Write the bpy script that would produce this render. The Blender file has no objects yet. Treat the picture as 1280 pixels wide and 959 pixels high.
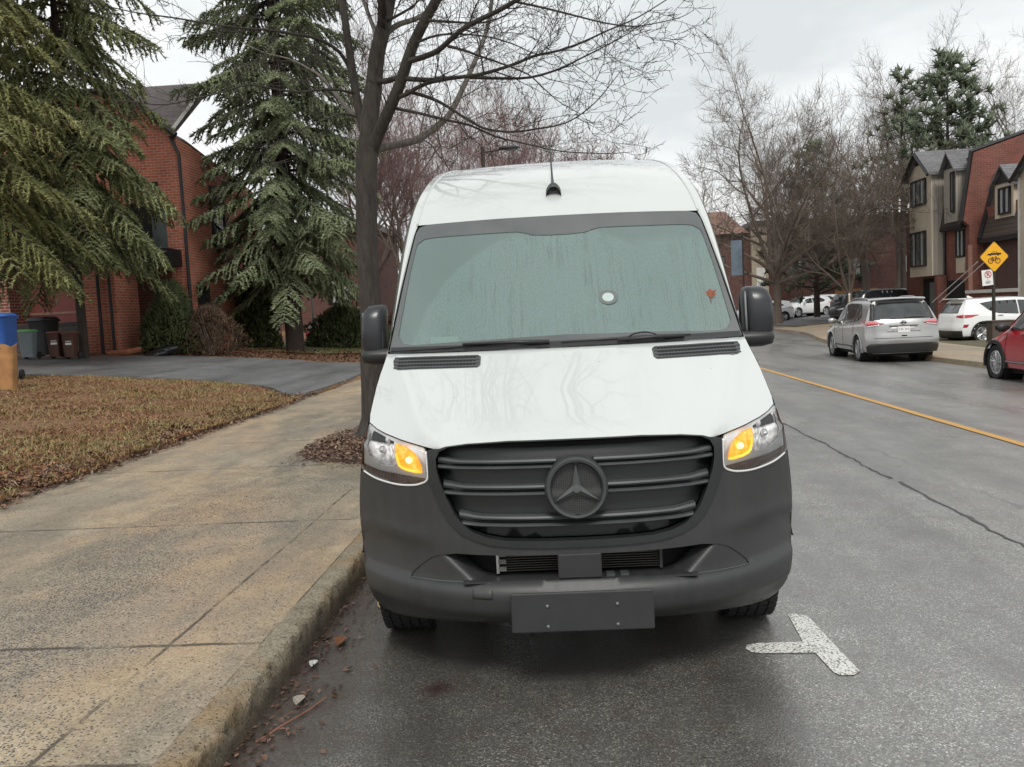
import bpy, bmesh, math, random
import numpy as np
from mathutils import Vector, Matrix, geometry
PI = math.pi
rad = math.radians
scene = bpy.context.scene
COL = scene.collection
rng = np.random.default_rng(7)
random.seed(7)

# ------------------------------------------------------------------ objects
def link(o, parent=None):
    COL.objects.link(o)
    if parent is not None:
        o.parent = parent
    return o

def tag(o, label, cat, group=None):
    o['label'] = label
    o['category'] = cat
    if group:
        o['group'] = group
    return o

def thing(name, label, cat, loc=(0, 0, 0), rz=0.0, group=None, s=1.0):
    o = bpy.data.objects.new(name, None)
    o.empty_display_size = 0.2
    o.location = loc
    o.rotation_euler = (0, 0, rz)
    o.scale = (s, s, s)
    link(o)
    return tag(o, label, cat, group)

def obj(name, me, m, parent=None, smooth=False, kind=None):
    if isinstance(me, MB):
        me = me.mesh(name)
    o = bpy.data.objects.new(name, me)
    if m is not None:
        me.materials.append(m)
    if smooth:
        me.polygons.foreach_set('use_smooth', [True] * len(me.polygons))
    link(o, parent)
    if kind:
        o['kind'] = kind
    return o

class MB:
    """collects vertices and faces of one mesh"""
    def __init__(s):
        s.v = []; s.f = []
    def add(s, vs, fs):
        b = len(s.v)
        s.v.extend([tuple(map(float, p)) for p in vs])
        s.f.extend([tuple(i + b for i in f) for f in fs])
        return s
    def box(s, c, d, rz=0.0, M=None):
        x, y, z = d[0] / 2, d[1] / 2, d[2] / 2
        P = [Vector((sx * x, sy * y, sz * z)) for sz in (-1, 1) for sy in (-1, 1) for sx in (-1, 1)]
        R = Matrix.Rotation(rz, 4, 'Z') if M is None else M
        P = [R @ p + Vector(c) for p in P]
        s.add(P, [(0, 2, 3, 1), (4, 5, 7, 6), (0, 1, 5, 4), (2, 6, 7, 3), (0, 4, 6, 2), (1, 3, 7, 5)])
        return s
    def box2(s, a, b):
        return s.box([(a[i] + b[i]) / 2 for i in range(3)], [abs(b[i] - a[i]) for i in range(3)])
    def tube(s, pts, rs, n=8, caps=True):
        pts = [Vector(p) for p in pts]
        if not hasattr(rs, '__len__'):
            rs = [rs] * len(pts)
        prev = None; rings = []
        for i, p in enumerate(pts):
            a = pts[min(i + 1, len(pts) - 1)] - pts[max(i - 1, 0)]
            if a.length < 1e-9: a = Vector((0, 0, 1))
            a.normalize()
            if prev is None:
                u = a.cross(Vector((0, 0, 1)) if abs(a.z) < .9 else Vector((1, 0, 0))).normalized()
            else:
                u = prev - a * prev.dot(a)
                if u.length < 1e-6: u = a.orthogonal()
                u.normalize()
            prev = u; w = a.cross(u)
            rings.append([p + (u * math.cos(2 * PI * k / n) + w * math.sin(2 * PI * k / n)) * rs[i] for k in range(n)])
        b = [q for r in rings for q in r]
        f = []
        for i in range(len(pts) - 1):
            for k in range(n):
                k2 = (k + 1) % n
                f.append((i * n + k, i * n + k2, (i + 1) * n + k2, (i + 1) * n + k))
        if caps:
            f.append(tuple(range(n - 1, -1, -1))); f.append(tuple((len(pts) - 1) * n + k for k in range(n)))
        s.add(b, f); return s
    def lathe(s, prof, n=24, M=None, caps=False):
        """prof: (r, h) list spun round local z, then transformed by M"""
        M = M or Matrix.Identity(4)
        vs = []
        for r, h in prof:
            for k in range(n):
                a = 2 * PI * k / n
                vs.append(M @ Vector((r * math.cos(a), r * math.sin(a), h)))
        f = []
        for i in range(len(prof) - 1):
            for k in range(n):
                k2 = (k + 1) % n
                f.append((i * n + k, i * n + k2, (i + 1) * n + k2, (i + 1) * n + k))
        if caps and prof[0][0] > 1e-6: f.append(tuple(range(n - 1, -1, -1)))
        if caps and prof[-1][0] > 1e-6: f.append(tuple((len(prof) - 1) * n + k for k in range(n)))
        s.add(vs, f); return s
    def prism(s, poly, d0, d1, M=None):
        """polygon in local xy extruded from z=d0 to z=d1"""
        M = M or Matrix.Identity(4)
        n = len(poly)
        vs = [M @ Vector((p[0], p[1], d0)) for p in poly] + [M @ Vector((p[0], p[1], d1)) for p in poly]
        f = [(k, (k + 1) % n, n + (k + 1) % n, n + k) for k in range(n)]
        tri = geometry.tessellate_polygon([[Vector((p[0], p[1], 0)) for p in poly]])
        for t in tri:
            f.append(tuple(reversed(t))); f.append(tuple(n + i for i in t))
        s.add(vs, f); return s
    def grid(s, G, close_u=False):
        nu = len(G); nv = len(G[0])
        vs = [p for r in G for p in r]
        f = []
        for i in range(nu - 1):
            for j in range(nv - 1):
                f.append((i * nv + j, (i + 1) * nv + j, (i + 1) * nv + j + 1, i * nv + j + 1))
        s.add(vs, f); return s
    def mesh(s, name, weld=0, fix=True):
        me = bpy.data.meshes.new(name)
        me.from_pydata(s.v, [], s.f)
        if weld or fix:
            bm = bmesh.new(); bm.from_mesh(me)
            if weld: bmesh.ops.remove_doubles(bm, verts=bm.verts, dist=weld)
            if fix: bmesh.ops.recalc_face_normals(bm, faces=bm.faces)
            bm.to_mesh(me); bm.free()
        me.update()
        return me

def np_mesh(name, V, Fc, k):
    """fast mesh: V (n,3) vertices, Fc (m,k) faces"""
    me = bpy.data.meshes.new(name)
    V = np.asarray(V, np.float32); Fc = np.asarray(Fc, np.int32)
    me.vertices.add(len(V)); me.vertices.foreach_set('co', V.ravel())
    me.loops.add(Fc.size); me.loops.foreach_set('vertex_index', Fc.ravel())
    me.polygons.add(len(Fc))
    me.polygons.foreach_set('loop_start', np.arange(0, Fc.size, k, dtype=np.int32))
    me.polygons.foreach_set('loop_total', np.full(len(Fc), k, np.int32))
    me.update(calc_edges=True)
    me.validate()
    return me

def pch(xs, ys):
    xs = np.array(xs, float); ys = np.array(ys, float); h = np.diff(xs); d = np.diff(ys) / h
    m = np.zeros(len(xs)); m[0] = d[0]; m[-1] = d[-1]
    for i in range(1, len(xs) - 1):
        if d[i - 1] * d[i] > 0:
            w1 = 2 * h[i] + h[i - 1]; w2 = h[i] + 2 * h[i - 1]
            m[i] = (w1 + w2) / (w1 / d[i - 1] + w2 / d[i])
    def f(x):
        x = np.clip(x, xs[0], xs[-1]); i = np.clip(np.searchsorted(xs, x, side='right') - 1, 0, len(xs) - 2)
        t = (x - xs[i]) / h[i]
        return (1 + 2 * t) * (1 - t) ** 2 * ys[i] + t * (1 - t) ** 2 * h[i] * m[i] + t * t * (3 - 2 * t) * ys[i + 1] + t * t * (t - 1) * h[i] * m[i + 1]
    return f

def catmull(pts, n=6, closed=False):
    P = [np.array(p, float) for p in pts]; out = []; N = len(P)
    rng_ = range(N if closed else N - 1)
    for i in rng_:
        if closed:
            a, b, c, d = P[(i - 1) % N], P[i], P[(i + 1) % N], P[(i + 2) % N]
        else:
            a, b, c, d = P[max(i - 1, 0)], P[i], P[i + 1], P[min(i + 2, N - 1)]
        for k in range(n):
            t = k / n
            out.append(0.5 * ((2 * b) + (c - a) * t + (2 * a - 5 * b + 4 * c - d) * t * t + (3 * b - a - 3 * c + d) * t ** 3))
    if not closed: out.append(P[-1])
    return out

def inside(poly, x, y):
    c = False; n = len(poly); j = n - 1
    for i in range(n):
        xi, yi = poly[i][0], poly[i][1]; xj, yj = poly[j][0], poly[j][1]
        if (yi > y) != (yj > y) and x < (xj - xi) * (y - yi) / (yj - yi) + xi: c = not c
        j = i
    return c

def subdivide_poly(p, step):
    out = []
    for i in range(len(p)):
        a = np.array(p[i][:2], float); b = np.array(p[(i + 1) % len(p)][:2], float)
        k = max(1, int(math.ceil(np.linalg.norm(b - a) / step)))
        for q in range(k): out.append(tuple(a + (b - a) * q / k))
    return out

def cdt_panel(outer, holes=(), step=.04, lift=None, rim=0.0, rimdir=(0, 1, 0), rim_holes=True):
    """curved sheet-metal panel: polygon (with holes) in 2D, meshed and lifted into 3D, edges turned in by rim"""
    loops = [subdivide_poly(outer, step)] + [subdivide_poly(h, step) for h in holes]
    vs = []; ed = []
    for L in loops:
        b = len(vs); vs += [Vector((float(p[0]), float(p[1]))) for p in L]
        ed += [(b + i, b + (i + 1) % len(L)) for i in range(len(L))]
    nb = len(vs)
    xs = [p[0] for p in loops[0]]; ys = [p[1] for p in loops[0]]
    lp = [np.array(L, float) for L in loops]; allp = np.concatenate(lp)
    for gx in np.arange(min(xs) + step * .5, max(xs), step):
        for gy in np.arange(min(ys) + step * .5, max(ys), step):
            if not inside(loops[0], gx, gy): continue
            if any(inside(h, gx, gy) for h in loops[1:]): continue
            if np.min((allp[:, 0] - gx) ** 2 + (allp[:, 1] - gy) ** 2) < (step * .45) ** 2: continue
            vs.append(Vector((float(gx), float(gy))))
    V, Ed, Fc, *_ = geometry.delaunay_2d_cdt(vs, ed, [], 0, 1e-6)
    mb = MB(); P = [Vector(lift(v.x, v.y)) for v in V]
    fs = []
    for f in Fc:
        cx = sum(V[i].x for i in f) / len(f); cy = sum(V[i].y for i in f) / len(f)
        if inside(loops[0], cx, cy) and not any(inside(h, cx, cy) for h in loops[1:]):
            fs.append(tuple(f))
    mb.add(P, fs)
    if rim:
        cnt = {}
        for f in fs:
            for i in range(len(f)):
                e = (f[i], f[(i + 1) % len(f)]); k = tuple(sorted(e))
                cnt.setdefault(k, []).append(e)
        off = Vector(rimdir) * rim
        mp = {}
        for k, l in cnt.items():
            if len(l) == 1:
                a, b = l[0]
                for q in (a, b):
                    if q not in mp:
                        mp[q] = len(mb.v); mb.v.append(tuple(P[q] + off))
                mb.f.append((b, a, mp[a], mp[b]))
    return mb

def mirror_poly(p):
    return [(-q[0], q[1]) for q in reversed(p)]

def shade_auto(o, ang=35):
    me = o.data
    me.polygons.foreach_set('use_smooth', [True] * len(me.polygons))
    bm = bmesh.new(); bm.from_mesh(me)
    bmesh.ops.remove_doubles(bm, verts=bm.verts, dist=1e-5)
    for e in bm.edges:
        if len(e.link_faces) == 2:
            e.smooth = e.calc_face_angle(0) < rad(ang)
    bm.to_mesh(me); bm.free()
    return o

def bevel(o, w=.01, seg=2, ang=35):
    md = o.modifiers.new('bevel', 'BEVEL'); md.width = w; md.segments = seg
    md.limit_method = 'ANGLE'; md.angle_limit = rad(ang)
    return o

# ------------------------------------------------------------------ materials
class NT:
    def __init__(s, name):
        s.m = bpy.data.materials.new(name); s.m.use_nodes = True
        s.t = s.m.node_tree; s.b = s.t.nodes['Principled BSDF']; s.out = s.t.nodes['Material Output']
    def n(s, ty, **kw):
        nd = s.t.nodes.new(ty)
        for k, v in kw.items(): setattr(nd, k, v)
        return nd
    def set(s, sock, v):
        if isinstance(v, bpy.types.NodeSocket): s.t.links.new(v, sock)
        else:
            if hasattr(sock.default_value, '__len__') and hasattr(v, '__len__') and len(v) == 3 and len(sock.default_value) == 4: v = (*v, 1)
            sock.default_value = v
    def math(s, op, a, b=0.0, c=None, clamp=False):
        nd = s.n('ShaderNodeMath', operation=op); nd.use_clamp = clamp
        s.set(nd.inputs[0], a); s.set(nd.inputs[1], b)
        if c is not None: s.set(nd.inputs[2], c)
        return nd.outputs[0]
    def coord(s, w='Object'):
        return s.n('ShaderNodeTexCoord').outputs[w]
    def pos(s):
        return s.n('ShaderNodeNewGeometry').outputs['Position']
    def xyz(s, v):
        nd = s.n('ShaderNodeSeparateXYZ'); s.set(nd.inputs[0], v); return nd.outputs
    def comb(s, x, y, z):
        nd = s.n('ShaderNodeCombineXYZ')
        for i, q in enumerate((x, y, z)): s.set(nd.inputs[i], q)
        return nd.outputs[0]
    def mapv(s, v, scale=(1, 1, 1), loc=(0, 0, 0), rot=(0, 0, 0)):
        nd = s.n('ShaderNodeMapping'); s.set(nd.inputs['Vector'], v)
        nd.inputs['Scale'].default_value = scale; nd.inputs['Location'].default_value = loc; nd.inputs['Rotation'].default_value = rot
        return nd.outputs[0]
    def noise(s, v, scale=5, detail=4, rough=.55, dist=0.0, out='Fac'):
        nd = s.n('ShaderNodeTexNoise'); s.set(nd.inputs['Vector'], v)
        nd.inputs['Scale'].default_value = scale; nd.inputs['Detail'].default_value = detail
        nd.inputs['Roughness'].default_value = rough; nd.inputs['Distortion'].default_value = dist
        return nd.outputs[out]
    def voro(s, v, scale=5, feature='F1', out='Distance', rnd=1.0):
        nd = s.n('ShaderNodeTexVoronoi', feature=feature); s.set(nd.inputs['Vector'], v)
        nd.inputs['Scale'].default_value = scale; nd.inputs['Randomness'].default_value = rnd
        return nd.outputs[out]
    def ramp(s, fac, stops):
        nd = s.n('ShaderNodeValToRGB'); s.set(nd.inputs[0], fac); cr = nd.color_ramp
        while len(cr.elements) < len(stops): cr.elements.new(.5)
        for e, (p, c) in zip(cr.elements, stops):
            e.position = p
            e.color = (c, c, c, 1) if not hasattr(c, '__len__') else (*c, 1)
        return nd.outputs[0]
    def mix(s, f, a, b, mode='MIX'):
        nd = s.n('ShaderNodeMix', data_type='RGBA', blend_type=mode)
        s.set(nd.inputs[0], f); s.set(nd.inputs[6], a); s.set(nd.inputs[7], b)
        return nd.outputs[2]
    def bump(s, h, strength=.3, dist=.01, normal=None):
        nd = s.n('ShaderNodeBump'); nd.inputs['Strength'].default_value = strength; nd.inputs['Distance'].default_value = dist
        s.set(nd.inputs['Height'], h)
        if normal is not None: s.set(nd.inputs['Normal'], normal)
        return nd.outputs[0]
    def P(s, **kw):
        for k, v in kw.items():
            s.set(s.b.inputs[k.replace('_', ' ')], v)
        return s

def simple(name, col, rough=.5, metal=0.0, coat=0.0, var=.15, scale=8, bump=0.0, bscale=60, spec=.5):
    M = NT(name); c = M.coord()
    n = M.noise(c, scale, 5, .6)
    lo = tuple(q * (1 - var) for q in col); hi = tuple(min(1, q * (1 + var)) for q in col)
    M.P(Base_Color=M.ramp(n, [(.3, lo), (.7, hi)]), Roughness=M.math('MULTIPLY_ADD', n, .12, rough - .06), Metallic=metal,
        Coat_Weight=coat, Specular_IOR_Level=spec)
    if bump: M.P(Normal=M.bump(M.noise(c, bscale, 3, .6), bump, .004))
    return M.m
# ------------------------------------------------------------------ material library
def m_asphalt(name, lo, hi, wetlo=.22, wethi=.6, dirt=True):
    M = NT(name); p = M.pos()
    grain = M.voro(p, 170, 'F1', 'Color'); g = M.xyz(grain)[0]
    big = M.noise(M.mapv(p, (.9, .12, 1)), 1.6, 5, .6)
    mid = M.noise(p, 2.2, 5, .6)
    c = M.ramp(g, [(0, tuple(q * .8 for q in lo)), (.55, lo), (.9, hi), (1, tuple(min(1, q * 1.9) for q in hi))])
    c = M.mix(M.ramp(mid, [(.35, .6), (.65, 0)]), c, tuple(q * .75 for q in lo))
    pits = M.math('MULTIPLY', M.math('LESS_THAN', M.xyz(M.voro(p, 62, 'F1', 'Color'))[1], M.ramp(M.noise(p, 1.1, 4, .6), [(.35, .02), (.7, .22)])), M.ramp(M.voro(p, 62, 'F1'), [(.22, 1), (.40, 0)]))
    c = M.mix(M.math('MULTIPLY', pits, .8), c, tuple(q * .28 for q in lo))
    # cracks with tar and water in them
    w = M.n('ShaderNodeVectorMath', operation='ADD'); M.set(w.inputs[0], p); M.set(w.inputs[1], M.comb(M.math('MULTIPLY', M.noise(p, .7, 5, .6), 1.2), M.math('MULTIPLY', M.noise(p, .45, 4, .6), 2.0), 0))
    cr = M.voro(M.mapv(w.outputs[0], (.22, .06, 1)), 1.0, 'DISTANCE_TO_EDGE')
    crm = M.math('MULTIPLY', M.ramp(cr, [(.0, 1), (.004, .9), (.010, 0)]), M.ramp(M.noise(p, .35, 3, .5), [(.52, 0), (.62, .6)]))
    crm = M.math('MULTIPLY', crm, M.ramp(M.xyz(p)[1], [(.0, 0), (1.0, 0)]) if False else M.math('GREATER_THAN', M.xyz(p)[1], 6.5))
    c = M.mix(M.math('MULTIPLY', crm, .8), c, (.012, .012, .012))
    streak = M.ramp(big, [(.44, 0), (.62, 1)])
    c = M.mix(M.math('MULTIPLY', streak, .42), c, tuple(q * .42 for q in lo))
    if dirt:
        x, y, z = M.xyz(p)
        gut = M.math('SMOOTH_MIN', 1.0, M.math('MULTIPLY', M.math('ADD', x, 1.32), 2.0), .1)
        e = M.math('SUBTRACT', 1.0, M.math('ADD', gut, M.math('MULTIPLY', M.math('SUBTRACT', M.noise(p, 5, 5, .7), .5), 1.6)), clamp=True)
        dc = M.ramp(M.noise(p, 38, 4, .7), [(.3, (.028, .017, .012)), (.55, (.085, .05, .036)), (.75, (.17, .12, .085))])
        c = M.mix(M.math('MULTIPLY', e, .85), c, dc)
        lane = M.ramp(M.math('ADD', M.math('MULTIPLY', x, .5), M.math('MULTIPLY', M.math('SUBTRACT', M.noise(p, 1.3, 5, .65), .5), .5)), [(.30, 1), (.56, 0)])  # damp, dirty parking lane; its colour also holds painted shade before the van
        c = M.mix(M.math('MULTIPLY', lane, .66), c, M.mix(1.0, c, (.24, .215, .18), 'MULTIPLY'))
        # oil and water stain where cars stand
        d = M.n('ShaderNodeVectorMath', operation='DISTANCE'); M.set(d.inputs[0], p); d.inputs[1].default_value = (-.62, 3.75, 0)
        st = M.ramp(M.math('ADD', d.outputs['Value'], M.math('MULTIPLY', M.noise(p, 12, 3), .12)), [(.07, 1), (.17, 0)])
        c = M.mix(M.math('MULTIPLY', st, .8), c, (.03, .012, .008))
    wet = M.noise(M.mapv(p, (1, .25, 1)), .9, 4, .55)
    r = M.ramp(wet, [(.35, wetlo), (.62, wethi)])
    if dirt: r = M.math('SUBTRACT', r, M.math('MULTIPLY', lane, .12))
    h = M.math('ADD', M.voro(p, 105, 'F1'), M.math('MULTIPLY', M.noise(p, 45, 3, .6), .6))
    h = M.math('SUBTRACT', h, M.math('MULTIPLY', crm, 1.5))
    M.P(Base_Color=c, Roughness=r, Specular_IOR_Level=.6, Coat_Weight=.5 if dirt else 0.0, Coat_Roughness=.28, Normal=M.bump(h, .38, .005))
    return M.m

def line_mask(M, coord, pos, w, wob):
    d = M.math('ABSOLUTE', M.math('ADD', M.math('SUBTRACT', coord, pos), wob))
    return M.ramp(M.math('DIVIDE', d, w), [(.35, 1), (1.0, 0)])

def m_concrete(name, joints=True):
    M = NT(name); p = M.pos(); x, y, z = M.xyz(p)
    n1 = M.noise(p, .55, 5, .6); n2 = M.noise(p, 3.5, 6, .65); n3 = M.noise(p, 45, 4, .7)
    c = M.ramp(n2, [(.28, (.165, .112, .060)), (.5, (.31, .23, .13)), (.72, (.46, .37, .245))])
    rust = M.math('MULTIPLY', M.ramp(n1, [(.46, 0), (.60, 1)]), M.ramp(n2, [(.3, .2), (.7, 1)]))
    c = M.mix(M.math('MULTIPLY', rust, .85), c, (.37, .205, .08))
    grey = M.ramp(M.noise(M.mapv(p, (1, .5, 1), (7, 3, 0)), .8, 5, .6), [(.48, 0), (.6, 1)])
    c = M.mix(M.math('MULTIPLY', grey, .55), c, (.16, .142, .12))
    blot = M.ramp(M.noise(M.mapv(p, (1.6, .5, 1), (3, 9, 0)), 1.3, 6, .7), [(.52, 0), (.68, 1)])
    c = M.mix(M.math('MULTIPLY', blot, .75), c, (.095, .08, .065))
    damp = M.math('MULTIPLY', M.ramp(M.noise(M.mapv(p, (1.2, .45, 1), (1, 5, 0)), 1.1, 6, .65), [(.47, 0), (.57, 1)]), 1.0 if joints else .3)
    c = M.mix(M.math('MULTIPLY', damp, .34), c, (.115, .11, .115))
    # fine aggregate
    g = M.xyz(M.voro(p, 120, 'F1', 'Color'))[0]
    c = M.mix(.38, c, M.ramp(g, [(0, (.11, .10, .09)), (.5, (.30, .27, .21)), (.95, (.44, .40, .33)), (1, (.58, .55, .5))]))
    # dark bluish grit of winter gravel lying in a band along the walk
    band = M.math('SUBTRACT', 1.0, M.math('ABSOLUTE', M.math('DIVIDE', M.math('ADD', M.math('ADD', x, 2.75), M.math('MULTIPLY', M.math('SUBTRACT', n1, .5), 2.2)), .85)), clamp=True)
    dens = M.math('MULTIPLY_ADD', M.math('MULTIPLY', band, M.ramp(M.noise(p, 1.7, 4, .6), [(.35, .25), (.65, 1)])), 1.5, .12)
    dots = M.math('LESS_THAN', M.xyz(M.voro(p, 80, 'F1', 'Color'))[1], dens)
    dd = M.ramp(M.voro(p, 80, 'F1'), [(.34, 1), (.48, 0)])
    dots = M.math('MULTIPLY', dots, dd)
    c = M.mix(M.math('MULTIPLY', dots, .9), c, (.042, .040, .048))
    h = M.math('ADD', M.math('MULTIPLY', n3, .5), M.math('MULTIPLY', dots, .5))
    if joints:
        wob = M.math('MULTIPLY', M.math('SUBTRACT', M.noise(p, 1.4, 5, .7), .5), .06)
        J = None
        for k in JX:
            l = line_mask(M, x, k, .013, wob); J = l if J is None else M.math('MAXIMUM', J, l)
        J = M.math('MULTIPLY', J, M.math('LESS_THAN', y, 7.6))
        for k in JY:
            J = M.math('MAXIMUM', J, line_mask(M, y, k, .022, wob))
        J = M.math('MULTIPLY', J, M.ramp(M.noise(p, 3.3, 5, .7), [(.40, .12), (.56, 1)]))
        c = M.mix(M.math('MULTIPLY', J, .85), c, (.04, .033, .026))
        h = M.math('SUBTRACT', h, M.math('MULTIPLY', J, 2.5))
    M.P(Base_Color=c, Roughness=M.math('SUBTRACT', M.ramp(n1, [(.3, .5), (.7, .75)]), M.math('MULTIPLY', damp, .22)), Normal=M.bump(h, .6, .008))
    return M.m

def m_soil(name, cols, green=0.0):
    M = NT(name); p = M.pos()
    n = M.noise(p, 14, 7, .75); n2 = M.noise(p, .9, 5, .6)
    c = M.ramp(n, [(.28, cols[0]), (.5, cols[1]), (.74, cols[2])])
    if green: c = M.mix(M.math('MULTIPLY', M.ramp(n2, [(.45, 0), (.62, 1)]), green), c, M.ramp(n, [(.3, (.045, .05, .016)), (.7, (.15, .15, .055))]))
    M.P(Base_Color=c, Roughness=.9, Normal=M.bump(M.noise(p, 40, 5, .7), .9, .02))
    return M.m

def m_brick(name, c1, c2, mortar, s=1.0, var=.25):
    M = NT(name); x, y, z = M.xyz(M.coord())
    v = M.comb(M.math('ADD', x, y), z, 0)
    b = M.n('ShaderNodeTexBrick'); M.set(b.inputs['Vector'], v)
    b.inputs['Color1'].default_value = (*c1, 1); b.inputs['Color2'].default_value = (*c2, 1); b.inputs['Mortar'].default_value = (*mortar, 1)
    b.inputs['Scale'].default_value = 1.0; b.inputs['Mortar Size'].default_value = .009 * s; b.inputs['Mortar Smooth'].default_value = .2
    b.inputs['Bias'].default_value = -.1
    b.inputs['Brick Width'].default_value = .22 * s; b.inputs['Row Height'].default_value = .075 * s
    n = M.noise(v, 1.1, 5, .65)
    c = M.mix(1.0, b.outputs['Color'], M.ramp(n, [(.3, 1 - var), (.7, 1 + var * .4)]), 'MULTIPLY')
    wht = M.ramp(M.noise(v, .45, 5, .7), [(.66, 0), (.8, .35)])
    c = M.mix(wht, c, (.42, .33, .28))
    M.P(Base_Color=c, Roughness=.85, Normal=M.bump(M.math('SUBTRACT', M.noise(v, 30, 3), M.math('MULTIPLY', b.outputs['Fac'], 1.5)), .5, .012))
    return M.m

def m_boards(name, col, pitch=.14, axis='z', var=.2, gap=.08):
    M = NT(name); x, y, z = M.xyz(M.coord())
    a = z if axis == 'z' else M.math('ADD', x, y)
    o = M.math('ADD', x, y) if axis == 'z' else z
    q = M.math('DIVIDE', a, pitch); fr = M.math('FRACT', q); fl = M.math('FLOOR', q)
    v = M.comb(M.math('MULTIPLY', fl, 13.7), M.math('MULTIPLY', o, .6), M.math('MULTIPLY', a, 9))
    n = M.noise(v, 3, 5, .6)
    c = M.ramp(n, [(.3, tuple(k * (1 - var) for k in col)), (.7, tuple(min(1, k * (1 + var)) for k in col))])
    g = M.math('LESS_THAN', fr, gap)
    c = M.mix(g, c, tuple(k * .25 for k in col))
    M.P(Base_Color=c, Roughness=.75, Normal=M.bump(M.math('SUBTRACT', M.math('MULTIPLY', n, .3), g), .5, .012))
    return M.m

def m_shingle(name, col):
    M = NT(name); x, y, z = M.xyz(M.coord())
    v = M.comb(M.math('ADD', x, M.math('MULTIPLY', y, .35)), M.math('ADD', z, M.math('MULTIPLY', y, .5)), 0)
    b = M.n('ShaderNodeTexBrick'); M.set(b.inputs['Vector'], v)
    b.inputs['Color1'].default_value = (*[k * 1.25 for k in col], 1); b.inputs['Color2'].default_value = (*[k * .75 for k in col], 1); b.inputs['Mortar'].default_value = (*[k * .45 for k in col], 1)
    b.inputs['Scale'].default_value = 1; b.inputs['Mortar Size'].default_value = .018; b.inputs['Brick Width'].default_value = .5; b.inputs['Row Height'].default_value = .19
    c = M.mix(.4, b.outputs['Color'], M.ramp(M.noise(v, 9, 5, .7), [(.3, tuple(k * .6 for k in col)), (.7, tuple(k * 1.5 for k in col))]))
    M.P(Base_Color=c, Roughness=.9)
    return M.m

def m_bark(name, lo, hi, green=.25):
    M = NT(name); p = M.coord()
    n = M.noise(M.mapv(p, (1, 1, .22)), 22, 6, .7, .4); n2 = M.noise(p, 2.5, 4, .6)
    c = M.ramp(n, [(.3, lo), (.72, hi)])
    c = M.mix(M.math('MULTIPLY', M.ramp(n2, [(.5, 0), (.68, 1)]), green), c, (.075, .075, .045))
    M.P(Base_Color=c, Roughness=.85, Normal=M.bump(n, .8, .02))
    return M.m

def m_leaf(name, cols, trans=.15, rough=.6, nscale=.5):
    M = NT(name)
    g = M.n('ShaderNodeNewGeometry')
    r = g.outputs['Random Per Island']
    n = M.noise(g.outputs['Position'], nscale, 4, .6)
    f = M.math('ADD', M.math('MULTIPLY', r, .5), M.math('MULTIPLY', M.ramp(n, [(.3, 0), (.7, 1)]), .5))
    k = len(cols)
    M.P(Base_Color=M.ramp(f, [(i / (k - 1) * .9 + .05, c) for i, c in enumerate(cols)]), Roughness=rough, Specular_IOR_Level=.3)
    return M.m

def m_glass_dark(name, tint=(.02, .024, .026), rough=.04, var=.5):
    M = NT(name); c = M.coord()
    n = M.noise(c, 1.3, 4, .5)
    M.P(Base_Color=M.ramp(n, [(.3, tuple(k * (1 - var) for k in tint)), (.7, tuple(k * (1 + var) for k in tint))]), Roughness=rough, Specular_IOR_Level=.7, Coat_Weight=.6, Coat_Roughness=.02)
    return M.m

def m_paint(name, col, rough=.28, metal=0.0, flake=0.0, dirt=.12):
    M = NT(name); c = M.coord()
    n = M.noise(c, 2.3, 6, .65); z = M.xyz(c)[2]
    k = M.mix(M.math('MULTIPLY', M.ramp(n, [(.45, 0), (.75, 1)]), dirt), col, (.28, .26, .23))
    low = M.math('MULTIPLY', M.ramp(M.math('ADD', z, M.math('MULTIPLY', n, .3)), [(.42, 1), (.75, 0)]), dirt * 2.2)
    k = M.mix(low, k, (.15, .14, .125))
    M.P(Base_Color=k, Roughness=M.math('MULTIPLY_ADD', n, .15, rough - .07), Metallic=metal, Coat_Weight=.8, Coat_Roughness=.04)
    return M.m

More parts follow.
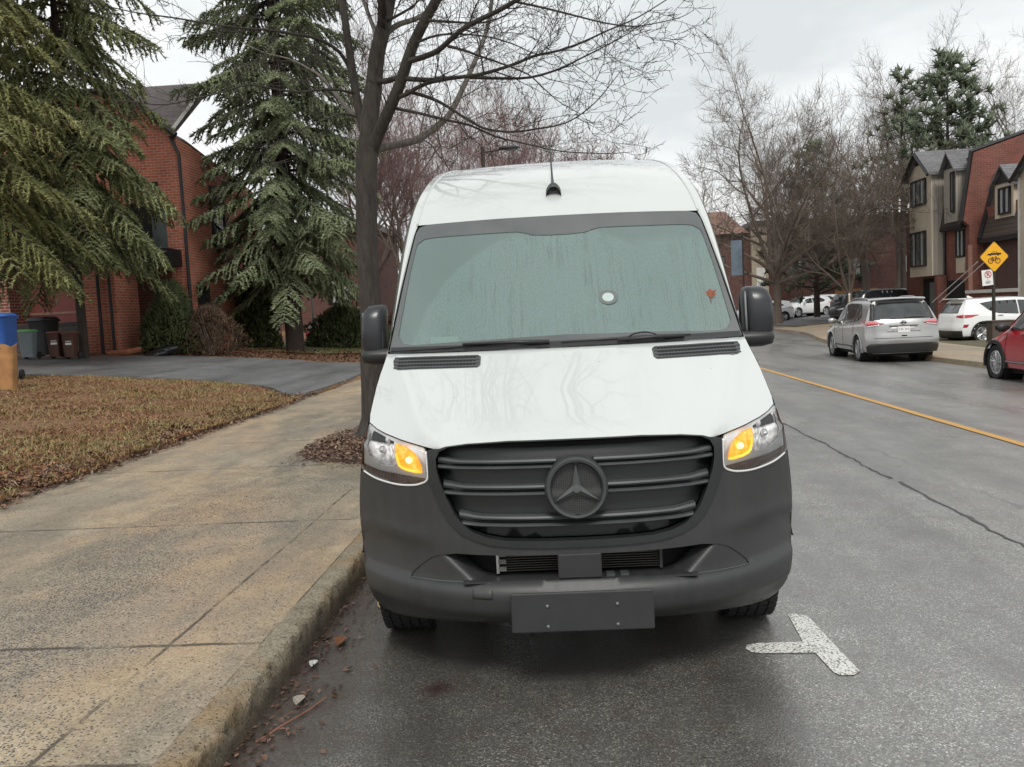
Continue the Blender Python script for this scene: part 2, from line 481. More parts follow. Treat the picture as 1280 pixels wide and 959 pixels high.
# joints of the pavement slabs (X lines along the street, Y lines across)
JX = (-1.465, -1.915)
JY = (2.84, 3.96, 6.45, 9.0, 10.95, 13.4, 16.0)
MAT = dict(
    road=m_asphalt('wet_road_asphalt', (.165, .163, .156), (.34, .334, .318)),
    drive=m_asphalt('driveway_asphalt', (.11, .111, .113), (.20, .20, .20), .35, .7, False),
    walk=m_concrete('stained_pavement_concrete'),
    kerbtop=m_concrete('worn_kerb_concrete', False),
    lawn=m_soil('winter_lawn_soil', ((.055, .025, .013), (.165, .08, .038), (.30, .17, .085)), .30),
    pit=m_soil('tree_pit_mulch', ((.02, .012, .008), (.06, .035, .025), (.13, .085, .06))),
    ground=m_soil('far_ground', ((.05, .045, .03), (.09, .08, .05), (.14, .12, .08)), .5),
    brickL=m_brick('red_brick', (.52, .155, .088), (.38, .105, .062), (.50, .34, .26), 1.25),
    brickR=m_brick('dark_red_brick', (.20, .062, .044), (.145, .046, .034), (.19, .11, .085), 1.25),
    brickF=m_brick('far_brown_brick', (.13, .052, .04), (.09, .038, .03), (.13, .08, .07), 1.3),
    beige=simple('beige_stucco', (.48, .415, .32), .85, var=.1, scale=2, bump=.3),
    greige=m_boards('grey_beige_boards', (.31, .285, .245), .2, 'x', .08, .06),
    brownclad=m_boards('brown_shingle_cladding', (.060, .042, .032), .2, 'z', .25, .14),
    shingleL=m_shingle('brown_roof_shingle', (.16, .135, .13)),
    shingleR=m_shingle('grey_roof_shingle', (.13, .13, .135)),
    darktrim=simple('dark_metal_trim', (.018, .018, .02), .45, .2),
    whitetrim=simple('pale_trim', (.62, .6, .56), .6),
    glassd=m_glass_dark('dark_window_glass'),
    rearglass=simple('dull_rear_glass', (.055, .06, .062), .18, spec=.35, var=.35, scale=2),
    glasswin=m_glass_dark('grey_window_glass', (.10, .11, .115), .06),
    pinkdoor=simple('faded_red_door_paint', (.33, .10, .085), .6, var=.1, scale=3),
    woodgrey=m_boards('weathered_grey_planks', (.085, .08, .075), .19, 'z', .25, .09),
    bark=m_bark('maple_bark', (.016, .013, .011), (.062, .052, .044)),
    barkpale=m_bark('pale_maple_bark', (.075, .065, .055), (.19, .17, .15), .1),
    barkfar=m_bark('far_tree_bark', (.085, .066, .053), (.21, .168, .138), .1),
    barkred=m_bark('reddish_twig_bark', (.12, .065, .06), (.26, .165, .155), 0),
    barkspruce=m_bark('spruce_bark', (.018, .012, .010), (.06, .042, .034), .05),
    spruceA=m_leaf('near_spruce_needles', ((.048, .058, .028), (.15, .172, .072), (.26, .28, .125), (.36, .40, .23)), nscale=1.1),
    spruceC=m_leaf('yellow_green_spruce_needles', ((.07, .08, .03), (.17, .18, .065), (.28, .285, .115), (.36, .38, .20)), nscale=1.1),
    spruceB=m_leaf('blue_green_spruce_needles', ((.045, .056, .030), (.13, .158, .082), (.225, .26, .145), (.36, .39, .25)), nscale=1.0),
    pine=m_leaf('pine_needles', ((.045, .06, .040), (.09, .112, .07), (.14, .165, .10))),
    cedar=m_leaf('cedar_scale_leaves', ((.025, .035, .014), (.06, .075, .025), (.11, .12, .045))),
    deadbush=m_leaf('brown_dead_leaves', ((.03, .018, .010), (.075, .045, .026), (.15, .09, .055)), nscale=3),
    litter=m_leaf('fallen_leaves', ((.055, .022, .012), (.16, .068, .034), (.27, .125, .062), (.45, .28, .16)), nscale=2),
    litterdark=m_leaf('wet_fallen_leaves', ((.036, .02, .014), (.095, .055, .036), (.18, .11, .075), (.33, .24, .17)), rough=.35, nscale=2),
    grass=m_leaf('dry_grass_blades', ((.12, .065, .03), (.22, .13, .06), (.27, .18, .085), (.17, .185, .06), (.36, .28, .16)), nscale=1.2),
    black=simple('black_plastic', (.016, .016, .017), .45, bump=.15, bscale=300),
    rubber=simple('tyre_rubber', (.017, .017, .017), .75, bump=.3, bscale=90),
    chrome=simple('bright_metal', (.62, .63, .65), .18, 1.0, var=.05),
    alloy=simple('alloy_wheel_metal', (.46, .46, .47), .32, 1.0, var=.08),
    dark=simple('dark_underbody', (.006, .006, .006), .9),
    silver=m_paint('silver_car_paint', (.36, .36, .355), .3, .65),
    carwhite=m_paint('white_car_paint', (.74, .75, .75), .3),
    carred=m_paint('red_car_paint', (.46, .014, .028), .22, 0, 0, .06),
    carblack=m_paint('black_car_paint', (.012, .012, .014), .22, 0, 0, .06),
    tail=simple('red_tail_light', (.38, .012, .02), .12, coat=1.0),
    taillit=simple('pale_red_tail_lens', (.55, .16, .18), .12, coat=1.0),
    lampglass=simple('pale_lamp_lens', (.55, .56, .58), .12, .3, coat=1.0),
    yellow=simple('yellow_sign_face', (.72, .36, .008), .4, var=.05),
    signwhite=simple('white_sign_face', (.68, .68, .66), .5, var=.06),
    signblack=simple('black_sign_print', (.015, .013, .012), .5),
    signred=simple('red_sign_print', (.50, .03, .035), .5),
    postdark=simple('dark_sign_post', (.035, .028, .024), .6, .3),
    brownbox=simple('brown_cabinet', (.060, .045, .036), .7, var=.2),
    binblue=simple('blue_bin_plastic', (.02, .085, .31), .4, var=.1),
    bingrey=simple('grey_bin_plastic', (.17, .20, .21), .5, var=.1),
    binlime=simple('green_bin_lid', (.12, .42, .12), .45, var=.1),
    binbrown=simple('brown_bin_plastic', (.075, .028, .018), .5, var=.12),
    paperbag=simple('brown_paper_bag', (.33, .165, .062), .8, var=.25, scale=5, bump=.6, bscale=9),
    tarp=simple('black_plastic_bag', (.013, .014, .015), .25, bump=.8, bscale=9),
    linewhite=None, lineyellow=None,
)
def m_roadpaint(name, col, keep):
    M = NT(name); p = M.pos()
    wear = M.math('ADD', M.math('MULTIPLY', M.noise(p, 9, 6, .75), .5), M.math('MULTIPLY', M.voro(p, 85, 'F1'), .75))
    f = M.ramp(wear, [(keep, 1), (keep + .10, 0)])
    asp = M.ramp(M.xyz(M.voro(p, 115, 'F1', 'Color'))[0], [(0, (.10, .10, .095)), (.9, (.26, .255, .245)), (1, (.4, .4, .38))])
    M.P(Base_Color=M.mix(f, asp, col), Roughness=.5, Normal=M.bump(M.math('ADD', M.voro(p, 105, 'F1'), M.math('MULTIPLY', f, .5)), .4, .005))
    return M.m
MAT['linewhite'] = m_roadpaint('worn_white_road_paint', (.62, .62, .59), .66)
MAT['lineyellow'] = m_roadpaint('yellow_road_paint', (.50, .26, .045), .78)
# ------------------------------------------------------------------ the white delivery van
PROF = pch([.25, .30, .345, .356, .366, .45, .468, .492, .52, .60, .70, .85, 1.0, 1.05, 1.08, 1.10, 1.20, 1.33, 1.42, 1.49, 1.6, 2.17, 2.30, 2.45, 2.55, 2.62, 2.66, 2.70],
           [.12, .075, .042, .028, .012, .0, .004, .034, .038, .040, .045, .055, .075, .085, .10, .125, .32, .58, .74, .85, .95, 1.42, 1.55, 1.80, 2.05, 2.35, 2.7, 3.3])
AA = pch([.25, .6, .9, 1.07, 1.15, 1.46, 2.15, 2.45, 2.7], [.46, .48, .45, .42, .36, .28, .17, .25, .5])
PP = pch([.25, .6, .9, 1.07, 1.46, 2.15, 2.7], [3.0, 3.0, 2.7, 2.7, 2.5, 2.5, 2.5])
XE = pch([.25, .31, .38, .48, .6, .7, .88, .94, 1.02, 1.135, 1.3, 1.46, 1.87, 2.14, 2.26, 2.44, 2.55, 2.62, 2.66, 2.70],
         [.93, .97, .995, 1.015, 1.035, 1.035, 1.015, 1.004, .99, .968, .966, .938, .888, .853, .832, .79, .75, .70, .63, .46])
WW = pch([.25, .31, .38, .48, .6, .7, .9, 1.2, 1.5, 1.9, 2.2, 2.45, 2.58, 2.66, 2.70], [.93, .98, 1.0, 1.02, 1.03, 1.03, 1.02, 1.0, .985, .95, .91, .86, .79, .68, .5])
def sm(a, b, x):
    t = min(1, max(0, (x - a) / (b - a))); return t * t * (3 - 2 * t)
CRZ = pch([1.06, 1.10, 1.15, 1.22, 1.30, 1.40, 1.47], [.585, .625, .675, .735, .79, .85, .90])
ARC = pch([.5, .7, .85, .95, 1.04], [.66, .657, .664, .668, .64])
def Sy(x, z):
    ax = abs(x)
    y = float(PROF(z) + AA(z) * ax ** PP(z))
    if 1.06 < z < 1.48:                         # the shoulder of the bonnet falls away outside its crease
        d = ax - float(CRZ(z))
        y += (.10 * max(d, 0) - .03 * math.exp(-(d / .05) ** 2) * sm(1.05, 1.12, z)) * sm(1.48, 1.40, z)
        # two shallow ribs pressed into the bonnet
    if z < .93 and ax > .5:                      # wheel-arch brow pressed into the bumper corner
        a = float(ARC(ax)); k = sm(.52, .88, ax)
        y += k * (.018 * sm(a + .02, a - .045, z) * sm(.46, .60, z) - .008 * math.exp(-((z - a - .02) / .03) ** 2))
    return y
def lift(off=0.0):
    return lambda x, z: (x, Sy(x, z) + off, z)
FP = lambda p, off=0.0: Vector((p[0], Sy(p[0], p[1]) + off, p[1]))
def sym(right_half):
    """closed outline from its right half (from the centre line round to the centre line)"""
    return list(right_half) + [(-x, z) for x, z in reversed(right_half) if abs(x) > 1e-4]

def ring_panel(oh, ih, lf, n=56, rows=4):
    """smooth border strip between two half outlines, mirrored"""
    def rs(h):
        p = np.array(h, float); d = np.concatenate([[0], np.cumsum(np.linalg.norm(np.diff(p, axis=0), axis=1))])
        # corner of the outline (largest x + low z) keeps the same index on both loops
        k = [0, int(np.argmax(p[:, 0] - .25 * p[:, 1])), int(np.argmax(p[:, 0] + .9 * p[:, 1])), len(p) - 1]; out = []
        for a, b, m in ((k[0], k[1], n // 3), (k[1], k[2], n // 3), (k[2], k[3], n // 3)):
            for q in np.linspace(d[a], d[b], m, endpoint=(b == k[3])): out.append((np.interp(q, d, p[:, 0]), np.interp(q, d, p[:, 1])))
        return out
    A, B = rs(oh), rs(ih); mb = MB()
    for s in (1, -1):
        mb.grid([[lf(s * (a[0] + (b[0] - a[0]) * t), a[1] + (b[1] - a[1]) * t) for t in np.linspace(0, 1, rows)] for a, b in zip(A, B)])
    return mb.mesh('windscreen_border', weld=.0005)
white = MAT['vanwhite'] = None
def m_vanwhite():
    M = NT('white_van_paint'); c = M.coord()
    n = M.noise(c, 1.6, 6, .65); n2 = M.noise(M.mapv(c, (6, 1, 1)), 4, 5, .7)
    k = M.mix(M.math('MULTIPLY', M.ramp(n, [(.5, 0), (.8, 1)]), .10), (.50, .525, .515), (.41, .41, .395))
    sp = M.math('LESS_THAN', M.xyz(M.voro(c, 26, 'F1', 'Color'))[0], .03)
    sp = M.math('MULTIPLY', sp, M.ramp(M.voro(c, 26, 'F1'), [(.05, 1), (.12, 0)]))
    k = M.mix(M.math('MULTIPLY', sp, .7), k, (.12, .10, .08))
    dr = M.voro(c, 70, 'F1')
    M.P(Base_Color=k, Roughness=M.math('MULTIPLY_ADD', n2, .16, .14), Coat_Weight=1.0, Coat_Roughness=.02, Coat_IOR=1.7,
        Normal=M.bump(M.math('ADD', M.ramp(dr, [(.0, 1), (.3, 0)]), M.math('MULTIPLY', M.noise(c, 2.0, 2), 1.0)), .04, .003))
    return M.m
white = m_vanwhite()
def m_bumper():
    M = NT('dark_grey_textured_plastic'); c = M.coord()
    n = M.noise(c, 3.5, 6, .65); f = M.noise(c, 420, 2, .6); st = M.noise(M.mapv(c, (9, 1, .7)), 3, 5, .7)
    k = M.ramp(M.math('ADD', M.math('MULTIPLY', n, .6), M.math('MULTIPLY', st, .4)), [(.35, (.022, .023, .024)), (.65, (.034, .035, .035))])
    spk = M.math('MULTIPLY', M.math('LESS_THAN', M.xyz(M.voro(c, 60, 'F1', 'Color'))[0], .05), M.ramp(M.voro(c, 60, 'F1'), [(.05, 1), (.2, 0)]))
    k = M.mix(M.math('MULTIPLY', spk, .35), k, (.16, .15, .13))
    M.P(Base_Color=k, Roughness=M.math('MULTIPLY_ADD', st, .2, .36), Normal=M.bump(f, .25, .002), Specular_IOR_Level=.5)
    return M.m
bump_m = m_bumper()
grille_m = simple('black_grille_plastic', (.014, .016, .016), .38, bump=.12, bscale=300)
slat_m = simple('grey_grille_slat', (.058, .062, .064), .42, bump=.1, bscale=300)
plate_m = simple('dark_grey_mounting_board', (.024, .025, .026), .5, bump=.15, bscale=400)

def m_windscreen():
    """wet, misted green-tinted glass: the wipers have cleared arcs in the mist and drops run down it"""
    M = NT('misted_windscreen_glass'); p = M.coord(); x, y, z = M.xyz(p)
    v = M.comb(x, M.math('MULTIPLY', z, 1.0), 0)
    drops = M.voro(v, 120, 'F1'); dsel = M.xyz(M.voro(v, 120, 'F1', 'Color'))[0]
    fine = M.noise(v, 90, 4, .7)
    wob = M.math('MULTIPLY', M.math('SUBTRACT', M.noise(M.comb(M.math('MULTIPLY', x, 5), M.math('MULTIPLY', z, 9), 0), 1.6, 5, .7), .5), .045)
    runs = M.noise(M.comb(M.math('MULTIPLY', M.math('ADD', x, wob), 42), M.math('MULTIPLY', z, .7), 0), 1.0, 3, .6)
    runm = M.ramp(M.math('ABSOLUTE', M.math('SUBTRACT', runs, .5)), [(.0, 1), (.012, .8), (.03, 0)])
    runm = M.math('MULTIPLY', runm, M.ramp(M.noise(v, 3.2, 4, .6), [(.42, 0), (.6, 1)]))
    # swept sectors: two circles centred low on the glass
    def arc(cx, cz, R, s=0.012):
        d = M.n('ShaderNodeVectorMath', operation='DISTANCE'); M.set(d.inputs[0], M.comb(x, z, 0)); d.inputs[1].default_value = (cx, cz, 0)
        return M.ramp(M.math('ADD', M.math('SUBTRACT', d.outputs['Value'], R - .5), M.math('MULTIPLY', M.math('SUBTRACT', M.noise(v, 9, 3), .5), .03)), [(.5 - s, 1), (.5 + s, 0)])
    sweptA = arc(-.02, 1.30, .80); sweptB = arc(.62, 1.30, .72, .03)
    swept = M.math('MAXIMUM', sweptA, sweptB)
    low = M.ramp(z, [(.0, 0), (1.0, 1)])
    mist = M.math('ADD', M.math('MULTIPLY', swept, .12), M.math('MULTIPLY', M.noise(v, 1.7, 4, .55), .10))
    dm = M.math('MULTIPLY', M.ramp(drops, [(.14, 1), (.36, 0)]), M.math('LESS_THAN', dsel, .55))
    mist = M.math('ADD', mist, M.math('MULTIPLY', M.math('MULTIPLY', dm, swept), M.math('MULTIPLY', fine, .22)))
    mist = M.math('SUBTRACT', mist, M.math('MULTIPLY', swept, M.math('MULTIPLY', M.ramp(M.noise(M.comb(x, M.math('MULTIPLY', z, .55), 0), 120, 3, .75), [(.50, 0), (.62, 1)]), .07)))
    mist = M.math('ADD', M.math('SUBTRACT', mist, M.math('MULTIPLY', M.math('MULTIPLY', runm, swept), .20)), .42, clamp=True)
    mist = M.math('MINIMUM', mist, .95)
    tr = M.n('ShaderNodeBsdfTransparent'); tr.inputs[0].default_value = (.55, .66, .63, 1)
    df = M.n('ShaderNodeBsdfDiffuse'); df.inputs[0].default_value = (.178, .275, .250, 1)
    mx = M.n('ShaderNodeMixShader'); M.set(mx.inputs[0], mist); M.t.links.new(tr.outputs[0], mx.inputs[1]); M.t.links.new(df.outputs[0], mx.inputs[2])
    gl = M.n('ShaderNodeBsdfGlossy'); gl.inputs['Roughness'].default_value = .04
    bn = M.bump(M.math('ADD', M.math('MULTIPLY', M.ramp(drops, [(0, 1), (.4, 0)]), swept), M.math('MULTIPLY', runm, -1.0)), .075, .003)
    M.set(gl.inputs['Normal'], bn)
    fr = M.n('ShaderNodeFresnel'); fr.inputs['IOR'].default_value = 1.5
    m2 = M.n('ShaderNodeMixShader'); M.set(m2.inputs[0], M.math('MULTIPLY', fr.outputs[0], 3.0, clamp=True)); M.t.links.new(mx.outputs[0], m2.inputs[1]); M.t.links.new(gl.outputs[0], m2.inputs[2])
    M.t.links.new(m2.outputs[0], M.out.inputs[0])
    return M.m
def m_clear(name, tint=(.95, .96, .96), f=1.0):
    M = NT(name)
    tr = M.n('ShaderNodeBsdfTransparent'); tr.inputs[0].default_value = (*tint, 1)
    gl = M.n('ShaderNodeBsdfGlossy'); gl.inputs['Roughness'].default_value = .03
    fr = M.n('ShaderNodeFresnel'); fr.inputs['IOR'].default_value = 1.45
    m2 = M.n('ShaderNodeMixShader'); M.set(m2.inputs[0], fr.outputs[0]); M.t.links.new(tr.outputs[0], m2.inputs[1]); M.t.links.new(gl.outputs[0], m2.inputs[2])
    M.t.links.new(m2.outputs[0], M.out.inputs[0]); return M.m
def m_frit():
    M = NT('grey_windscreen_border'); c = M.coord()
    n = M.noise(c, 2.5, 5, .6)
    M.P(Base_Color=M.ramp(n, [(.3, (.055, .06, .06)), (.7, (.085, .09, .09))]), Roughness=.16, Specular_IOR_Level=.8, Coat_Weight=.6)
    return M.m

def wheel(parent, x, y, R=.345, W=.235, side=1, rimcol=None, tread=True, name='wheel', rimR=None, spokes=5):
    """wheel with tyre and rim as children; axle along x, side = +1 when the outer face looks to +x"""
    w = bpy.data.objects.new(name, None); w.location = (x, y, R); link(w, parent)
    Mx = Matrix.Rotation(PI / 2 * side, 4, 'Y')
    h = W / 2; rr = rimR or R * .66
    t = MB().lathe([(rr, -h * .8), (rr + .02, -h * .95), (R * .90, -h), (R * .975, -h * .82), (R * .985, 0), (R * .975, h * .82), (R * .90, h), (rr + .02, h * .95), (rr, h * .8)], 40, Mx)
    if tread:
        nb = 44
        for k in range(nb):
            for lane in range(5):
                a = 2 * PI * (k + (.5 if lane % 2 else 0)) / nb
                cx = (lane - 2) * W * .19
                Rm = Matrix.Rotation(a, 4, 'X')
                t.box(Rm @ Vector((cx, 0, R * .985)), (W * .155, 2 * PI * R / nb * .74, R * .03), M=Rm)
    shade_auto(obj('tyre', t, MAT['rubber'], w), 40)
    r = MB()
    r.lathe([(rr * .99, h * .80), (rr * .96, h * .86), (rr * .90, h * .84), (rr * .86, h * .40), (rr * .3, h * .34), (0, h * .34)], 36, Mx)
    for k in range(spokes):
        for d in (-.16, .16):
            a = 2 * PI * k / spokes + d
            p0 = Vector((math.cos(a - d * .5) * rr * .16, math.sin(a - d * .5) * rr * .16, h * .62)); p1 = Vector((math.cos(a) * rr * .92, math.sin(a) * rr * .92, h * .74))
            r.tube([Mx @ p0, Mx @ p1], [rr * .075, rr * .055], 6)
    r.lathe([(rr * .2, h * .30), (rr * .2, h * .7), (rr * .14, h * .76), (0, h * .76)], 16, Mx)
    shade_auto(obj('rim', r, rimcol or MAT['alloy'], w), 40)
    bk = MB().lathe([(rr * .87, h * .30), (0, h * .30)], 24, Mx); obj('brake_disc', bk, MAT['dark'], w)
    return w

def build_van():
    van = thing('delivery_van', 'tall white delivery van parked at the kerb, dark grey bumper, amber lamps lit', 'van', (.036, 3.6, 0), rad(1.15))
    # ---- body shell behind the front panels: sides, roof, rear
    zs = list(np.concatenate([np.linspace(.36, 1.10, 12), np.linspace(1.16, 2.2, 18), np.linspace(2.24, 2.70, 16)]))
    Lr = 5.9
    G = []
    for z in zs:
        xe = float(XE(z)); ye = Sy(xe, z); W = float(WW(z)); row = []
        for k, t in enumerate([0, .25, .5, .75, 1]):
            row.append((xe + (W - xe) * (1 - (1 - t) ** 2), ye + .40 * t, z))
        for yy in np.linspace(ye + .6, Lr - .1, 16): row.append((W, yy, z))
        row += [(W - .03, Lr - .03, z), (W - .10, Lr, z), (0, Lr, z)]
        G.append(row)
    mb = MB(); mb.grid(G); mb.grid([[(-p[0], p[1], p[2]) for p in r] for r in G])
    # roof front, swept over from the windscreen header
    zr = [z for z in np.concatenate([np.linspace(2.165, 2.45, 10), np.linspace(2.47, 2.70, 16)])]
    us = np.linspace(-1, 1, 41)
    mb.grid([[(u * float(XE(z)), Sy(u * float(XE(z)), z), z) for u in us] for z in zr])
    xe = float(XE(2.70)); W = float(WW(2.70))
    cap = []
    for u in us:
        x = u * xe; ye = Sy(x, 2.70); x2 = u * W
        cap.append([(x + (x2 - x) * t, ye + (Lr - ye) * t, 2.70 + .03 * math.sin(PI * t) * (1 - u * u)) for t in (0, .1, .3, .6, .9, 1)])
    mb.grid(cap)
    body = obj('body', mb.mesh('body', weld=.004), white, van); shade_auto(body, 50)
    # roof seam strips
    for sx in (-1, 1):
        pts = [(sx * (float(XE(z)) - .045), Sy(float(XE(z)) - .045, z) - .001, z) for z in np.linspace(2.17, 2.66, 24)]
        obj('roof_seam', MB().tube(pts, .006, 6), white, van, True)
    # dark inside behind everything at the front
    inner = MB(); zi = np.linspace(.33, 1.46, 30)
    inner.grid([[(u * (float(XE(z)) - .03), Sy(u * (float(XE(z)) - .03), z) + (.16 if z < 1.04 else .03), z) for u in np.linspace(-1, 1, 31)] for z in zi])
    obj('engine_bay', inner, MAT['dark'], van)
    ub = MB().box2((-.62, .60, .30), (.62, 5.7, .42)); obj('underbody', ub, MAT['dark'], van)
    # ---- bonnet
    hl = [(0, 1.094), (.284, 1.094), (.46, 1.086), (.556, 1.074), (.585, 1.064), (.61, 1.062), (.657, 1.070), (.774, 1.092), (.86, 1.112), (.912, 1.128), (.958, 1.150)]
    edge = [(float(XE(z)) - .002, z) for z in (1.18, 1.24, 1.30, 1.36, 1.42, 1.452)]
    hood_half = hl + edge + [(.90, 1.455), (.75, 1.458), (.619, 1.460), (.3, 1.464), (0, 1.466)]
    hood = obj('bonnet', cdt_panel(sym(hood_half), [], .032, lift(), .03), white, van); shade_auto(hood, 50)
    # front wings: the strip of white between lamp and door
    # ---- windscreen with its dark border
    gl_half = [(0, 1.475), (.3, 1.473), (.62, 1.470), (.80, 1.466), (.926, 1.463), (.924, 1.50), (.87, 1.80), (.84, 1.95), (.806, 2.125), (.790, 2.150), (.74, 2.165), (.345, 2.170), (0, 2.171)]
    in_half = [(0, 1.515), (.5, 1.505), (.78, 1.494), (.845, 1.496), (.872, 1.515), (.882, 1.545), (.86, 1.70), (.835, 1.86), (.806, 2.015), (.795, 2.05), (.765, 2.075), (.70, 2.083), (.36, 2.085), (.20, 2.085), (.17, 2.062), (.05, 2.055), (0, 2.055)]
    obj('windscreen_border', ring_panel(gl_half, in_half, lift(-.004)), m_frit(), van, True)
    obj('windscreen', ring_panel(in_half, [(x * .0004, 1.8 + (z - 1.8) * .0004) for x, z in in_half], lift(0), 56, 16), m_windscreen(), van, True)
    # pillars
    for s in (-1, 1):
        pil = []
        for z in np.linspace(1.45, 2.175, 22):
            gx = np.interp(z, [1.45, 1.50, 1.80, 1.95, 2.125, 2.175], [.936, .935, .881, .851, .817, .797]); xe = float(XE(z))
            pil.append([(s * (gx + (xe - gx) * t), Sy(gx + (xe - gx) * t, z) - .008 * math.sin(PI * t) + .010 * (1 - t) ** 2, z) for t in (0, .25, .5, .75, 1)])
        obj('windscreen_pillar', MB().grid(pil), white, van, True)
    # ---- grille
    si = [(0, 1.090), (.284, 1.090), (.45, 1.083), (.545, 1.072), (.585, 1.052), (.602, 1.02), (.600, .975), (.588, .925), (.560, .855), (.525, .785), (.49, .745), (.45, .715), (.39, .694), (.315, .681), (.15, .676), (0, .675)]
    so = [(0, 1.094), (.284, 1.094), (.46, 1.086), (.556, 1.074), (.585, 1.064), (.61, 1.062), (.640, 1.055), (.640, .93), (.617, .86), (.585, .80), (.548, .745), (.50, .703), (.44, .678), (.38, .662), (.28, .651), (.15, .646), (0, .645)]
    sur = obj('grille_surround', cdt_panel(sym(so), [sym(si)], .03, lift(-.012), .05), grille_m, van); shade_auto(sur, 40)
    grille = obj('grille', cdt_panel(sym(si), [], .05, lift(.065)), grille_m, van, True)
    levels = [(1.006, .981, .595, .08), (.898, .870, .573, .128), (.772, .742, .507, 0.0)]
    for zu, zl, xo, xi in levels:
        for s in ((-1, 1) if xi else (0,)):
            xs = np.linspace(xi, xo, 16) if s else np.linspace(-xo, xo, 32)
            for (zc, hh, dp, col) in ((zu, .0075, .012, slat_m), (zl, .0042, .0, slat_m), ((zu + zl) / 2 - .004, .010, .034, grille_m)):
                rows = []
                for x in xs:
                    X = x * (s if s else 1)
                    e = sm(xo, xo - .10, abs(x)); z0 = zc + (.008 * (1 - e) if zc == zu else .004 * (1 - e)); hx = hh * (1 + .5 * (1 - e))
                    if not xi: z0 -= .006 * (1 - (abs(x) / xo) ** 2)
                    y = Sy(X, z0) + dp
                    rows.append([(X, y + .045, z0 + hx * 1.4), (X, y + .006, z0 + hx), (X, y, z0), (X, y + .004, z0 - hx), (X, y + .045, z0 - hx)])
                o = obj('slat', MB().grid(rows), col, grille); shade_auto(o, 40)
    # deep vertical ribs behind the slats are only hinted
    bz = .896; by = Sy(0, bz) - .03
    Mb = Matrix.Translation((0, by, bz)) @ Matrix.Rotation(rad(86), 4, 'X')
    ring = MB().lathe([(.104, -.035), (.106, .006), (.112, .014), (.122, .016), (.129, .008), (.133, -.012), (.135, -.07)], 64, Mb)
    badge = obj('badge', ring, simple('matt_charcoal_badge', (.038, .042, .042), .42), grille); shade_auto(badge, 40)
    bk = MB().lathe([(.106, -.022), (0, -.022)], 48, Mb)
    obj('badge_mesh', bk, (lambda M: (M.P(Base_Color=M.ramp(M.voro(M.coord(), 110, 'DISTANCE_TO_EDGE', rnd=0.1), [(.05, .05), (.16, .006)]), Roughness=.5), M.m)[1])(NT('badge_backing_mesh')), grille)
    st = MB(); tip = .107; inn = .021
    P = []
    for k in range(6):
        a = PI / 2 + k * PI / 3; r = tip if k % 2 == 0 else inn
        P.append(Vector((r * math.cos(a), r * math.sin(a), .0 if k % 2 == 0 else -.004)))
    top = Vector((0, 0, .014)); base = [Vector((p.x, p.y, -.016)) for p in P]
    st.add([Mb @ q for q in [top] + P + base], [(0, 1 + k, 1 + (k + 1) % 6) for k in range(6)] + [(1 + k, 7 + k, 7 + (k + 1) % 6, 1 + (k + 1) % 6) for k in range(6)])
    st.lathe([(.017, .005), (.017, .015), (0, .016)], 18, Mb)
    obj('star', st, simple('charcoal_star', (.075, .08, .08), .35), grille)
    for k in range(6):
        a = PI / 2 + k * PI / 3; q = Mb @ Matrix.Rotation(a, 4, 'Z')
        st2 = MB().box(q @ Vector((.1085, 0, .011)), (.004, .02, .003), M=q.to_3x3().to_4x4())
        if k % 1 == 0: obj('ring_slot', st2, MAT['dark'], grille)
    # ---- bumper
    lampb = [(.641, 1.055), (.641, .924), (.68, .903), (.725, .893), (.785, .889), (.843, .892), (.90, .899), (.942, .909), (.99, .925)]
    outer = [(0, .645)] + [(x, z) for x, z in reversed(so) if x > 0] [1:] 
    outer = [(0, .645), (.15, .646), (.28, .651), (.38, .662), (.44, .678), (.50, .703), (.548, .745), (.585, .80), (.617, .86), (.640, .93), (.641, 1.05)] + [(.652, 1.05), (.652, .926)] + lampb[2:] + [(1.002, .93)]
    outer += [(float(XE(z)) - .001, z) for z in (.88, .82, .76, .70, .65, .6, .55, .5, .45, .40, .36)] + [(.985, .325), (.96, .296), (.92, .272), (.87, .264), (.78, .276), (.65, .297), (.5, .31), (.30, .318), (0, .320)]
    intake = [(0, .613), (.25, .614), (.43, .616), (.527, .617), (.60, .605), (.648, .586), (.70, .545), (.735, .512), (.752, .488), (.60, .492), (.40, .500), (.25, .504), (0, .506)]
    bmp = obj('bumper', cdt_panel(sym(outer), [sym(intake)], .022, lift(), .035), bump_m, van); shade_auto(bmp, 65)
    # recessed corner covers left and right of the intake
    for s in (-1, 1):
        cov = [(.752, .4885), (.735, .512), (.70, .545), (.648, .586), (.60, .605), (.545, .6165), (.50, .585), (.455, .545), (.415, .515), (.375, .5005), (.40, .4995), (.60, .4925)]
        def cl(x, z, s=s):
            d = sm(.62, .38, abs(x) - (z - .50) * .9)
            return (s * abs(x), Sy(x, z) + .005 + .11 * sm(.47, .375, abs(x) - (z - .5) * 1.15), z)
        c = obj('corner_cover', cdt_panel(cov, [], .011, cl, .012), bump_m, van); shade_auto(c, 50)
        obj('cover_edge', MB().tube([(s * x, Sy(x, z) - .001, z) for x, z in ((.752, .487), (.68, .4895), (.60, .4915), (.5, .4955), (.40, .499))], .004, 6), slat_m, van, True)
    # intake: radiator packs, centre sensor box, shelf with ribs
    obj('intake_shelf', MB().box2((-.50, .06, .495), (.50, .28, .503)), bump_m, van)
    for s in (-1, 1):
        rad_mb = MB()
        for k in range(9):
            rad_mb.box((s * .215, .155, .522 + k * .0105), (.27, .02, .0035))
        r_ = obj('radiator', rad_mb, simple('radiator_fins', (.06, .055, .05), .5, .5), van)
        obj('radiator_bracket', MB().box((s * .352, .145, .565), (.012, .03, .10)), MAT['alloy'] if s < 0 else bump_m, r_)
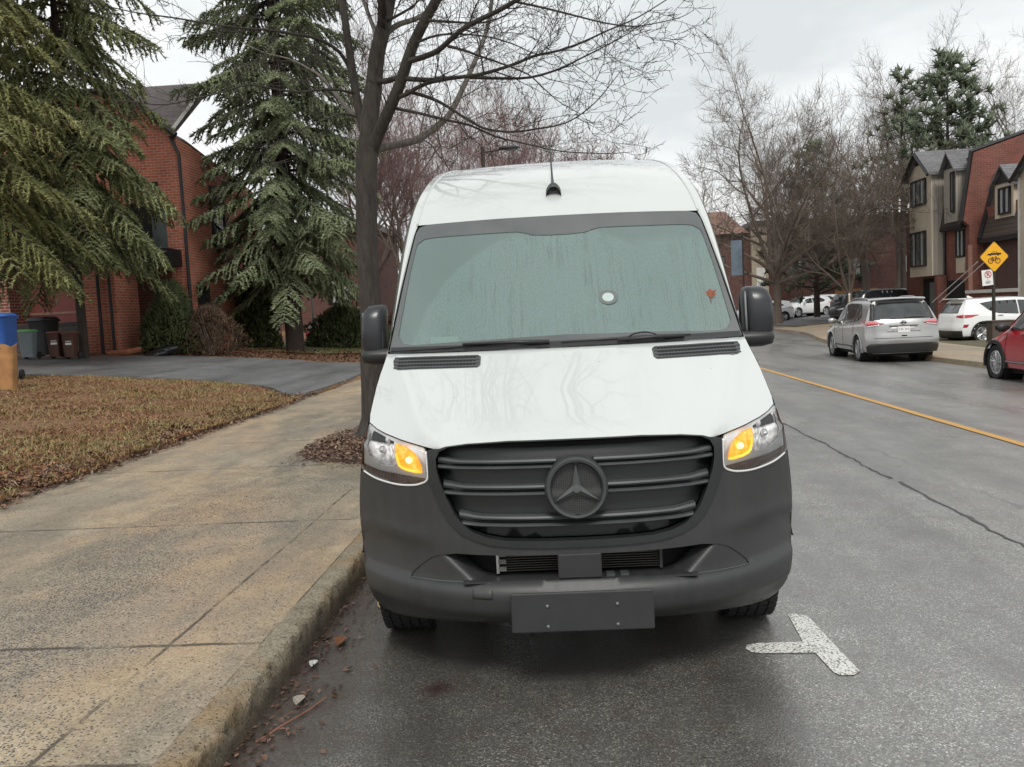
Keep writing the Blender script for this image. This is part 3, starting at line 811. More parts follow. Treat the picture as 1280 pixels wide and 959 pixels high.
    if True:
        br = MB()
        for k in range(3): br.box((-.332, .135, .535 + k * .032), (.034, .012, .020))
        obj('bracket_tab', br, simple('dull_bracket_metal', (.16, .15, .14), .5, .4), van)
    sb = obj('sensor_box', MB().box((0, .10, .562), (.185, .12, .108)), plate_m, van); bevel(sb, .006)
    for k in range(5):
        x = .03 + k * .06
        obj('shelf_rib', MB().box((x - .08, .085 + .004 * k, .508), (.035 if k > 1 else .09, .05, .008)), slat_m, van)
    tow = obj('tow_cover', cdt_panel([(-.46, .502), (-.375, .500), (-.375, .435), (-.46, .437)], [], .02, lift(-.0025), .01), bump_m, van, True)
    # bumper ledge: a lighter crest that runs along the whole bumper is the bumper's own profile
    # ---- plate board on four screws
    pl = MB().box((0, -.022, .389), (.594, .016, .168))
    plate = obj('mounting_board', pl, plate_m, van); bevel(plate, .006, 3)
    obj('board_bracket', MB().box((0, -.002, .385), (.48, .03, .14)), MAT['dark'], plate)
    for sx in (-.145, .145):
        for z in (.418, .331):
            sc = MB().lathe([(.0075, 0), (.0075, .004), (.004, .006), (0, .006)], 12, Matrix.Translation((sx, -.031, z)) @ Matrix.Rotation(PI / 2, 4, 'X'))
            obj('screw', sc, simple('dull_screw_metal', (.16, .16, .16), .4, .5), plate, True)
    # ---- head lamps
    lamp_o = [(.963, 1.146), (.912, 1.125), (.86, 1.108), (.774, 1.088), (.657, 1.066), (.645, 1.05), (.643, .926), (.68, .905), (.725, .895), (.785, .891), (.843, .894), (.90, .901), (.942, .911), (.985, .927), (1.0, .94), (.990, 1.01), (.978, 1.08)]
    clear_o = [(.945, 1.122), (.90, 1.107), (.86, 1.094), (.812, 1.078), (.806, 1.03), (.792, .972), (.84, .964), (.885, .968), (.925, .983), (.955, 1.007), (.962, 1.05), (.957, 1.095)]
    amber_o = [(.806, 1.072), (.765, 1.066), (.735, 1.058), (.71, 1.043), (.692, 1.024), (.678, .995), (.671, .968), (.673, .952), (.70, .952), (.745, .956), (.775, .965), (.789, .974), (.798, 1.0), (.804, 1.03)]
    refl_o = [(.650, .926), (.68, .907), (.725, .897), (.785, .893), (.843, .896), (.90, .903), (.942, .913), (.982, .929), (.980, .962), (.94, .951), (.902, .945), (.85, .941), (.792, .938), (.72, .934)]
    mch = simple('lamp_housing_chrome', (.66, .67, .67), .25, .25, var=.06, coat=.6)
    def m_reflector():
        M = NT('faceted_lamp_reflector'); c = M.coord(); v = M.noise(c, 16, 3, .6)
        M.P(Base_Color=M.ramp(v, [(.3, .62), (.55, .95)]), Metallic=0.0, Roughness=.16, Normal=M.bump(M.voro(c, 34, 'F1'), .7, .02)); return M.m
    mref = m_reflector()
    def m_amber():
        M = NT('lit_amber_lamp'); c = M.coord()
        v = M.voro(M.mapv(c, (1, .6, 1)), 120, 'F1'); n = M.noise(M.mapv(c, (1, 1, .5)), 30, 4, .65)
        f = M.math('ADD', M.math('MULTIPLY', v, .35), M.math('MULTIPLY', n, .8))
        e = M.ramp(f, [(.30, (.45, .10, .004)), (.55, (1.0, .33, .02)), (.85, (1.0, .66, .20))])
        M.P(Base_Color=(.6, .25, .02), Emission_Color=e, Emission_Strength=.62, Roughness=.2); return M.m
    def m_amber_rim():
        M = NT('bright_amber_rim'); n = M.noise(M.coord(), 12, 3)
        M.P(Base_Color=(.7, .35, .03), Emission_Color=M.ramp(n, [(.3, (1, .42, .02)), (.7, (1, .66, .10))]), Emission_Strength=.85, Roughness=.2); return M.m
    mam, mamr = m_amber(), m_amber_rim()
    mbulb = NT('glowing_bulb'); mbulb.P(Base_Color=(.8, .6, .3), Emission_Color=(1, .80, .42, 1), Emission_Strength=1.0); mbulb = mbulb.m
    def m_refstrip():
        M = NT('ribbed_grey_reflector_strip'); c = M.coord(); x, y, z = M.xyz(c)
        w = M.math('SINE', M.math('MULTIPLY', x, 760)); n = M.noise(c, 4, 3)
        k = M.ramp(M.math('MULTIPLY_ADD', w, .25, n), [(.25, (.10, .07, .065)), (.7, (.27, .22, .21))])
        M.P(Base_Color=k, Roughness=.2, Coat_Weight=1, Normal=M.bump(w, .5, .004)); return M.m
    mstrip = m_refstrip(); mlens = m_clear('clear_lamp_lens', (1, 1, 1))
    for s in (-1, 1):
        L = lambda off, s=s: (lambda x, z: (s * x, Sy(x, z) + off, z))
        lamp = obj('headlight', cdt_panel(lamp_o, [], .03, L(.115), -.105), simple('grey_lamp_body', (.34, .35, .36), .35, .2), van, True)
        fr = obj('lamp_bezel', cdt_panel([(.960, 1.143), (.912, 1.122), (.86, 1.105), (.774, 1.085), (.660, 1.064), (.650, 1.045), (.648, .928), (.72, .934), (.792, .938), (.85, .941), (.902, .945), (.94, .951), (.984, .963), (.978, 1.08)], [clear_o, amber_o], .025, L(.012), .035), mch, lamp); shade_auto(fr, 40)
        def bowl(x, z, s=s):
            dx = (x - .88) / .075; dz = (z - 1.04) / .075
            return (s * x, Sy(x, z) + .012 + .06 * max(0, 1 - .5 * (dx * dx + dz * dz)), z)
        obj('reflector_bowl', cdt_panel(clear_o, [], .016, bowl), mref, lamp, True)
        bulb = MB().lathe([(.0, -.02), (.012, -.015), (.018, 0), (.012, .015), (0, .02)], 14, Matrix.Translation((s * .88, Sy(.88, 1.035) + .05, 1.035)) @ Matrix.Rotation(PI / 2, 4, 'X'))
        obj('bulb', bulb, MAT['lampglass'], lamp, True)
        obj('projector_eye', MB().lathe([(.0, .012), (.012, .01), (.017, 0)], 16, Matrix.Translation((s * .845, Sy(.845, 1.085) + .03, 1.082)) @ Matrix.Rotation(PI / 2, 4, 'X')), mch, lamp, True)
        obj('turn_signal', cdt_panel(amber_o, [], .014, lambda x, z, s=s: (s * x, Sy(x, z) + .014 + .02 * math.sin(max(0, min(1, (x - .67) / .14)) * PI), z)), mam, lamp, True)
        obj('turn_signal_bulb', MB().lathe([(0, -.018), (.012, -.012), (.016, 0), (.012, .012), (0, .018)], 14, Matrix.Translation((s * .735, Sy(.735, 1.005) + .012, 1.005)) @ Matrix.Rotation(PI / 2, 4, 'X')), mbulb, lamp, True)
        obj('turn_signal_rim', MB().tube([(s * x, Sy(x, z) + .010, z) for x, z in ((.676, .957), (.70, .956), (.745, .961), (.775, .970), (.786, .980), (.794, 1.005), (.799, 1.03))], .006, 6), mamr, lamp, True)
        obj('reflector_strip', cdt_panel(refl_o, [], .02, L(.006)), mstrip, lamp, True)
        obj('lens', cdt_panel(lamp_o, [], .03, L(-.004), .012), mlens, lamp, True)
        obj('lamp_edge', MB().tube([(s * x, Sy(x, z) - .002, z) for x, z in catmull([(.648, 1.05), (.645, .99), (.646, .93), (.68, .907), (.725, .897), (.785, .893), (.843, .896), (.90, .903), (.942, .913), (.985, .929)], 4)], .0055, 6), mch, lamp, True)
    # ---- vents in the bonnet
    for s in (-1, 1):
        vt = [(.445, 1.437), (.425, 1.428), (.425, 1.39), (.44, 1.380), (.60, 1.380), (.86, 1.378), (.880, 1.386), (.892, 1.42), (.880, 1.436), (.70, 1.438)]
        v_ = obj('bonnet_vent', cdt_panel(vt, [], .02, lambda x, z, s=s: (s * x, Sy(x, z) - .004, z), .02), slat_m, van); shade_auto(v_, 45)
        for k in range(3):
            z = 1.393 + k * .0155
            for q in range(26):
                x0 = .445 + q * .0162; x1 = x0 + .0125
                sl = None
        gm = MB()
        for k in range(3):
            z = 1.393 + k * .0155
            for q in range(24):
                x0 = .450 + q * .0172; x1 = x0 + .014
                P4 = [Vector((s * x, Sy(x, zz) - .0062, zz)) for x, zz in ((x0, z), (x1, z), (x1, z + .006), (x0, z + .006))]
                gm.add(P4, [(0, 1, 2, 3)])
        obj('vent_grille', gm, MAT['dark'], v_)
        for k in range(4):
            z = 1.386 + k * .0155
            obj('vent_bar', MB().tube([(s * x, Sy(x, z) - .007, z) for x in np.linspace(.435, .882, 14)], .0035, 6), slat_m, v_, True)
    # ---- scuttle and wipers
    obj('scuttle', MB().grid([[(x, Sy(x, 1.468) + dy - .002, 1.468 + dz) for dy, dz in ((-.030, -.010), (-.004, .004), (.012, .018))] for x in np.linspace(-.92, .92, 40)]), MAT['black'], van, True)
    def wiper(p0, p1, p2):
        a = MB()
        a.tube([FP(p0, -.02), FP(((p0[0] * .6 + p1[0] * .4), p0[1] * .6 + p1[1] * .4 + .006), -.045), FP(p1, -.035)], [.013, .010, .007], 8)
        w = obj('wiper', a, MAT['black'], van, True)
        obj('wiper_blade', MB().tube([FP(q, -.016) for q in p2], [.004, .008, .009, .008, .004], 6), MAT['black'], w, True)
    wiper((-.08, 1.482), (-.52, 1.490), [(-.915, 1.466), (-.78, 1.470), (-.6, 1.476), (-.45, 1.484), (-.30, 1.494)])
    wiper((.60, 1.478), (.26, 1.476), [(.64, 1.484), (.5, 1.486), (.36, 1.485), (.2, 1.483), (-.02, 1.478)])
    obj('washer_hose', MB().tube([FP(q, -.03) for q in catmull([(.30, 1.476), (.34, 1.50), (.40, 1.508), (.45, 1.498), (.475, 1.482)], 5)], .0045, 6), MAT['black'], van, True)
    # ---- marks on the glass
    stc = MB().lathe([(.030, 0), (.050, 0), (.050, .002), (.030, .002)], 32, Matrix.Translation(FP((.238, 1.694), -.002)) @ Matrix.Rotation(rad(50), 4, 'X'))
    obj('ring_sticker', stc, simple('grey_ring_sticker', (.10, .12, .12), .5), van)
    sw = MB().lathe([(.030, 0.001), (0, .001)], 32, Matrix.Translation(FP((.238, 1.694), -.003)) @ Matrix.Rotation(rad(50), 4, 'X'))
    obj('sticker_centre', sw, simple('pale_sticker', (.42, .50, .48), .5), van)
    obj('paper_slip', MB().grid([[FP((x, z), .02) for z in (1.50, 1.53)] for x in (-.70, -.55)]), simple('pale_paper', (.55, .66, .62), .8), van)
    obj('sensor_mount', cdt_panel([(-.075, 2.10), (.085, 2.10), (.085, 2.015), (.06, 1.985), (-.05, 1.985), (-.075, 2.015)], [], .04, lift(.012)), simple('dark_mount_plastic', (.05, .055, .055), .5), van, True)
    # ---- mirrors
    for s in (-1, 1):
        mr = MB()
        # housing: stack of rounded sections from bottom to top
        secs = []
        mw, mc = (.77, -.002) if s > 0 else (.66, -.028)
        for z, w, d, cx, cy in ((1.425, .03, .03, 1.075, 1.36), (1.435, .085, .085, 1.085, 1.36), (1.48, .098, .105, 1.088, 1.36), (1.56, .100, .112, 1.088, 1.36), (1.64, .097, .110, 1.083, 1.365), (1.69, .088, .095, 1.075, 1.37), (1.712, .070, .065, 1.066, 1.375), (1.720, .03, .03, 1.06, 1.38)):
            w *= mw; cx += mc
            ring_ = []
            for k in range(28):
                a = 2 * PI * k / 28; ca, sa = math.cos(a), math.sin(a); e = .55
                ring_.append((s * (cx + w * math.copysign(abs(ca) ** e, ca)), cy + d * math.copysign(abs(sa) ** e, sa), z))
            secs.append(ring_ + [ring_[0]])
        mr.grid(secs)
        m_ = obj('side_mirror', mr.mesh('side_mirror', weld=.001), MAT['mirrorshell'], van); shade_auto(m_, 60)
        foot = MB()
        fs = []
        for z, x0, x1, y0, y1 in ((1.385, 1.0, 1.13, 1.30, 1.46), (1.40, .93, 1.185, 1.25, 1.48), (1.435, .92, 1.195, 1.235, 1.485), (1.455, .92, 1.192, 1.24, 1.48), (1.475, .94, 1.185, 1.27, 1.46)):
            r_ = []
            for k in range(24):
                a = 2 * PI * k / 24; ca, sa = math.cos(a), math.sin(a); e = .5
                r_.append((s * ((x0 + x1) / 2 - (.012 if s > 0 else .03) + (x1 - x0) / 2 * (.86 if s > 0 else .80) * math.copysign(abs(ca) ** e, ca)), (y0 + y1) / 2 + (y1 - y0) / 2 * math.copysign(abs(sa) ** e, sa), z))
            fs.append(r_ + [r_[0]])
        foot.grid(fs)
        f_ = obj('mirror_arm', foot.mesh('mirror_arm', weld=.001), MAT['black'], m_); shade_auto(f_, 60)
        obj('mirror_glass', MB().box((s * 1.08, 1.478, 1.57), (.14, .006, .22)), MAT['glasswin'], m_)
        obj('mirror_trim', MB().tube([(s * 1.008, 1.28, 1.46), (s * 1.006, 1.28, 1.56), (s * 1.006, 1.29, 1.66), (s * 1.012, 1.31, 1.69)], .006, 6), simple('grey_mirror_trim', (.20, .21, .22), .3), m_, True)
    # ---- roof antenna
    an = MB()
    A0 = Vector((-.012, Sy(0, 2.30) - .0, 2.30))
    an.grid([[A0 + Vector((w * math.cos(a), -.012 + h * .55 - w * .3 * math.sin(a), h + w * 1.25 * math.sin(a))) for a in np.linspace(0, 2 * PI, 21)] for w, h in ((.044, -.01), (.044, .012), (.034, .03), (.016, .044), (.0, .048))])
    o = obj('antenna', an.mesh('antenna', weld=.001), MAT['antenna'], van); shade_auto(o, 50)
    obj('antenna_rod', MB().tube([A0 + Vector((0, .01, .035)), A0 + Vector((-.002, .10, .12)), A0 + Vector((-.004, .30, .36))], [.012, .006, .004], 8), MAT['antenna'], o, True)
    # ---- side windows, door seams, mouldings
    for s in (-1, 1):
        G2 = []
        for z in np.linspace(1.40, 1.98, 8):
            y0 = np.interp(z, [1.40, 1.98], [1.52, 1.86]); G2.append([(s * (float(WW(z)) + .003), y, z) for y in np.linspace(y0, 2.62, 8)])
        obj('door_window', MB().grid(G2), MAT['glassd'], van, True)
        for yy in (1.48, 2.70, 3.95):
            obj('door_seam', MB().tube([(s * (float(WW(z)) + .0005), yy, z) for z in np.linspace(.45, 1.25 if yy < 2 else 2.1, 14)], .004, 4), MAT['dark'], van)
        obj('door_handle', MB().box((s * 1.005, 2.5, 1.22), (.03, .2, .04)), MAT['black'], van)
        obj('side_moulding', MB().box((s * 1.022, 3.6, .68), (.02, 3.6, .14)), bump_m, van)
        for yy in (.98, 4.62):
            ar = MB().prism([(yy + .43 * math.cos(a), max(.52, .36 + .43 * math.sin(a))) for a in np.linspace(-.14, PI + .14, 24)], s * 1.025, s * 1.036, Matrix(((0, 0, 1, 0), (1, 0, 0, 0), (0, 1, 0, 0), (0, 0, 0, 1))))
            obj('wheel_arch', ar, MAT['dark'], van)
        obj('tail_lamp', MB().box((s * .97, 5.87, 1.2), (.1, .08, .6)), MAT['tail'], van)
    for x, y, s in ((-.895, .99, -1), (.895, .99, 1), (-.895, 4.62, -1), (.895, 4.62, 1)):
        wheel(van, x + (-.02 if s > 0 else .02), y, .350, .245, s)
    # wheel liners hide the hollow above the tyres
    for s in (-1, 1):
        obj('wheel_liner', MB().box2((s * .70, .55, .36), (s * .98, 1.45, .95)), MAT['dark'], van)
    # ---- cabin
    greyd = simple('grey_dashboard', (.14, .16, .16), .8); seatm = simple('grey_seat_cloth', (.045, .05, .05), .9); cabm = simple('pale_cabin_lining', (.16, .18, .175), .9)
    D = MB(); D.grid([[(x, y, z) for y, z in ((.86 + .26 * abs(x) ** 2.5, 1.44), (1.0 + .26 * abs(x) ** 2.5, 1.48), (1.25, 1.50), (1.42, 1.47), (1.46, 1.36), (1.44, 1.05))] for x in np.linspace(-.88, .88, 24)])
    dash = obj('dashboard', D, greyd, van, True)
    hoodb = MB(); hoodb.grid([[(.48 + .22 * math.cos(a), y, 1.47 + .10 * math.sin(a)) for a in np.linspace(0, PI, 15)] for y in (1.15, 1.40)]); obj('instrument_hood', hoodb, greyd, dash, True)
    obj('bulkhead', MB().box2((-.88, 2.75, .5), (.88, 2.8, 2.5)), cabm, van)
    obj('cabin_floor', MB().box2((-.9, 1.3, .55), (.9, 2.8, .6)), MAT['dark'], van)
    Mst = Matrix.Translation((.48, 1.58, 1.42)) @ Matrix.Rotation(rad(-35), 4, 'X')
    sw_ = MB().tube([Mst @ Vector((.19 * math.cos(a), .19 * math.sin(a), 0)) for a in np.linspace(0, 2 * PI, 33)], .016, 8, False)
    for a in (0, PI, -PI / 2): sw_.tube([Mst @ Vector((0, 0, -.02)), Mst @ Vector((.18 * math.cos(a), .18 * math.sin(a), 0))], .018, 6)
    obj('steering_wheel', sw_, MAT['black'], van, True)
    for x in (-.48, .48):
        s_ = MB().box((x, 2.25, 1.28), (.50, .16, .75)); st_ = obj('seat', s_, seatm, van); bevel(st_, .06, 3)
        h_ = obj('headrest', MB().box((x, 2.26, 1.78), (.27, .12, .20)), seatm, st_); bevel(h_, .04, 3)
    return van
MAT['mirrorshell'] = simple('satin_black_mirror_shell', (.020, .022, .025), .30, bump=.08, bscale=300)
MAT['antenna'] = simple('grey_antenna_plastic', (.045, .05, .05), .4)
build_van()
# the leaf stuck on the windscreen rests on it and is a thing of its own
def leaf_on_glass():
    a = Vector((.036, 3.6, 0)); mb = MB()
    c = FP((.79, 1.689), -.006)
    pts = [(0, -.035), (.012, -.018), (.034, -.016), (.020, .0), (.036, .022), (.012, .016), (.0, .034), (-.010, .014), (-.040, .020), (-.022, 0), (-.030, -.016), (-.010, -.018)]
    P3 = [c + Vector((x, z * .62 + (-.004 if abs(x) > .03 else 0), z * .78)) for x, z in pts] + [c + Vector((0, -.008, 0))]
    mb.add(P3, [(i, (i + 1) % 12, 12) for i in range(12)])
    mb.tube([c + Vector((0, -.02, -.02)), c + Vector((-.004, -.035, -.055))], .0025, 5)
    o = obj('maple_leaf', mb, simple('red_brown_leaf', (.22, .055, .022), .6, var=.4, scale=30))
    o.location = a; o.rotation_euler = (0, 0, rad(1.15))
    tag(o, 'small red brown leaf stuck on the wet windscreen of the white van', 'leaf')
leaf_on_glass()
# ------------------------------------------------------------------ ground, road, pavements
def fbm(x, y, s=1.0, seed=0):
    v = 0; a = .5
    for o in range(3):
        v += a * math.sin(x * s * 1.7 + seed + 2.1 * math.sin(y * s * 1.3 + o + seed)) * math.cos(y * s * 1.9 + 1.7 * math.sin(x * s * 1.1 - o * 2 + seed))
        s *= 2.13; a *= .5
    return v
def zl(X): return .15 + .075 * max(0, min(-X - 5.0, 13))
_kr = pch([-20, 10, 15, 17.5, 19.5, 23, 30, 37, 41, 46, 60], [9.95, 9.95, 9.9, 9.7, 9.35, 9.25, 9.5, 10.5, 11.3, 11.8, 11.9])
def kerb_r(Y): return float(_kr(Y))
def zroad(X): return 0.0 if X < 4.7 else -.025 * min(X - 4.7, 5.2)
def zr(X, Y):
    """height of the land right of the road"""
    d = X - kerb_r(Y)
    s = sm(37, 46, Y)
    return .02 + .045 * max(0, min(d - 1.2, 7)) * s - .36 * sm(1.6, 5.0, d) * (1 - s)
def sheet(name, xs, ys, zf, m, kind='structure'):
    G = [[(x, y, zf(x, y)) for y in ys] for x in xs]
    return obj(name, MB().grid(G).mesh(name, fix=False), m, None, True, kind)
YS = list(np.arange(-12, 60, 1.0)) + [70, 90, 130, 200]
obj('ground', MB().add([(-900, -60, -.2), (900, -60, -.2), (900, 1500, -.2), (-900, 1500, -.2)], [(0, 1, 2, 3)]), MAT['ground'], None, False, 'structure')
G = []
for y in YS:
    k = kerb_r(y); G.append([(-1.34 + (k + 1.36) * t, y, zroad(-1.34 + (k + 1.36) * t)) for t in np.linspace(0, 1, 24)])
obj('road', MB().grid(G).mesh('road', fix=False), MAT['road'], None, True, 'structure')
for o in (bpy.data.objects['road'],):
    bm = bmesh.new(); bm.from_mesh(o.data); bmesh.ops.recalc_face_normals(bm, faces=bm.faces)
    if sum(f.normal.z for f in bm.faces) < 0: bmesh.ops.reverse_faces(bm, faces=bm.faces)
    bm.to_mesh(o.data); bm.free()
def up(o):
    bm = bmesh.new(); bm.from_mesh(o.data)
    if sum(f.normal.z for f in bm.faces) < 0: bmesh.ops.reverse_faces(bm, faces=bm.faces)
    bm.to_mesh(o.data); bm.free(); return o
# left pavement slab and its worn kerb
up(sheet('pavement', [-5.7, -5.0, -4, -3.4, -3.0, -2.6, -2.0, -1.465], list(np.arange(-6, 60, .5)) + [80, 150], lambda x, y: .15, MAT['walk']))
ky = list(np.arange(1.2, 7.5, .022)) + list(np.arange(7.5, 20, .25)) + [25, 40, 80, 150]
kp = [(-1.466, .1505), (-1.44, .1515), (-1.40, .152), (-1.372, .151), (-1.354, .147), (-1.342, .136), (-1.338, .11), (-1.334, .07), (-1.33, .04), (-1.325, .0), (-1.32, -.03)]
G = []
for y in ky:
    wear = max(0, min(1, (4.6 - y) / 2.2)); row = []
    chip = .5 + .5 * fbm(y, 2, 2.2, 3)
    for i, (x, z) in enumerate(kp):
        e = math.exp(-((i - 5) / 2.6) ** 2)
        n = fbm(y * 9, i * 1.3, 1.0, 1) * .022 + fbm(y * 31, i * 2.3, 1.0, 4) * .014 + random.uniform(-1, 1) * .008
        row.append((x - e * (.03 * wear * chip + n * (.5 + wear)), y, z - e * (.028 * wear * chip + n * .8 * (.4 + wear)) if 0 < i < 10 else z))
    G.append(row)
def m_kerb():
    M = NT('rough_kerb_concrete'); p = M.pos()
    n = M.noise(p, 6, 6, .7); v = M.voro(p, 55, 'F1'); f = M.noise(p, 70, 4, .75)
    c = M.ramp(M.math('MULTIPLY_ADD', f, .6, M.math('MULTIPLY', n, .4)), [(.33, (.07, .06, .045)), (.48, (.25, .215, .155)), (.66, (.42, .375, .28))])
    c = M.mix(M.math('MULTIPLY', M.ramp(M.noise(p, 2.2, 4), [(.5, 0), (.66, .6)]), 1), c, (.33, .20, .08))
    pit = M.ramp(v, [(.10, 1), (.26, 0)])
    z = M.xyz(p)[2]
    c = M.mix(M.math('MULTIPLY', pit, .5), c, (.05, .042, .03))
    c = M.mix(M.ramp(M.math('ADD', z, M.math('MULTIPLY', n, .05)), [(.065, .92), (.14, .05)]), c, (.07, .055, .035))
    M.P(Base_Color=c, Roughness=.8, Normal=M.bump(M.math('SUBTRACT', f, pit), 1.0, .015)); return M.m
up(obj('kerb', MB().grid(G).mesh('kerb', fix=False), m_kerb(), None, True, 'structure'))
# lawn / left land
def lawn_edge(y): return -5.06 + .10 * fbm(y, 0, .9, 2) + .05 * fbm(y * 3, 1, 1, 5)
lx = [0, -.06, -.2, -.5, -1, -1.5, -2.2, -3, -4, -5, -6, -7, -8, -9.5, -11, -13, -16, -20, -30, -60, -150]
G = []
for y in list(np.arange(-6, 24, .35)) + list(np.arange(24, 60, 2)) + [70, 100, 200]:
    row = []
    for i, d in enumerate(lx):
        x = lawn_edge(y) + d
        z = zl(x) + (.045 * fbm(x, y, .8, 1) + .02 * fbm(x * 3, y * 3, 1, 4)) * sm(0, .8, -d) + (.035 if i > 1 else .0) + (-.03 if i == 0 else .0) + .012
        row.append((x, y, z))
    G.append(row)
up(obj('lawn', MB().grid(G).mesh('lawn', fix=False), MAT['lawn'], None, True, 'structure'))
dr = [(-5.15, 17.3), (-6.41, 18.5), (-7.95, 19.3), (-10.29, 19.9), (-12.57, 19.5), (-22, 18.0), (-24, 24.5), (-15.63, 25.2), (-14.69, 25.9), (-13.1, 27.6), (-9.26, 27.6), (-7.33, 26.6), (-5.6, 26.0)]
dr = [tuple(q[:2]) for q in catmull(dr, 5, True)]
up(obj('driveway', cdt_panel(dr, [], .6, lambda x, y: (x, y, zl(x) + .085), .1, (0, 0, -1)), MAT['drive'], None, False, 'structure'))
grs = [(-8.6, 31.0), (-10.5, 31.6), (-13.2, 32.4), (-13.2, 39), (-5.4, 39), (-5.5, 34)]
up(obj('lawn_strip', cdt_panel(grs, [], .6, lambda x, y: (x, y, zl(x) + .10), 0), m_soil('green_spring_grass', ((.05, .05, .016), (.12, .125, .035), (.20, .19, .07)), .9), None, False, 'structure'))
# tree pit with wet leaves
pit = [(-2.9, 9.5), (-2.5, 9.15), (-1.75, 8.8), (-1.62, 9.4), (-1.6, 11.8), (-2.4, 12.1), (-2.9, 11.7), (-3.1, 10.4)]
pitc = [tuple(q[:2]) for q in catmull(pit, 4, True)]
def pitz(x, y): return .150 + .03 * max(0, 1 - ((x + 2.35) ** 2 + ((y - 10.3) / 1.7) ** 2)) + .012 * fbm(x * 4, y * 4, 1, 2)
up(obj('tree_pit', cdt_panel(pitc, [], .15, lambda x, y: (x, y, pitz(x, y)), .02, (0, 0, -1)), MAT['pit'], None, True, 'structure'))
# right pavement, kerb, land
yr = list(np.arange(-6, 46, .8)) + [47, 50, 60, 80]
up(obj('pavement_right', MB().grid([[(kerb_r(y) + d, y, (.02 if d < 1.5 else zr(kerb_r(y) + d, y) + .012) if d > .05 else zz) for d, zz in ((0, -.13), (.02, .005), (.05, .018), (.2, .02), (1.0, .02), (1.45, .02), (2.2, 0), (3.0, 0), (3.4, 0), (3.4 + 2.0 * sm(41, 37, y), 0), (3.4 + 5.5 * sm(41, 37, y), 0))] for y in yr]).mesh('pavement_right', fix=False), MAT['kerbR'] if 'kerbR' in MAT else m_concrete('pale_far_pavement', False), None, False, 'structure'))
up(obj('right_bank', MB().grid([[(kerb_r(y) + d, y, zr(kerb_r(y) + d, y) + .05 * fbm(d, y, 1, 3) - (.06 if d < 2 else .09 * sm(42, 38, y) * (d < 9))) for d in (1.7, 2.2, 3, 4, 5, 6.5, 8, 10, 14, 30, 80)] for y in list(np.arange(-6, 60, 1.2)) + [80, 120, 200]]).mesh('right_bank', fix=False), m_soil('brown_bank_soil', ((.05, .035, .025), (.10, .075, .05), (.16, .125, .085)), .3), None, True, 'structure'))
# paved lot where the street opens out on the right
up(obj('parking_lot', MB().grid([[(x, y, zr(x, y) + .03) for y in (50.5, 55, 60, 68, 75, 90)] for x in (13.2, 14, 16, 18, 20, 30, 60)]).mesh('parking_lot', fix=False), MAT['drive'], None, False, 'structure'))
# painted lines
up(obj('centre_line', MB().grid([[(4.69 + dx + .012 * fbm(y, dx, 1.2), y, .006 + zroad(4.69 + dx)) for dx in (0, .12)] for y in np.arange(1, 48, .5)]).mesh('centre_line', fix=False), MAT['lineyellow'], None, False, 'structure'))
tee = [(1.11, 4.53), (1.15, 4.535), (1.205, 4.50), (1.215, 4.2), (1.235, 3.80), (1.20, 3.765), (1.14, 3.765), (1.12, 3.80), (1.105, 4.02), (.86, 4.03), (.82, 4.045), (.80, 4.09), (.82, 4.135), (.87, 4.155), (1.085, 4.155)]
up(obj('parking_mark', cdt_panel(tee, [], .05, lambda x, y: (x, y, .005)), MAT['linewhite'], None, False, 'structure'))
# long crack in the lane, a real dark tar-filled seam 
def seam(name, pts, w, m):
    G = []
    for i, p in enumerate(pts):
        ww = w * (.5 + abs(fbm(p[1] * 2.3, 1, 1, 7)) * 2.0)
        G.append([(p[0] - ww / 2, p[1], .004 + zroad(p[0])), (p[0] + ww / 2 + .01 * random.random(), p[1], .004 + zroad(p[0]))])
    return up(obj(name, MB().grid(G).mesh(name, fix=False), m, None, False, 'structure'))
mcr = simple('wet_crack_filler', (.035, .034, .033), .4, var=.5, scale=30)
for a_, b_ in ((4.2, 7.8), (7.9, 12.8), (13.2, 15.0)):
    seam('road_crack', [(2.87 + .05 * fbm(y, 0, 1.4, 3) + .03 * fbm(y * 5, 0, 1.4, 3), y) for y in np.arange(a_, b_, .05)], .020, mcr)

# ---- small litter: one mesh of many bent leaves, one of grass blades
def leaf_mesh(name, pts, size, m, label_kind=None, flat=.35):
    n = len(pts); pts = np.asarray(pts, float)
    a = rng.uniform(0, 2 * PI, n); L = size * rng.uniform(.5, 1.4, n); W = L * rng.uniform(.35, .75, n)
    tilt = rng.normal(0, flat, n); roll = rng.normal(0, flat, n)
    ca, sa = np.cos(a), np.sin(a)
    u = np.stack([ca * np.cos(tilt), sa * np.cos(tilt), np.sin(tilt)], 1); v = np.stack([-sa * np.cos(roll), ca * np.cos(roll), np.sin(roll)], 1)
    nz = np.cross(u, v)
    h = rng.uniform(.0, .35, n) * W
    c = pts + np.array([0, 0, .004]) + np.abs(u[:, 2:3]) * L[:, None] * np.array([0, 0, .5])
    P = np.stack([c - u * L[:, None] / 2, c + v * W[:, None] / 2 + nz * h[:, None], c + u * L[:, None] / 2, c - v * W[:, None] / 2 + nz * h[:, None], ], 1).reshape(-1, 3)
    F = np.arange(4 * n).reshape(-1, 4)
    T = np.concatenate([F[:, [0, 1, 2]], F[:, [0, 2, 3]]])
    o = obj(name, np_mesh(name, P, T, 3), m); return o
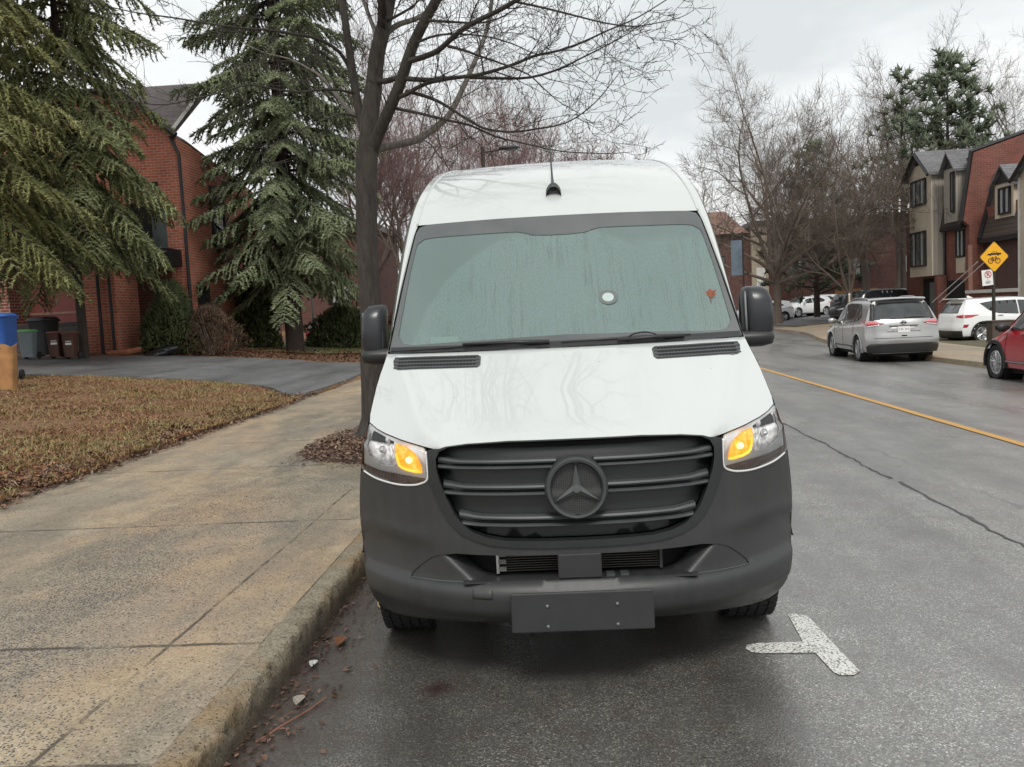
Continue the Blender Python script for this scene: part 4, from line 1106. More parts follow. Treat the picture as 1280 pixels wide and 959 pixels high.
def blades(name, pts, hgt, m):
    n = len(pts); pts = np.asarray(pts, float); a = rng.uniform(0, 2 * PI, n); h = hgt * rng.uniform(.4, 1.3, n)
    lean = rng.uniform(.3, 1.6, n); b = rng.uniform(0, 2 * PI, n)
    w = rng.uniform(.004, .009, n)
    side = np.stack([np.cos(a), np.sin(a), 0 * a], 1) * w[:, None]
    tip = pts + np.stack([np.cos(b) * lean * h, np.sin(b) * lean * h, h], 1); mid = pts + (tip - pts) * np.array([.4, .4, .65])
    P = np.stack([pts - side, pts + side, mid + side * .8, mid - side * .8, tip], 1).reshape(-1, 3)
    k = np.arange(n)[:, None] * 5
    T = np.concatenate([k + [0, 1, 2], k + [0, 2, 3], k + [3, 2, 4]])
    return obj(name, np_mesh(name, P, T, 3), m)
def lawn_z(x, y): return zl(x) + .045 * fbm(x, y, .8, 1) + .02 * fbm(x * 3, y * 3, 1, 4) + .05
def on_lawn(x, y):
    return x < lawn_edge(y) and not inside(dr, x, y)
P1 = []; P2 = []; P3 = []
while len(P1) < 24000:
    y = 5.5 + 15 * rng.random() ** 1.4; x = lawn_edge(y) - 9 * rng.random() ** 1.35
    if on_lawn(x, y) and x > -.66 * y - 1 and fbm(x, y, .9, 21) + .3 * rng.normal() > -.12: P1.append((x, y, lawn_z(x, y)))
while len(P2) < 26000:
    y = 5.5 + 15 * rng.random() ** 1.3; x = lawn_edge(y) - 9 * rng.random() ** 1.2
    if on_lawn(x, y) and x > -.66 * y - 1 and fbm(x, y, .7, 9) + .34 * rng.normal() > .22: P2.append((x, y, lawn_z(x, y) - .01))
while len(P3) < 5200:
    y = 6 + 12 * rng.random(); d = rng.normal(-.12, .22)
    if d < .10 + .05 * rng.random(): x = lawn_edge(y) + d; P3.append((x, y, (lawn_z(x, y) if d < -.1 else .165)))
def tagstuff(o, label, cat):
    o['kind'] = 'stuff'; return tag(o, label, cat)
tagstuff(leaf_mesh('fallen_leaves', P1, .042, MAT['litter'], flat=.2), 'brown leaf litter strewn over the front lawn', 'leaves')
tagstuff(blades('grass', P2, .055, MAT['grass']), 'dry yellowish winter grass of the front lawn', 'grass')
tagstuff(leaf_mesh('fallen_leaves', P3, .055, MAT['litterdark']), 'dark wet leaves heaped along the lawn edge by the pavement', 'leaves')
P4 = []
while len(P4) < 8000:
    x = rng.uniform(-3.1, -1.6); y = rng.uniform(8.5, 12.1)
    if inside(pitc, x + .12 * rng.normal(), y + .16 * rng.normal()): P4.append((x, y, (pitz(x, y) + .008 if inside(pitc, x, y) else .155)))
tagstuff(leaf_mesh('fallen_leaves', P4, .042, MAT['litterdark'], flat=.25), 'wet brown leaves filling the tree pit in the pavement', 'leaves')
P5 = []
while len(P5) < 1100:
    y = 2.2 + 9 * rng.random() ** 1.2; d = abs(rng.normal(0, .13)) ** 1.0
    if d < .5: P5.append((-1.33 + d, y, .004))
tagstuff(leaf_mesh('fallen_leaves', P5, .03, m_leaf('gutter_scraps', ((.02, .012, .009), (.055, .03, .021), (.11, .06, .042), (.2, .13, .09)), rough=.35, nscale=2), flat=.25), 'wet leaf scraps and dirt lying in the gutter along the kerb', 'leaves')
P6 = []
while len(P6) < 5000:
    y = 25.5 + 8 * rng.random(); x = -5.6 - 9.5 * rng.random()
    if not inside(dr, x, y) and x > -14.5 + .5 * (y - 28): P6.append((x, y, zl(x) + .07 + .03 * rng.random()))
tagstuff(leaf_mesh('fallen_leaves', P6, .09, m_leaf('red_brown_litter', ((.035, .015, .010), (.085, .038, .022), (.15, .075, .045)), nscale=1)), 'reddish brown leaf litter behind the driveway', 'leaves')
P7 = []
while len(P7) < 420:
    y = 2.6 + 12 * rng.random() ** 1.5; x = rng.uniform(-4.9, -1.5); P7.append((x, y, .153))
tagstuff(leaf_mesh('grit', P7, .014, simple('dark_grit', (.05, .045, .045), .8), flat=.5), 'dark winter grit and leaf crumbs scattered on the pavement', 'grit')
# bigger single bits in the gutter
tag(obj('twig', MB().tube([(-1.27, 3.27, .008), (-1.20, 3.40, .014), (-1.13, 3.55, .01), (-1.09, 3.66, .012)], [.004, .0045, .0035, .003], 6), simple('red_twig_bark', (.20, .085, .05), .5)), 'thin reddish twig lying in the gutter beside the kerb', 'twig')
wl = MB()
for k in range(3):
    wl.tube([(-1.04 + (.085 - .012 * k) * math.cos(a) + .01 * k, 4.93 + (.13 + .01 * k) * math.sin(a), .012 + .012 * k + .006 * math.sin(3 * a)) for a in np.linspace(.3, 2 * PI + .1, 40)], .0035, 5)
tag(obj('cord_loop', wl, simple('yellowed_cord', (.42, .33, .16), .6)), 'yellowish loop of cord lying between kerb and front tyre', 'cord')
for i, (x, y, sz, c, lb) in enumerate([(-1.20, 3.62, .055, (.30, .27, .23), 'pale curled leaf in the gutter close to the kerb, right of the twig'), (-1.25, 4.02, .045, (.46, .46, .44), 'small whitish crumpled scrap against the kerb'), (-1.19, 4.30, .07, (.17, .07, .035), 'rust red leaf in the gutter under the kerb edge')]):
    mb = MB(); pts = [(0, -1), (.35, -.5), (.5, 0), (.3, .6), (0, 1.1), (-.35, .5), (-.5, 0), (-.3, -.6)]
    P = [Vector((x + p[0] * sz, y + p[1] * sz * .9, .012 + .25 * sz * abs(p[0]) * 2 + .006)) for p in pts] + [Vector((x, y, .010))]
    mb.add(P, [(k, (k + 1) % 8, 8) for k in range(8)])
    tag(obj('leaf' if i != 1 else 'paper_scrap', mb, simple('litter_scrap_colour', c, .6, var=.3, scale=60)), lb, 'leaf' if i != 1 else 'litter')
# ------------------------------------------------------------------ trees
def segs_mesh(name, S, n=4):
    """S rows: x0 y0 z0 x1 y1 z1 r0 r1 -> tapered prisms"""
    S = np.asarray(S, float); A = S[:, :3]; B = S[:, 3:6]; d = B - A; L = np.linalg.norm(d, axis=1, keepdims=True); d = d / np.maximum(L, 1e-6)
    ref = np.where(np.abs(d[:, 2:3]) < .9, np.array([[0, 0, 1.]]), np.array([[1., 0, 0]]))
    u = np.cross(d, ref); u /= np.linalg.norm(u, axis=1, keepdims=True); w = np.cross(d, u)
    ang = np.arange(n) * 2 * PI / n
    ring = u[:, None, :] * np.cos(ang)[None, :, None] + w[:, None, :] * np.sin(ang)[None, :, None]
    V = np.concatenate([A[:, None] + ring * S[:, 6][:, None, None], (B + d * S[:, 7:8] * .3)[:, None] + ring * S[:, 7][:, None, None]], 1).reshape(-1, 3)
    k = np.arange(len(S))[:, None, None] * 2 * n; i = np.arange(n)[None, :, None]; j = (np.arange(n)[None, :, None] + 1) % n
    F = np.concatenate([k + i, k + j, k + n + j, k + n + i], 2).reshape(-1, 4)
    me = np_mesh(name, V, F, 4)
    me.polygons.foreach_set('use_smooth', [True] * len(me.polygons))
    return me
def sprays_mesh(name, P, D, L, R):
    """needle sprays: three-sided spindles starting at P along D"""
    P = np.asarray(P); D = np.asarray(D); n = len(P); D = D / np.linalg.norm(D, axis=1, keepdims=True)
    ref = np.where(np.abs(D[:, 2:3]) < .9, np.array([[0, 0, 1.]]), np.array([[1., 0, 0]]))
    u = np.cross(D, ref); u /= np.linalg.norm(u, axis=1, keepdims=True); w = np.cross(D, u)
    t0 = rng.uniform(0, 2 * PI, n)
    L = np.asarray(L)[:, None]; R = np.asarray(R)[:, None]
    ring = [P + (u * np.cos(t0 + k * 2.094)[:, None] + w * np.sin(t0 + k * 2.094)[:, None]) * R for k in range(3)]
    V = np.stack(ring + [P + D * L], 1).reshape(-1, 3)
    k = np.arange(n)[:, None] * 4
    F = np.concatenate([k + q for q in ([0, 1, 3], [1, 2, 3], [2, 0, 3])])
    return np_mesh(name, V, F, 3)

class Grow:
    def __init__(s, seed, up=.12, wob=.22, rmin=.006, ratio=.62, ang=(28, 58), kids=(3, 5), flat=0.0):
        s.r = np.random.default_rng(seed); s.S = []; s.lv = []; s.up = up; s.wob = wob; s.rmin = rmin; s.ratio = ratio; s.ang = ang; s.kids = kids; s.flat = flat
    def path(s, pts, rs, lv):
        for i in range(len(pts) - 1):
            s.S.append((*pts[i], *pts[i + 1], rs[i], rs[i + 1])); s.lv.append(lv)
    def grow(s, p, d, L, r, lv, maxlv):
        r_ = s.r; n = 5 if lv < 2 else (4 if lv < 4 else 3)
        p = np.array(p, float); d = np.array(d, float); d /= np.linalg.norm(d)
        pts = [p]; rs = [r]; dirs = [d]
        for i in range(n):
            d = d + r_.normal(0, s.wob, 3) * (.6 if lv < 2 else 1) + np.array([0, 0, s.up])
            d /= np.linalg.norm(d); p = p + d * L / n; pts.append(p); dirs.append(d)
            rs.append(max(s.rmin * .8, r * (1 - .62 * (i + 1) / n)))
        s.path(pts, rs, lv)
        if lv < maxlv:
            s.sprout(pts, rs, dirs, L, lv, maxlv)
    def sprout(s, pts, rs, dirs, L, lv, maxlv, k=None, start=.25):
        r_ = s.r; n = len(pts) - 1
        k = k if k is not None else int(r_.integers(s.kids[0], s.kids[1] + 1)) + (1 if lv == 0 else 0)
        ph = r_.uniform(0, 2 * PI)
        for q in range(k):
            t = start + (1 - start) * (q + r_.uniform(.2, 1)) / k; t = min(t, .999)
            i = int(t * n); f = t * n - i; p = pts[i] * (1 - f) + pts[i + 1] * f; rr = rs[i] * (1 - f) + rs[i + 1] * f; d = dirs[min(i + 1, n)]
            a = rad(r_.uniform(*s.ang)); ph += 2.4 + r_.normal(0, .4)
            ref = np.array([0, 0, 1.]) if abs(d[2]) < .9 else np.array([1., 0, 0])
            u = np.cross(d, ref); u /= np.linalg.norm(u); w = np.cross(d, u)
            nd = d * math.cos(a) + (u * math.cos(ph) + w * math.sin(ph)) * math.sin(a)
            if s.flat: nd[2] *= 1 - s.flat
            cl = L * s.ratio * r_.uniform(.75, 1.2) * (1 - .35 * t)
            cr = max(s.rmin, min(rr * .72, r_.uniform(.5, .65) * rs[0]))
            s.grow(p, nd, cl, cr, lv + 1, maxlv)
        # leader carries on
        s.grow(pts[-1], dirs[-1], L * s.ratio * .9, max(s.rmin, rs[-1]), lv + 1, maxlv)
    def extra(s, m=3, L=(.25, .6), rad_=.006, up=.35, lvmin=4):
        S = np.array(s.S); lv = np.array(s.lv); Q = np.repeat(S[lv >= lvmin], m, 0); n = len(Q)
        t = s.r.random((n, 1)); p = Q[:, :3] + (Q[:, 3:6] - Q[:, :3]) * t; d = Q[:, 3:6] - Q[:, :3]; d /= np.maximum(1e-6, np.linalg.norm(d, axis=1, keepdims=True))
        d = d + s.r.normal(0, .55, (n, 3)) + np.array([0, 0, up]); d /= np.linalg.norm(d, axis=1, keepdims=True)
        q = p + d * s.r.uniform(L[0], L[1], (n, 1)); q2 = q + (d + s.r.normal(0, .35, (n, 3)) + np.array([0, 0, up * .6])) * s.r.uniform(L[0], L[1], (n, 1)) * .6
        A = np.concatenate([p, q, np.full((n, 1), rad_), np.full((n, 1), rad_ * .8)], 1); B = np.concatenate([q, q2, np.full((n, 1), rad_ * .8), np.full((n, 1), rad_ * .5)], 1)
        s.S = np.concatenate([S, A, B]); s.lv = list(s.lv) + [9] * (2 * n)
    def build(s, name_t, t, m_wood, m_twig=None, thick=.03, ntr=7):
        S = np.array(s.S); big = np.maximum(S[:, 6], S[:, 7]) > thick
        obj('trunk', segs_mesh('trunk', S[big], ntr), m_wood, t)
        if (~big).any(): obj('twigs', segs_mesh('twigs', S[~big], 3), m_twig or m_wood, t)

def bare_tree(label, base, height, seed, r0=.2, fork=.25, limbs=6, spread=(20, 55), mat='barkfar', twig=None, maxlv=5, group='bare street trees', lean=(0, 0), name='bare_tree', up=.10, kids=(3, 4), rmin=.010, ratio=.62, stems=1, tw=(1, .22, .5)):
    t = thing(name, label, 'tree', base, 0, group)
    g = Grow(seed, up=up, wob=.13, rmin=rmin, kids=kids, ratio=ratio); r = g.r
    for sidx in range(stems):
        th = height * fork
        ln = np.array([lean[0], lean[1], 1.0]) + (np.array([r.normal(0, .25), r.normal(0, .25), 0]) if stems > 1 else 0)
        pts = [np.array([0, 0, -.15])]; rs = [r0 * 1.35]
        for i in range(4):
            pts.append(pts[0] * 0 + ln * th * (i + 1) / 4 + np.array([r.normal(0, .03), r.normal(0, .03), 0]) * th * .3); rs.append(r0 * (1 - .06 * i))
        g.path(pts, rs, 0)
        ph = r.uniform(0, 6)
        for k in range(limbs):
            a = rad(r.uniform(*spread)) if k else rad(r.uniform(3, 12)); ph += 2.4 + r.normal(0, .3)
            d = np.array([math.sin(a) * math.cos(ph), math.sin(a) * math.sin(ph), math.cos(a)]) + np.array([lean[0], lean[1], 0])
            st = pts[-1] * (1 - .25 * r.random() * (k > 0)); 
            g.grow(st, d, (height - th) * r.uniform(.46, .60) * (1.12 if k == 0 else 1), r0 * r.uniform(.45, .62), 1, maxlv)
    g.extra(tw[0], (tw[1], tw[2]), rmin * .55, lvmin=5)
    g.build('', t, MAT[mat], MAT[twig or mat], .028)
    return t

# ---- the street maple beside the van: limbs follow the photograph, at their own depths
_f, _cx, _cy = 1100.0, 640.0, 479.5
def cam_ray(px, py):
    M3 = scene_cam_R
    return M3 @ Vector(((px - _cx) / _f, (_cy - py) / _f, -1))
def _camR():
    vx, vy, roll = 700.0, 387.5, rad(2.6)
    dy = Vector(((vx - 640) / _f, (_cy - vy) / _f, -1)).normalized()
    a, b = math.cos(roll), math.sin(roll)
    dx = Vector((a, b, -(a * dy.x + b * dy.y) / dy.z)).normalized()
    return Matrix((dx, dy, dx.cross(dy)))
scene_cam_R = _camR()
def at_depth(px, py, Y):
    d = cam_ray(px, py); return np.array(d * (Y / d.y) + Vector((0, 0, 1.64)))
def maple():
    base = at_depth(468, 535, 11.0); base[2] = .16
    t = thing('street_maple', 'bare dark barked maple with spreading limbs in the pavement pit beside the white van', 'tree', tuple(base), 0)
    g = Grow(5, up=.05, wob=.20, rmin=.0030, ratio=.60, ang=(30, 65), kids=(3, 5)); g2 = Grow(6)
    px2m = 11.0 / _f
    paths = [  # (points px, y depth start->end, width px start->end, twig level, pale)
        ([(470, 545), (466, 470), (464, 400), (460, 330), (458, 270), (458, 215), (459, 190)], 11.0, 11.0, 27, 27, -1, 0),
        ([(459, 195), (462, 150), (467, 110), (471, 70), (478, 40), (486, 0), (494, -60), (500, -130)], 11.0, 11.3, 25, 15, 3, 0),
        ([(464, 190), (474, 165), (486, 138), (500, 105), (514, 62), (530, 28), (548, -5), (572, -60), (590, -120)], 11.0, 10.2, 17, 10, 3, 0),
        ([(460, 205), (455, 165), (447, 130), (441, 92), (434, 45), (428, 0), (424, -50), (418, -110)], 11.0, 11.6, 13, 8, 3, 0),
        ([(464, 188), (480, 184), (500, 180), (520, 175), (536, 166), (552, 153), (564, 140), (575, 118), (586, 94), (598, 66), (607, 42), (613, 15), (617, -30)], 11.0, 12.5, 11, 5, 2, 1),
        ([(441, 94), (425, 66), (398, 49), (368, 43), (338, 38), (300, 35), (263, 30), (215, 22), (165, 15), (94, -2)], 11.4, 9.6, 5.5, 2.2, 3, 0),
        ([(455, 172), (447, 150), (436, 138), (424, 124), (412, 108), (400, 95), (386, 86), (362, 74), (330, 66), (300, 52)], 11.2, 12.5, 8, 3, 3, 1),
        ([(445, 117), (425, 113), (405, 112), (375, 115), (345, 112), (311, 106), (275, 116), (240, 124), (206, 131), (160, 127), (112, 123)], 11.2, 9.4, 4, 1.5, 3, 0),
        ([(452, 150), (430, 142), (405, 150), (378, 161), (350, 178), (318, 186)], 11.2, 10.2, 3.0, 1.4, 3, 0),
        ([(474, 102), (485, 101), (495, 98), (515, 99), (535, 100), (560, 98), (580, 96), (605, 92), (641, 81), (668, 70), (700, 63), (730, 52), (760, 38), (797, 22), (839, -4)], 11.0, 9.2, 8, 2, 4, 0),
        ([(588, 97), (620, 98), (662, 97), (700, 86), (722, 75), (752, 60), (785, 42), (815, 20)], 10.4, 9.0, 4, 1.6, 3, 0),
        ([(500, 121), (510, 117), (521, 110), (535, 104), (548, 101), (565, 98)], 10.7, 10.3, 6, 4, 2, 0),
        ([(508, 114), (530, 120), (548, 127), (565, 137), (592, 154), (611, 162), (641, 165), (672, 161), (700, 156), (720, 147), (742, 130), (758, 112), (775, 90)], 10.7, 9.2, 4.6, 1.5, 4, 0),
        ([(496, 136), (521, 141), (557, 150), (588, 157), (620, 171), (654, 179), (700, 189), (756, 192), (790, 190)], 10.8, 9.4, 4.2, 1.3, 3, 0),
        ([(513, 76), (530, 71), (548, 63), (567, 46), (580, 36), (599, 25), (622, 14), (643, 2), (672, -14), (710, -30)], 10.4, 8.8, 7, 4, 3, 0),
        ([(560, 58), (580, 63), (599, 70), (628, 80), (660, 93), (679, 110), (700, 128), (725, 142)], 9.9, 9.2, 3.4, 1.3, 3, 0),
        ([(524, 52), (540, 46), (557, 43), (580, 43), (609, 46), (641, 55), (668, 67), (690, 68)], 10.5, 9.6, 3.4, 1.6, 3, 0),
        ([(480, 45), (490, 36), (500, 30), (513, 26), (525, 21), (536, 12), (545, 0), (556, -20)], 11.2, 11.9, 8, 5, 2, 1),
        ([(537, 26), (555, 27), (573, 28), (592, 29), (611, 27), (628, 21), (641, 13), (665, -4)], 10.2, 9.4, 3.6, 2.2, 3, 0),
        ([(643, 2), (680, 10), (720, 20), (757, 29), (790, 33), (815, 30), (850, 22), (868, 12)], 9.2, 8.6, 2.6, 1.2, 3, 0),
        ([(480, 28), (492, 22), (510, 12), (522, 2), (530, -12)], 11.1, 10.8, 5, 3, 2, 0),
        ([(470, 42), (463, 24), (456, 5), (450, -20)], 11.2, 11.6, 6, 4, 2, 1),
    ]
    pale = Grow(1)
    for pts, y0, y1, w0, w1, tw, pl in paths:
        n = len(pts); P = [at_depth(x, y, y0 + (y1 - y0) * i / (n - 1)) - base for i, (x, y) in enumerate(pts)]
        P = [np.array(q) for q in catmull(P, 3)]; m = len(P)
        w1 = w1 if w1 > 3 else w1 * .45; rs = [(w0 + (w1 - w0) * (i / (m - 1)) ** .8) / 2 * px2m for i in range(m)]
        lg = Grow(2); lg.path(P, rs, 0); obj('trunk' if w0 > 30 else 'limb', segs_mesh('limb', np.array(lg.S), 12 if w0 > 6 else 8), MAT['barkpale' if pl else 'bark'], t)
        if tw > 0:
            dirs = [P[min(i + 1, m - 1)] - P[max(i - 1, 0)] for i in range(m)]; dirs = [d / np.linalg.norm(d) for d in dirs]
            Lc = sum(np.linalg.norm(P[i + 1] - P[i]) for i in range(m - 1))
            k = int(max(4, Lc * 4.0))
            ph = g.r.uniform(0, 6)
            for q in range(k):
                tt = .22 + .78 * (q + g.r.random()) / k; i = min(int(tt * (m - 1)), m - 2)
                d = dirs[i]; ph += 2.4; a = rad(g.r.uniform(30, 70))
                ref = np.array([0, 0, 1.]) if abs(d[2]) < .9 else np.array([1., 0, 0])
                u = np.cross(d, ref); u /= np.linalg.norm(u); w = np.cross(d, u)
                nd = d * math.cos(a) + (u * math.cos(ph) + w * math.sin(ph)) * math.sin(a)
                g.grow(P[i], nd, g.r.uniform(.35, 1.05) * (1.1 - .5 * tt), min(rs[i] * .5, g.r.uniform(.005, .011)), 2, 4)
    # root flare
    fl = MB().lathe([(.32, -.02), (.23, .08), (.165, .25), (.145, .6), (.134, 1.0)], 18, Matrix.Translation((0.01, 0, 0))); obj('root_flare', fl, MAT['bark'], t, True)
    # limbs that reach over the road and over the van, above the picture
    for d, L, q in (((.35, -1, .45), 5.5, (482, 20)), ((.55, -.95, .5), 5.5, (486, 0)), ((.15, -1, .5), 5.0, (478, 40)), ((.65, -.95, .65), 5.0, (490, -30)), ((-.3, -.9, .5), 4.0, (488, -15))):
        g.grow(at_depth(q[0], q[1], 11.18) - base, d, L, .062, 0, 4)
    obj('twigs', segs_mesh('twigs', np.array(g.S), 3), MAT['bark'], t)
maple()

def spruce(name, label, base, H, R, seed, mat, low=.12, nb=110, dens=1.0, spl=.17, spr=.03, droop=.5, trunk_r=.25, taper=.75, group=None):
    t = thing(name, label, 'tree', base, 0, group); r = np.random.default_rng(seed)
    W = []
    for i in range(12):
        W.append((0, 0, H * i / 12 - .1 * (i == 0), 0, 0, H * (i + 1) / 12, trunk_r * (1 - i / 12) + .02, trunk_r * (1 - (i + 1) / 12) + .02))
    P = []; D = []; L = []; RR = []
    for b in range(nb):
        f = (b + .5) / nb; h = H * (low + (1 - low) * f ** 1.25)
        tt = (h / H - low) / (1 - low)
        Lb = R * ((1 - tt) ** taper) * (r.uniform(.5, 1.2) if b % 3 else r.uniform(.85, 1.15)) + .2
        if tt < .12: Lb *= .8 + tt * 1.6
        az = b * 2.399963 + r.normal(0, .25); out = np.array([math.cos(az), math.sin(az), 0]); sd = np.array([-out[1], out[0], 0])
        el = r.uniform(-.15, .12) + .35 * tt; dr_ = droop * (1 - .6 * tt) * r.uniform(.7, 1.3)
        n = max(8, int(Lb / .16)); s = np.linspace(0, 1, n)
        sp = np.outer(s * Lb * .92, out) + np.outer(Lb * (el * s - dr_ * s ** 1.7 + .16 * np.maximum(0, s - .7) ** 1.2), np.array([0, 0, 1])) + np.array([0, 0, h]) + np.outer(np.sin(s * 3 + b) * .06 * Lb * s, sd)
        for i in range(n - 1):
            W.append((*sp[i], *sp[i + 1], .035 * (1 - s[i]) * Lb / 3 + .008, .035 * (1 - s[i + 1]) * Lb / 3 + .008))
        for i in range(1, n):
            if s[i] < .14: continue
            for side in (-1, 1):
                if r.random() > .95: continue
                bl = (.22 + .50 * (1 - s[i]) ** .7 + .12 * r.random()) * min(1.3, .4 + Lb / 3.2)
                dd = out * r.uniform(.4, .75) + sd * side * r.uniform(.5, .9) + np.array([0, 0, r.uniform(-.5, .0)])
                dd /= np.linalg.norm(dd)
                k = max(3, int(bl / .085 * dens)); u = (np.arange(k) + r.random(k) * .8) / k
                hang = -.60 * droop * 2 * bl * u ** 1.7
                q = sp[i] + np.outer(u * bl, dd) + np.outer(hang, [0, 0, 1])
                m = 2
                for rep in range(m):
                    w = r.normal(0, .54, (k, 3)); v = dd * 1.0 + w + np.outer(-.35 * u - .1 * droop, [0, 0, 1])
                    P.append(q); D.append(v); ll = spl * r.uniform(.6, 1.35, k); L.append(ll); RR.append(spr * r.uniform(.7, 1.3, k))
        # tip tuft and needles on the spine
        k = n; v = out + r.normal(0, .5, (k, 3)) + np.array([0, 0, -.2]); P.append(sp); D.append(v); L.append(spl * r.uniform(.8, 1.4, k)); RR.append(np.full(k, spr))
    P = np.concatenate(P); D = np.concatenate(D); L = np.concatenate(L); RR = np.concatenate(RR)
    S = np.array(W)
    obj('trunk', segs_mesh('trunk', S, 7), MAT['barkspruce'], t)
    obj('foliage', sprays_mesh('foliage', P, D, L, RR), MAT[mat], t)
    return t, len(P)
b1 = (-14.0, 25.6, zl(-14.0))
_, n0 = spruce('spruce_tree', 'near yellowish green spruce whose boughs enter from the left edge above the blue bin', (-14.6, 21.2, zl(-14.6)), 22.0, 2.9, 31, 'spruceC', low=.16, nb=150, dens=3.3, spl=.13, spr=.021, droop=.66, trunk_r=.12, taper=.25)
_, n1 = spruce('spruce_tree', 'olive green spruce with drooping boughs before the brick house, left of the balcony', (-14.15, 25.4, zl(-14.15)), 24.0, 2.95, 11, 'spruceA', low=.150, nb=205, dens=3.2, spl=.13, spr=.021, droop=.62, trunk_r=.12, taper=.25)
_, n2 = spruce('spruce_tree', 'blue green spruce with thick bare lower trunk between the driveway and the white van', (-10.1, 33.0, zl(-10.1)), 26.0, 3.75, 23, 'spruceB', low=.115, nb=200, dens=2.7, spl=.155, spr=.026, droop=.45, trunk_r=.34, taper=.40)

def tuft_tree(name, label, base, H, R, seed, mat, low, nb, ntuft, tl, tr, group=None, trunk_r=.2, cone=.8, up=.25, cat='tree'):
    """pine: open whorls whose ends carry round tufts of needles"""
    t = thing(name, label, cat, base, 0, group); r = np.random.default_rng(seed); W = []; P = []; D = []; L = []; RR = []
    for i in range(8):
        W.append((0, 0, H * .96 * i / 8, 0, 0, H * .96 * (i + 1) / 8, trunk_r * (1 - i / 8) + .02, trunk_r * (1 - (i + 1) / 8) + .02))
    for b in range(nb):
        tt = ((b + r.random()) / nb); h = H * (low + (1 - low) * tt); Lb = (R * (1 - tt) ** cone + .3) * r.uniform(.55, 1.08)
        az = b * 2.4 + r.normal(0, .3); d = np.array([math.cos(az), math.sin(az), up * r.uniform(.4, 1.6) + .3 * tt])
        p0 = np.array([0, 0, h]); W.append((*p0, *(p0 + d * Lb), .05 * (1 - tt) + .012, .012))
        for q in range(max(2, int(ntuft * Lb / R))):
            f = r.uniform(.35, 1.05); c = p0 + d * Lb * f + r.normal(0, .16 + .10 * Lb * f * .6, 3)
            k = 16; v = r.normal(0, 1, (k, 3)) + np.array([0, 0, .6]) + d * .5
            P.append(np.repeat(c[None], k, 0) + r.normal(0, .05, (k, 3))); D.append(v); L.append(tl * r.uniform(.6, 1.2, k)); RR.append(tr * r.uniform(.7, 1.3, k))
    obj('trunk', segs_mesh('trunk', np.array(W), 5), MAT['barkspruce'], t)
    obj('foliage', sprays_mesh('foliage', np.concatenate(P), np.concatenate(D), np.concatenate(L), np.concatenate(RR)), MAT[mat], t)
    return t
tuft_tree('pine_tree', 'tall green pine rising behind the grey dormer roof, upper right', (28.3, 66, .5), 17.8, 6.0, 4, 'pine', .40, 80, 11, .65, .085, trunk_r=.3)
tuft_tree('pine_tree', 'olive pine among bare trees left of the tall pine', (22.8, 60, .5), 15.5, 3.6, 9, 'pine', .38, 36, 6, .5, .07, trunk_r=.2)
tuft_tree('pine_tree', 'dark evergreen behind the low bare tree by the parking lot', (16.0, 56, .4), 10.5, 3.6, 14, 'pine', .12, 80, 8, .5, .05, trunk_r=.2)

def bush(name, label, base, rx, ry, h, seed, mat, n, l, r0, cat='shrub', group=None, stems=8, cone=.35, stemmat='barkfar'):
    t = thing(name, label, cat, base, 0, group); r = np.random.default_rng(seed)
    z = r.random(n) ** .8; a = r.uniform(0, 2 * PI, n); prof = (1 - z ** 3 * .75) * (1 - cone * z); lump = 1 + .22 * np.sin(3 * a + 5 * z + seed) + .15 * np.sin(7 * a - 9 * z)
    q = (r.random(n) ** .45) * prof * lump
    P = np.stack([rx * q * np.cos(a), ry * q * np.sin(a), z * h], 1)
    D = np.stack([np.cos(a) * .6, np.sin(a) * .6, np.full(n, .8)], 1) + r.normal(0, .5, (n, 3))
    obj('foliage', sprays_mesh('foliage', P, D, l * r.uniform(.5, 1.3, n), r0 * r.uniform(.6, 1.4, n)), MAT[mat], t)
    S = []
    for k in range(stems):
        a = r.uniform(0, 6.28); d = np.array([math.cos(a) * rx * .5, math.sin(a) * ry * .5, h * r.uniform(.5, .9)]); S.append((0, 0, -.1, *d, .03, .01))
    obj('stems', segs_mesh('stems', np.array(S), 5), MAT[stemmat], t); return t
bush('cedar_bush', 'wide dark green cedar bush under the balcony of the brick house', (-13.0, 28.9, .80), .95, .8, 2.35, 2, 'cedar', 5200, .22, .035)
bush('cedar_bush', 'tall narrow cedar left of the thick bare spruce trunk', (-12.0, 34.5, .7), .95, .9, 4.0, 3, 'cedar', 8000, .24, .04, cone=.55)
bush('dead_shrub', 'brown withered shrub beside the cedar bush at the driveway', (-11.7, 28.9, .7), 1.15, .9, 1.6, 5, 'deadbush', 2600, .20, .016, stems=40)
bush('hedge_shrub', 'dark low shrub right of the thick spruce trunk', (-9.0, 36.5, .45), 2.0, 1.2, 1.75, 6, 'cedar', 6500, .2, .035)
bush('hedge_shrub', 'low brownish shrub behind the lawn strip near the street maple', (-6.9, 38.0, .35), 1.8, 1.2, 1.5, 8, 'deadbush', 4000, .22, .02, stems=30)

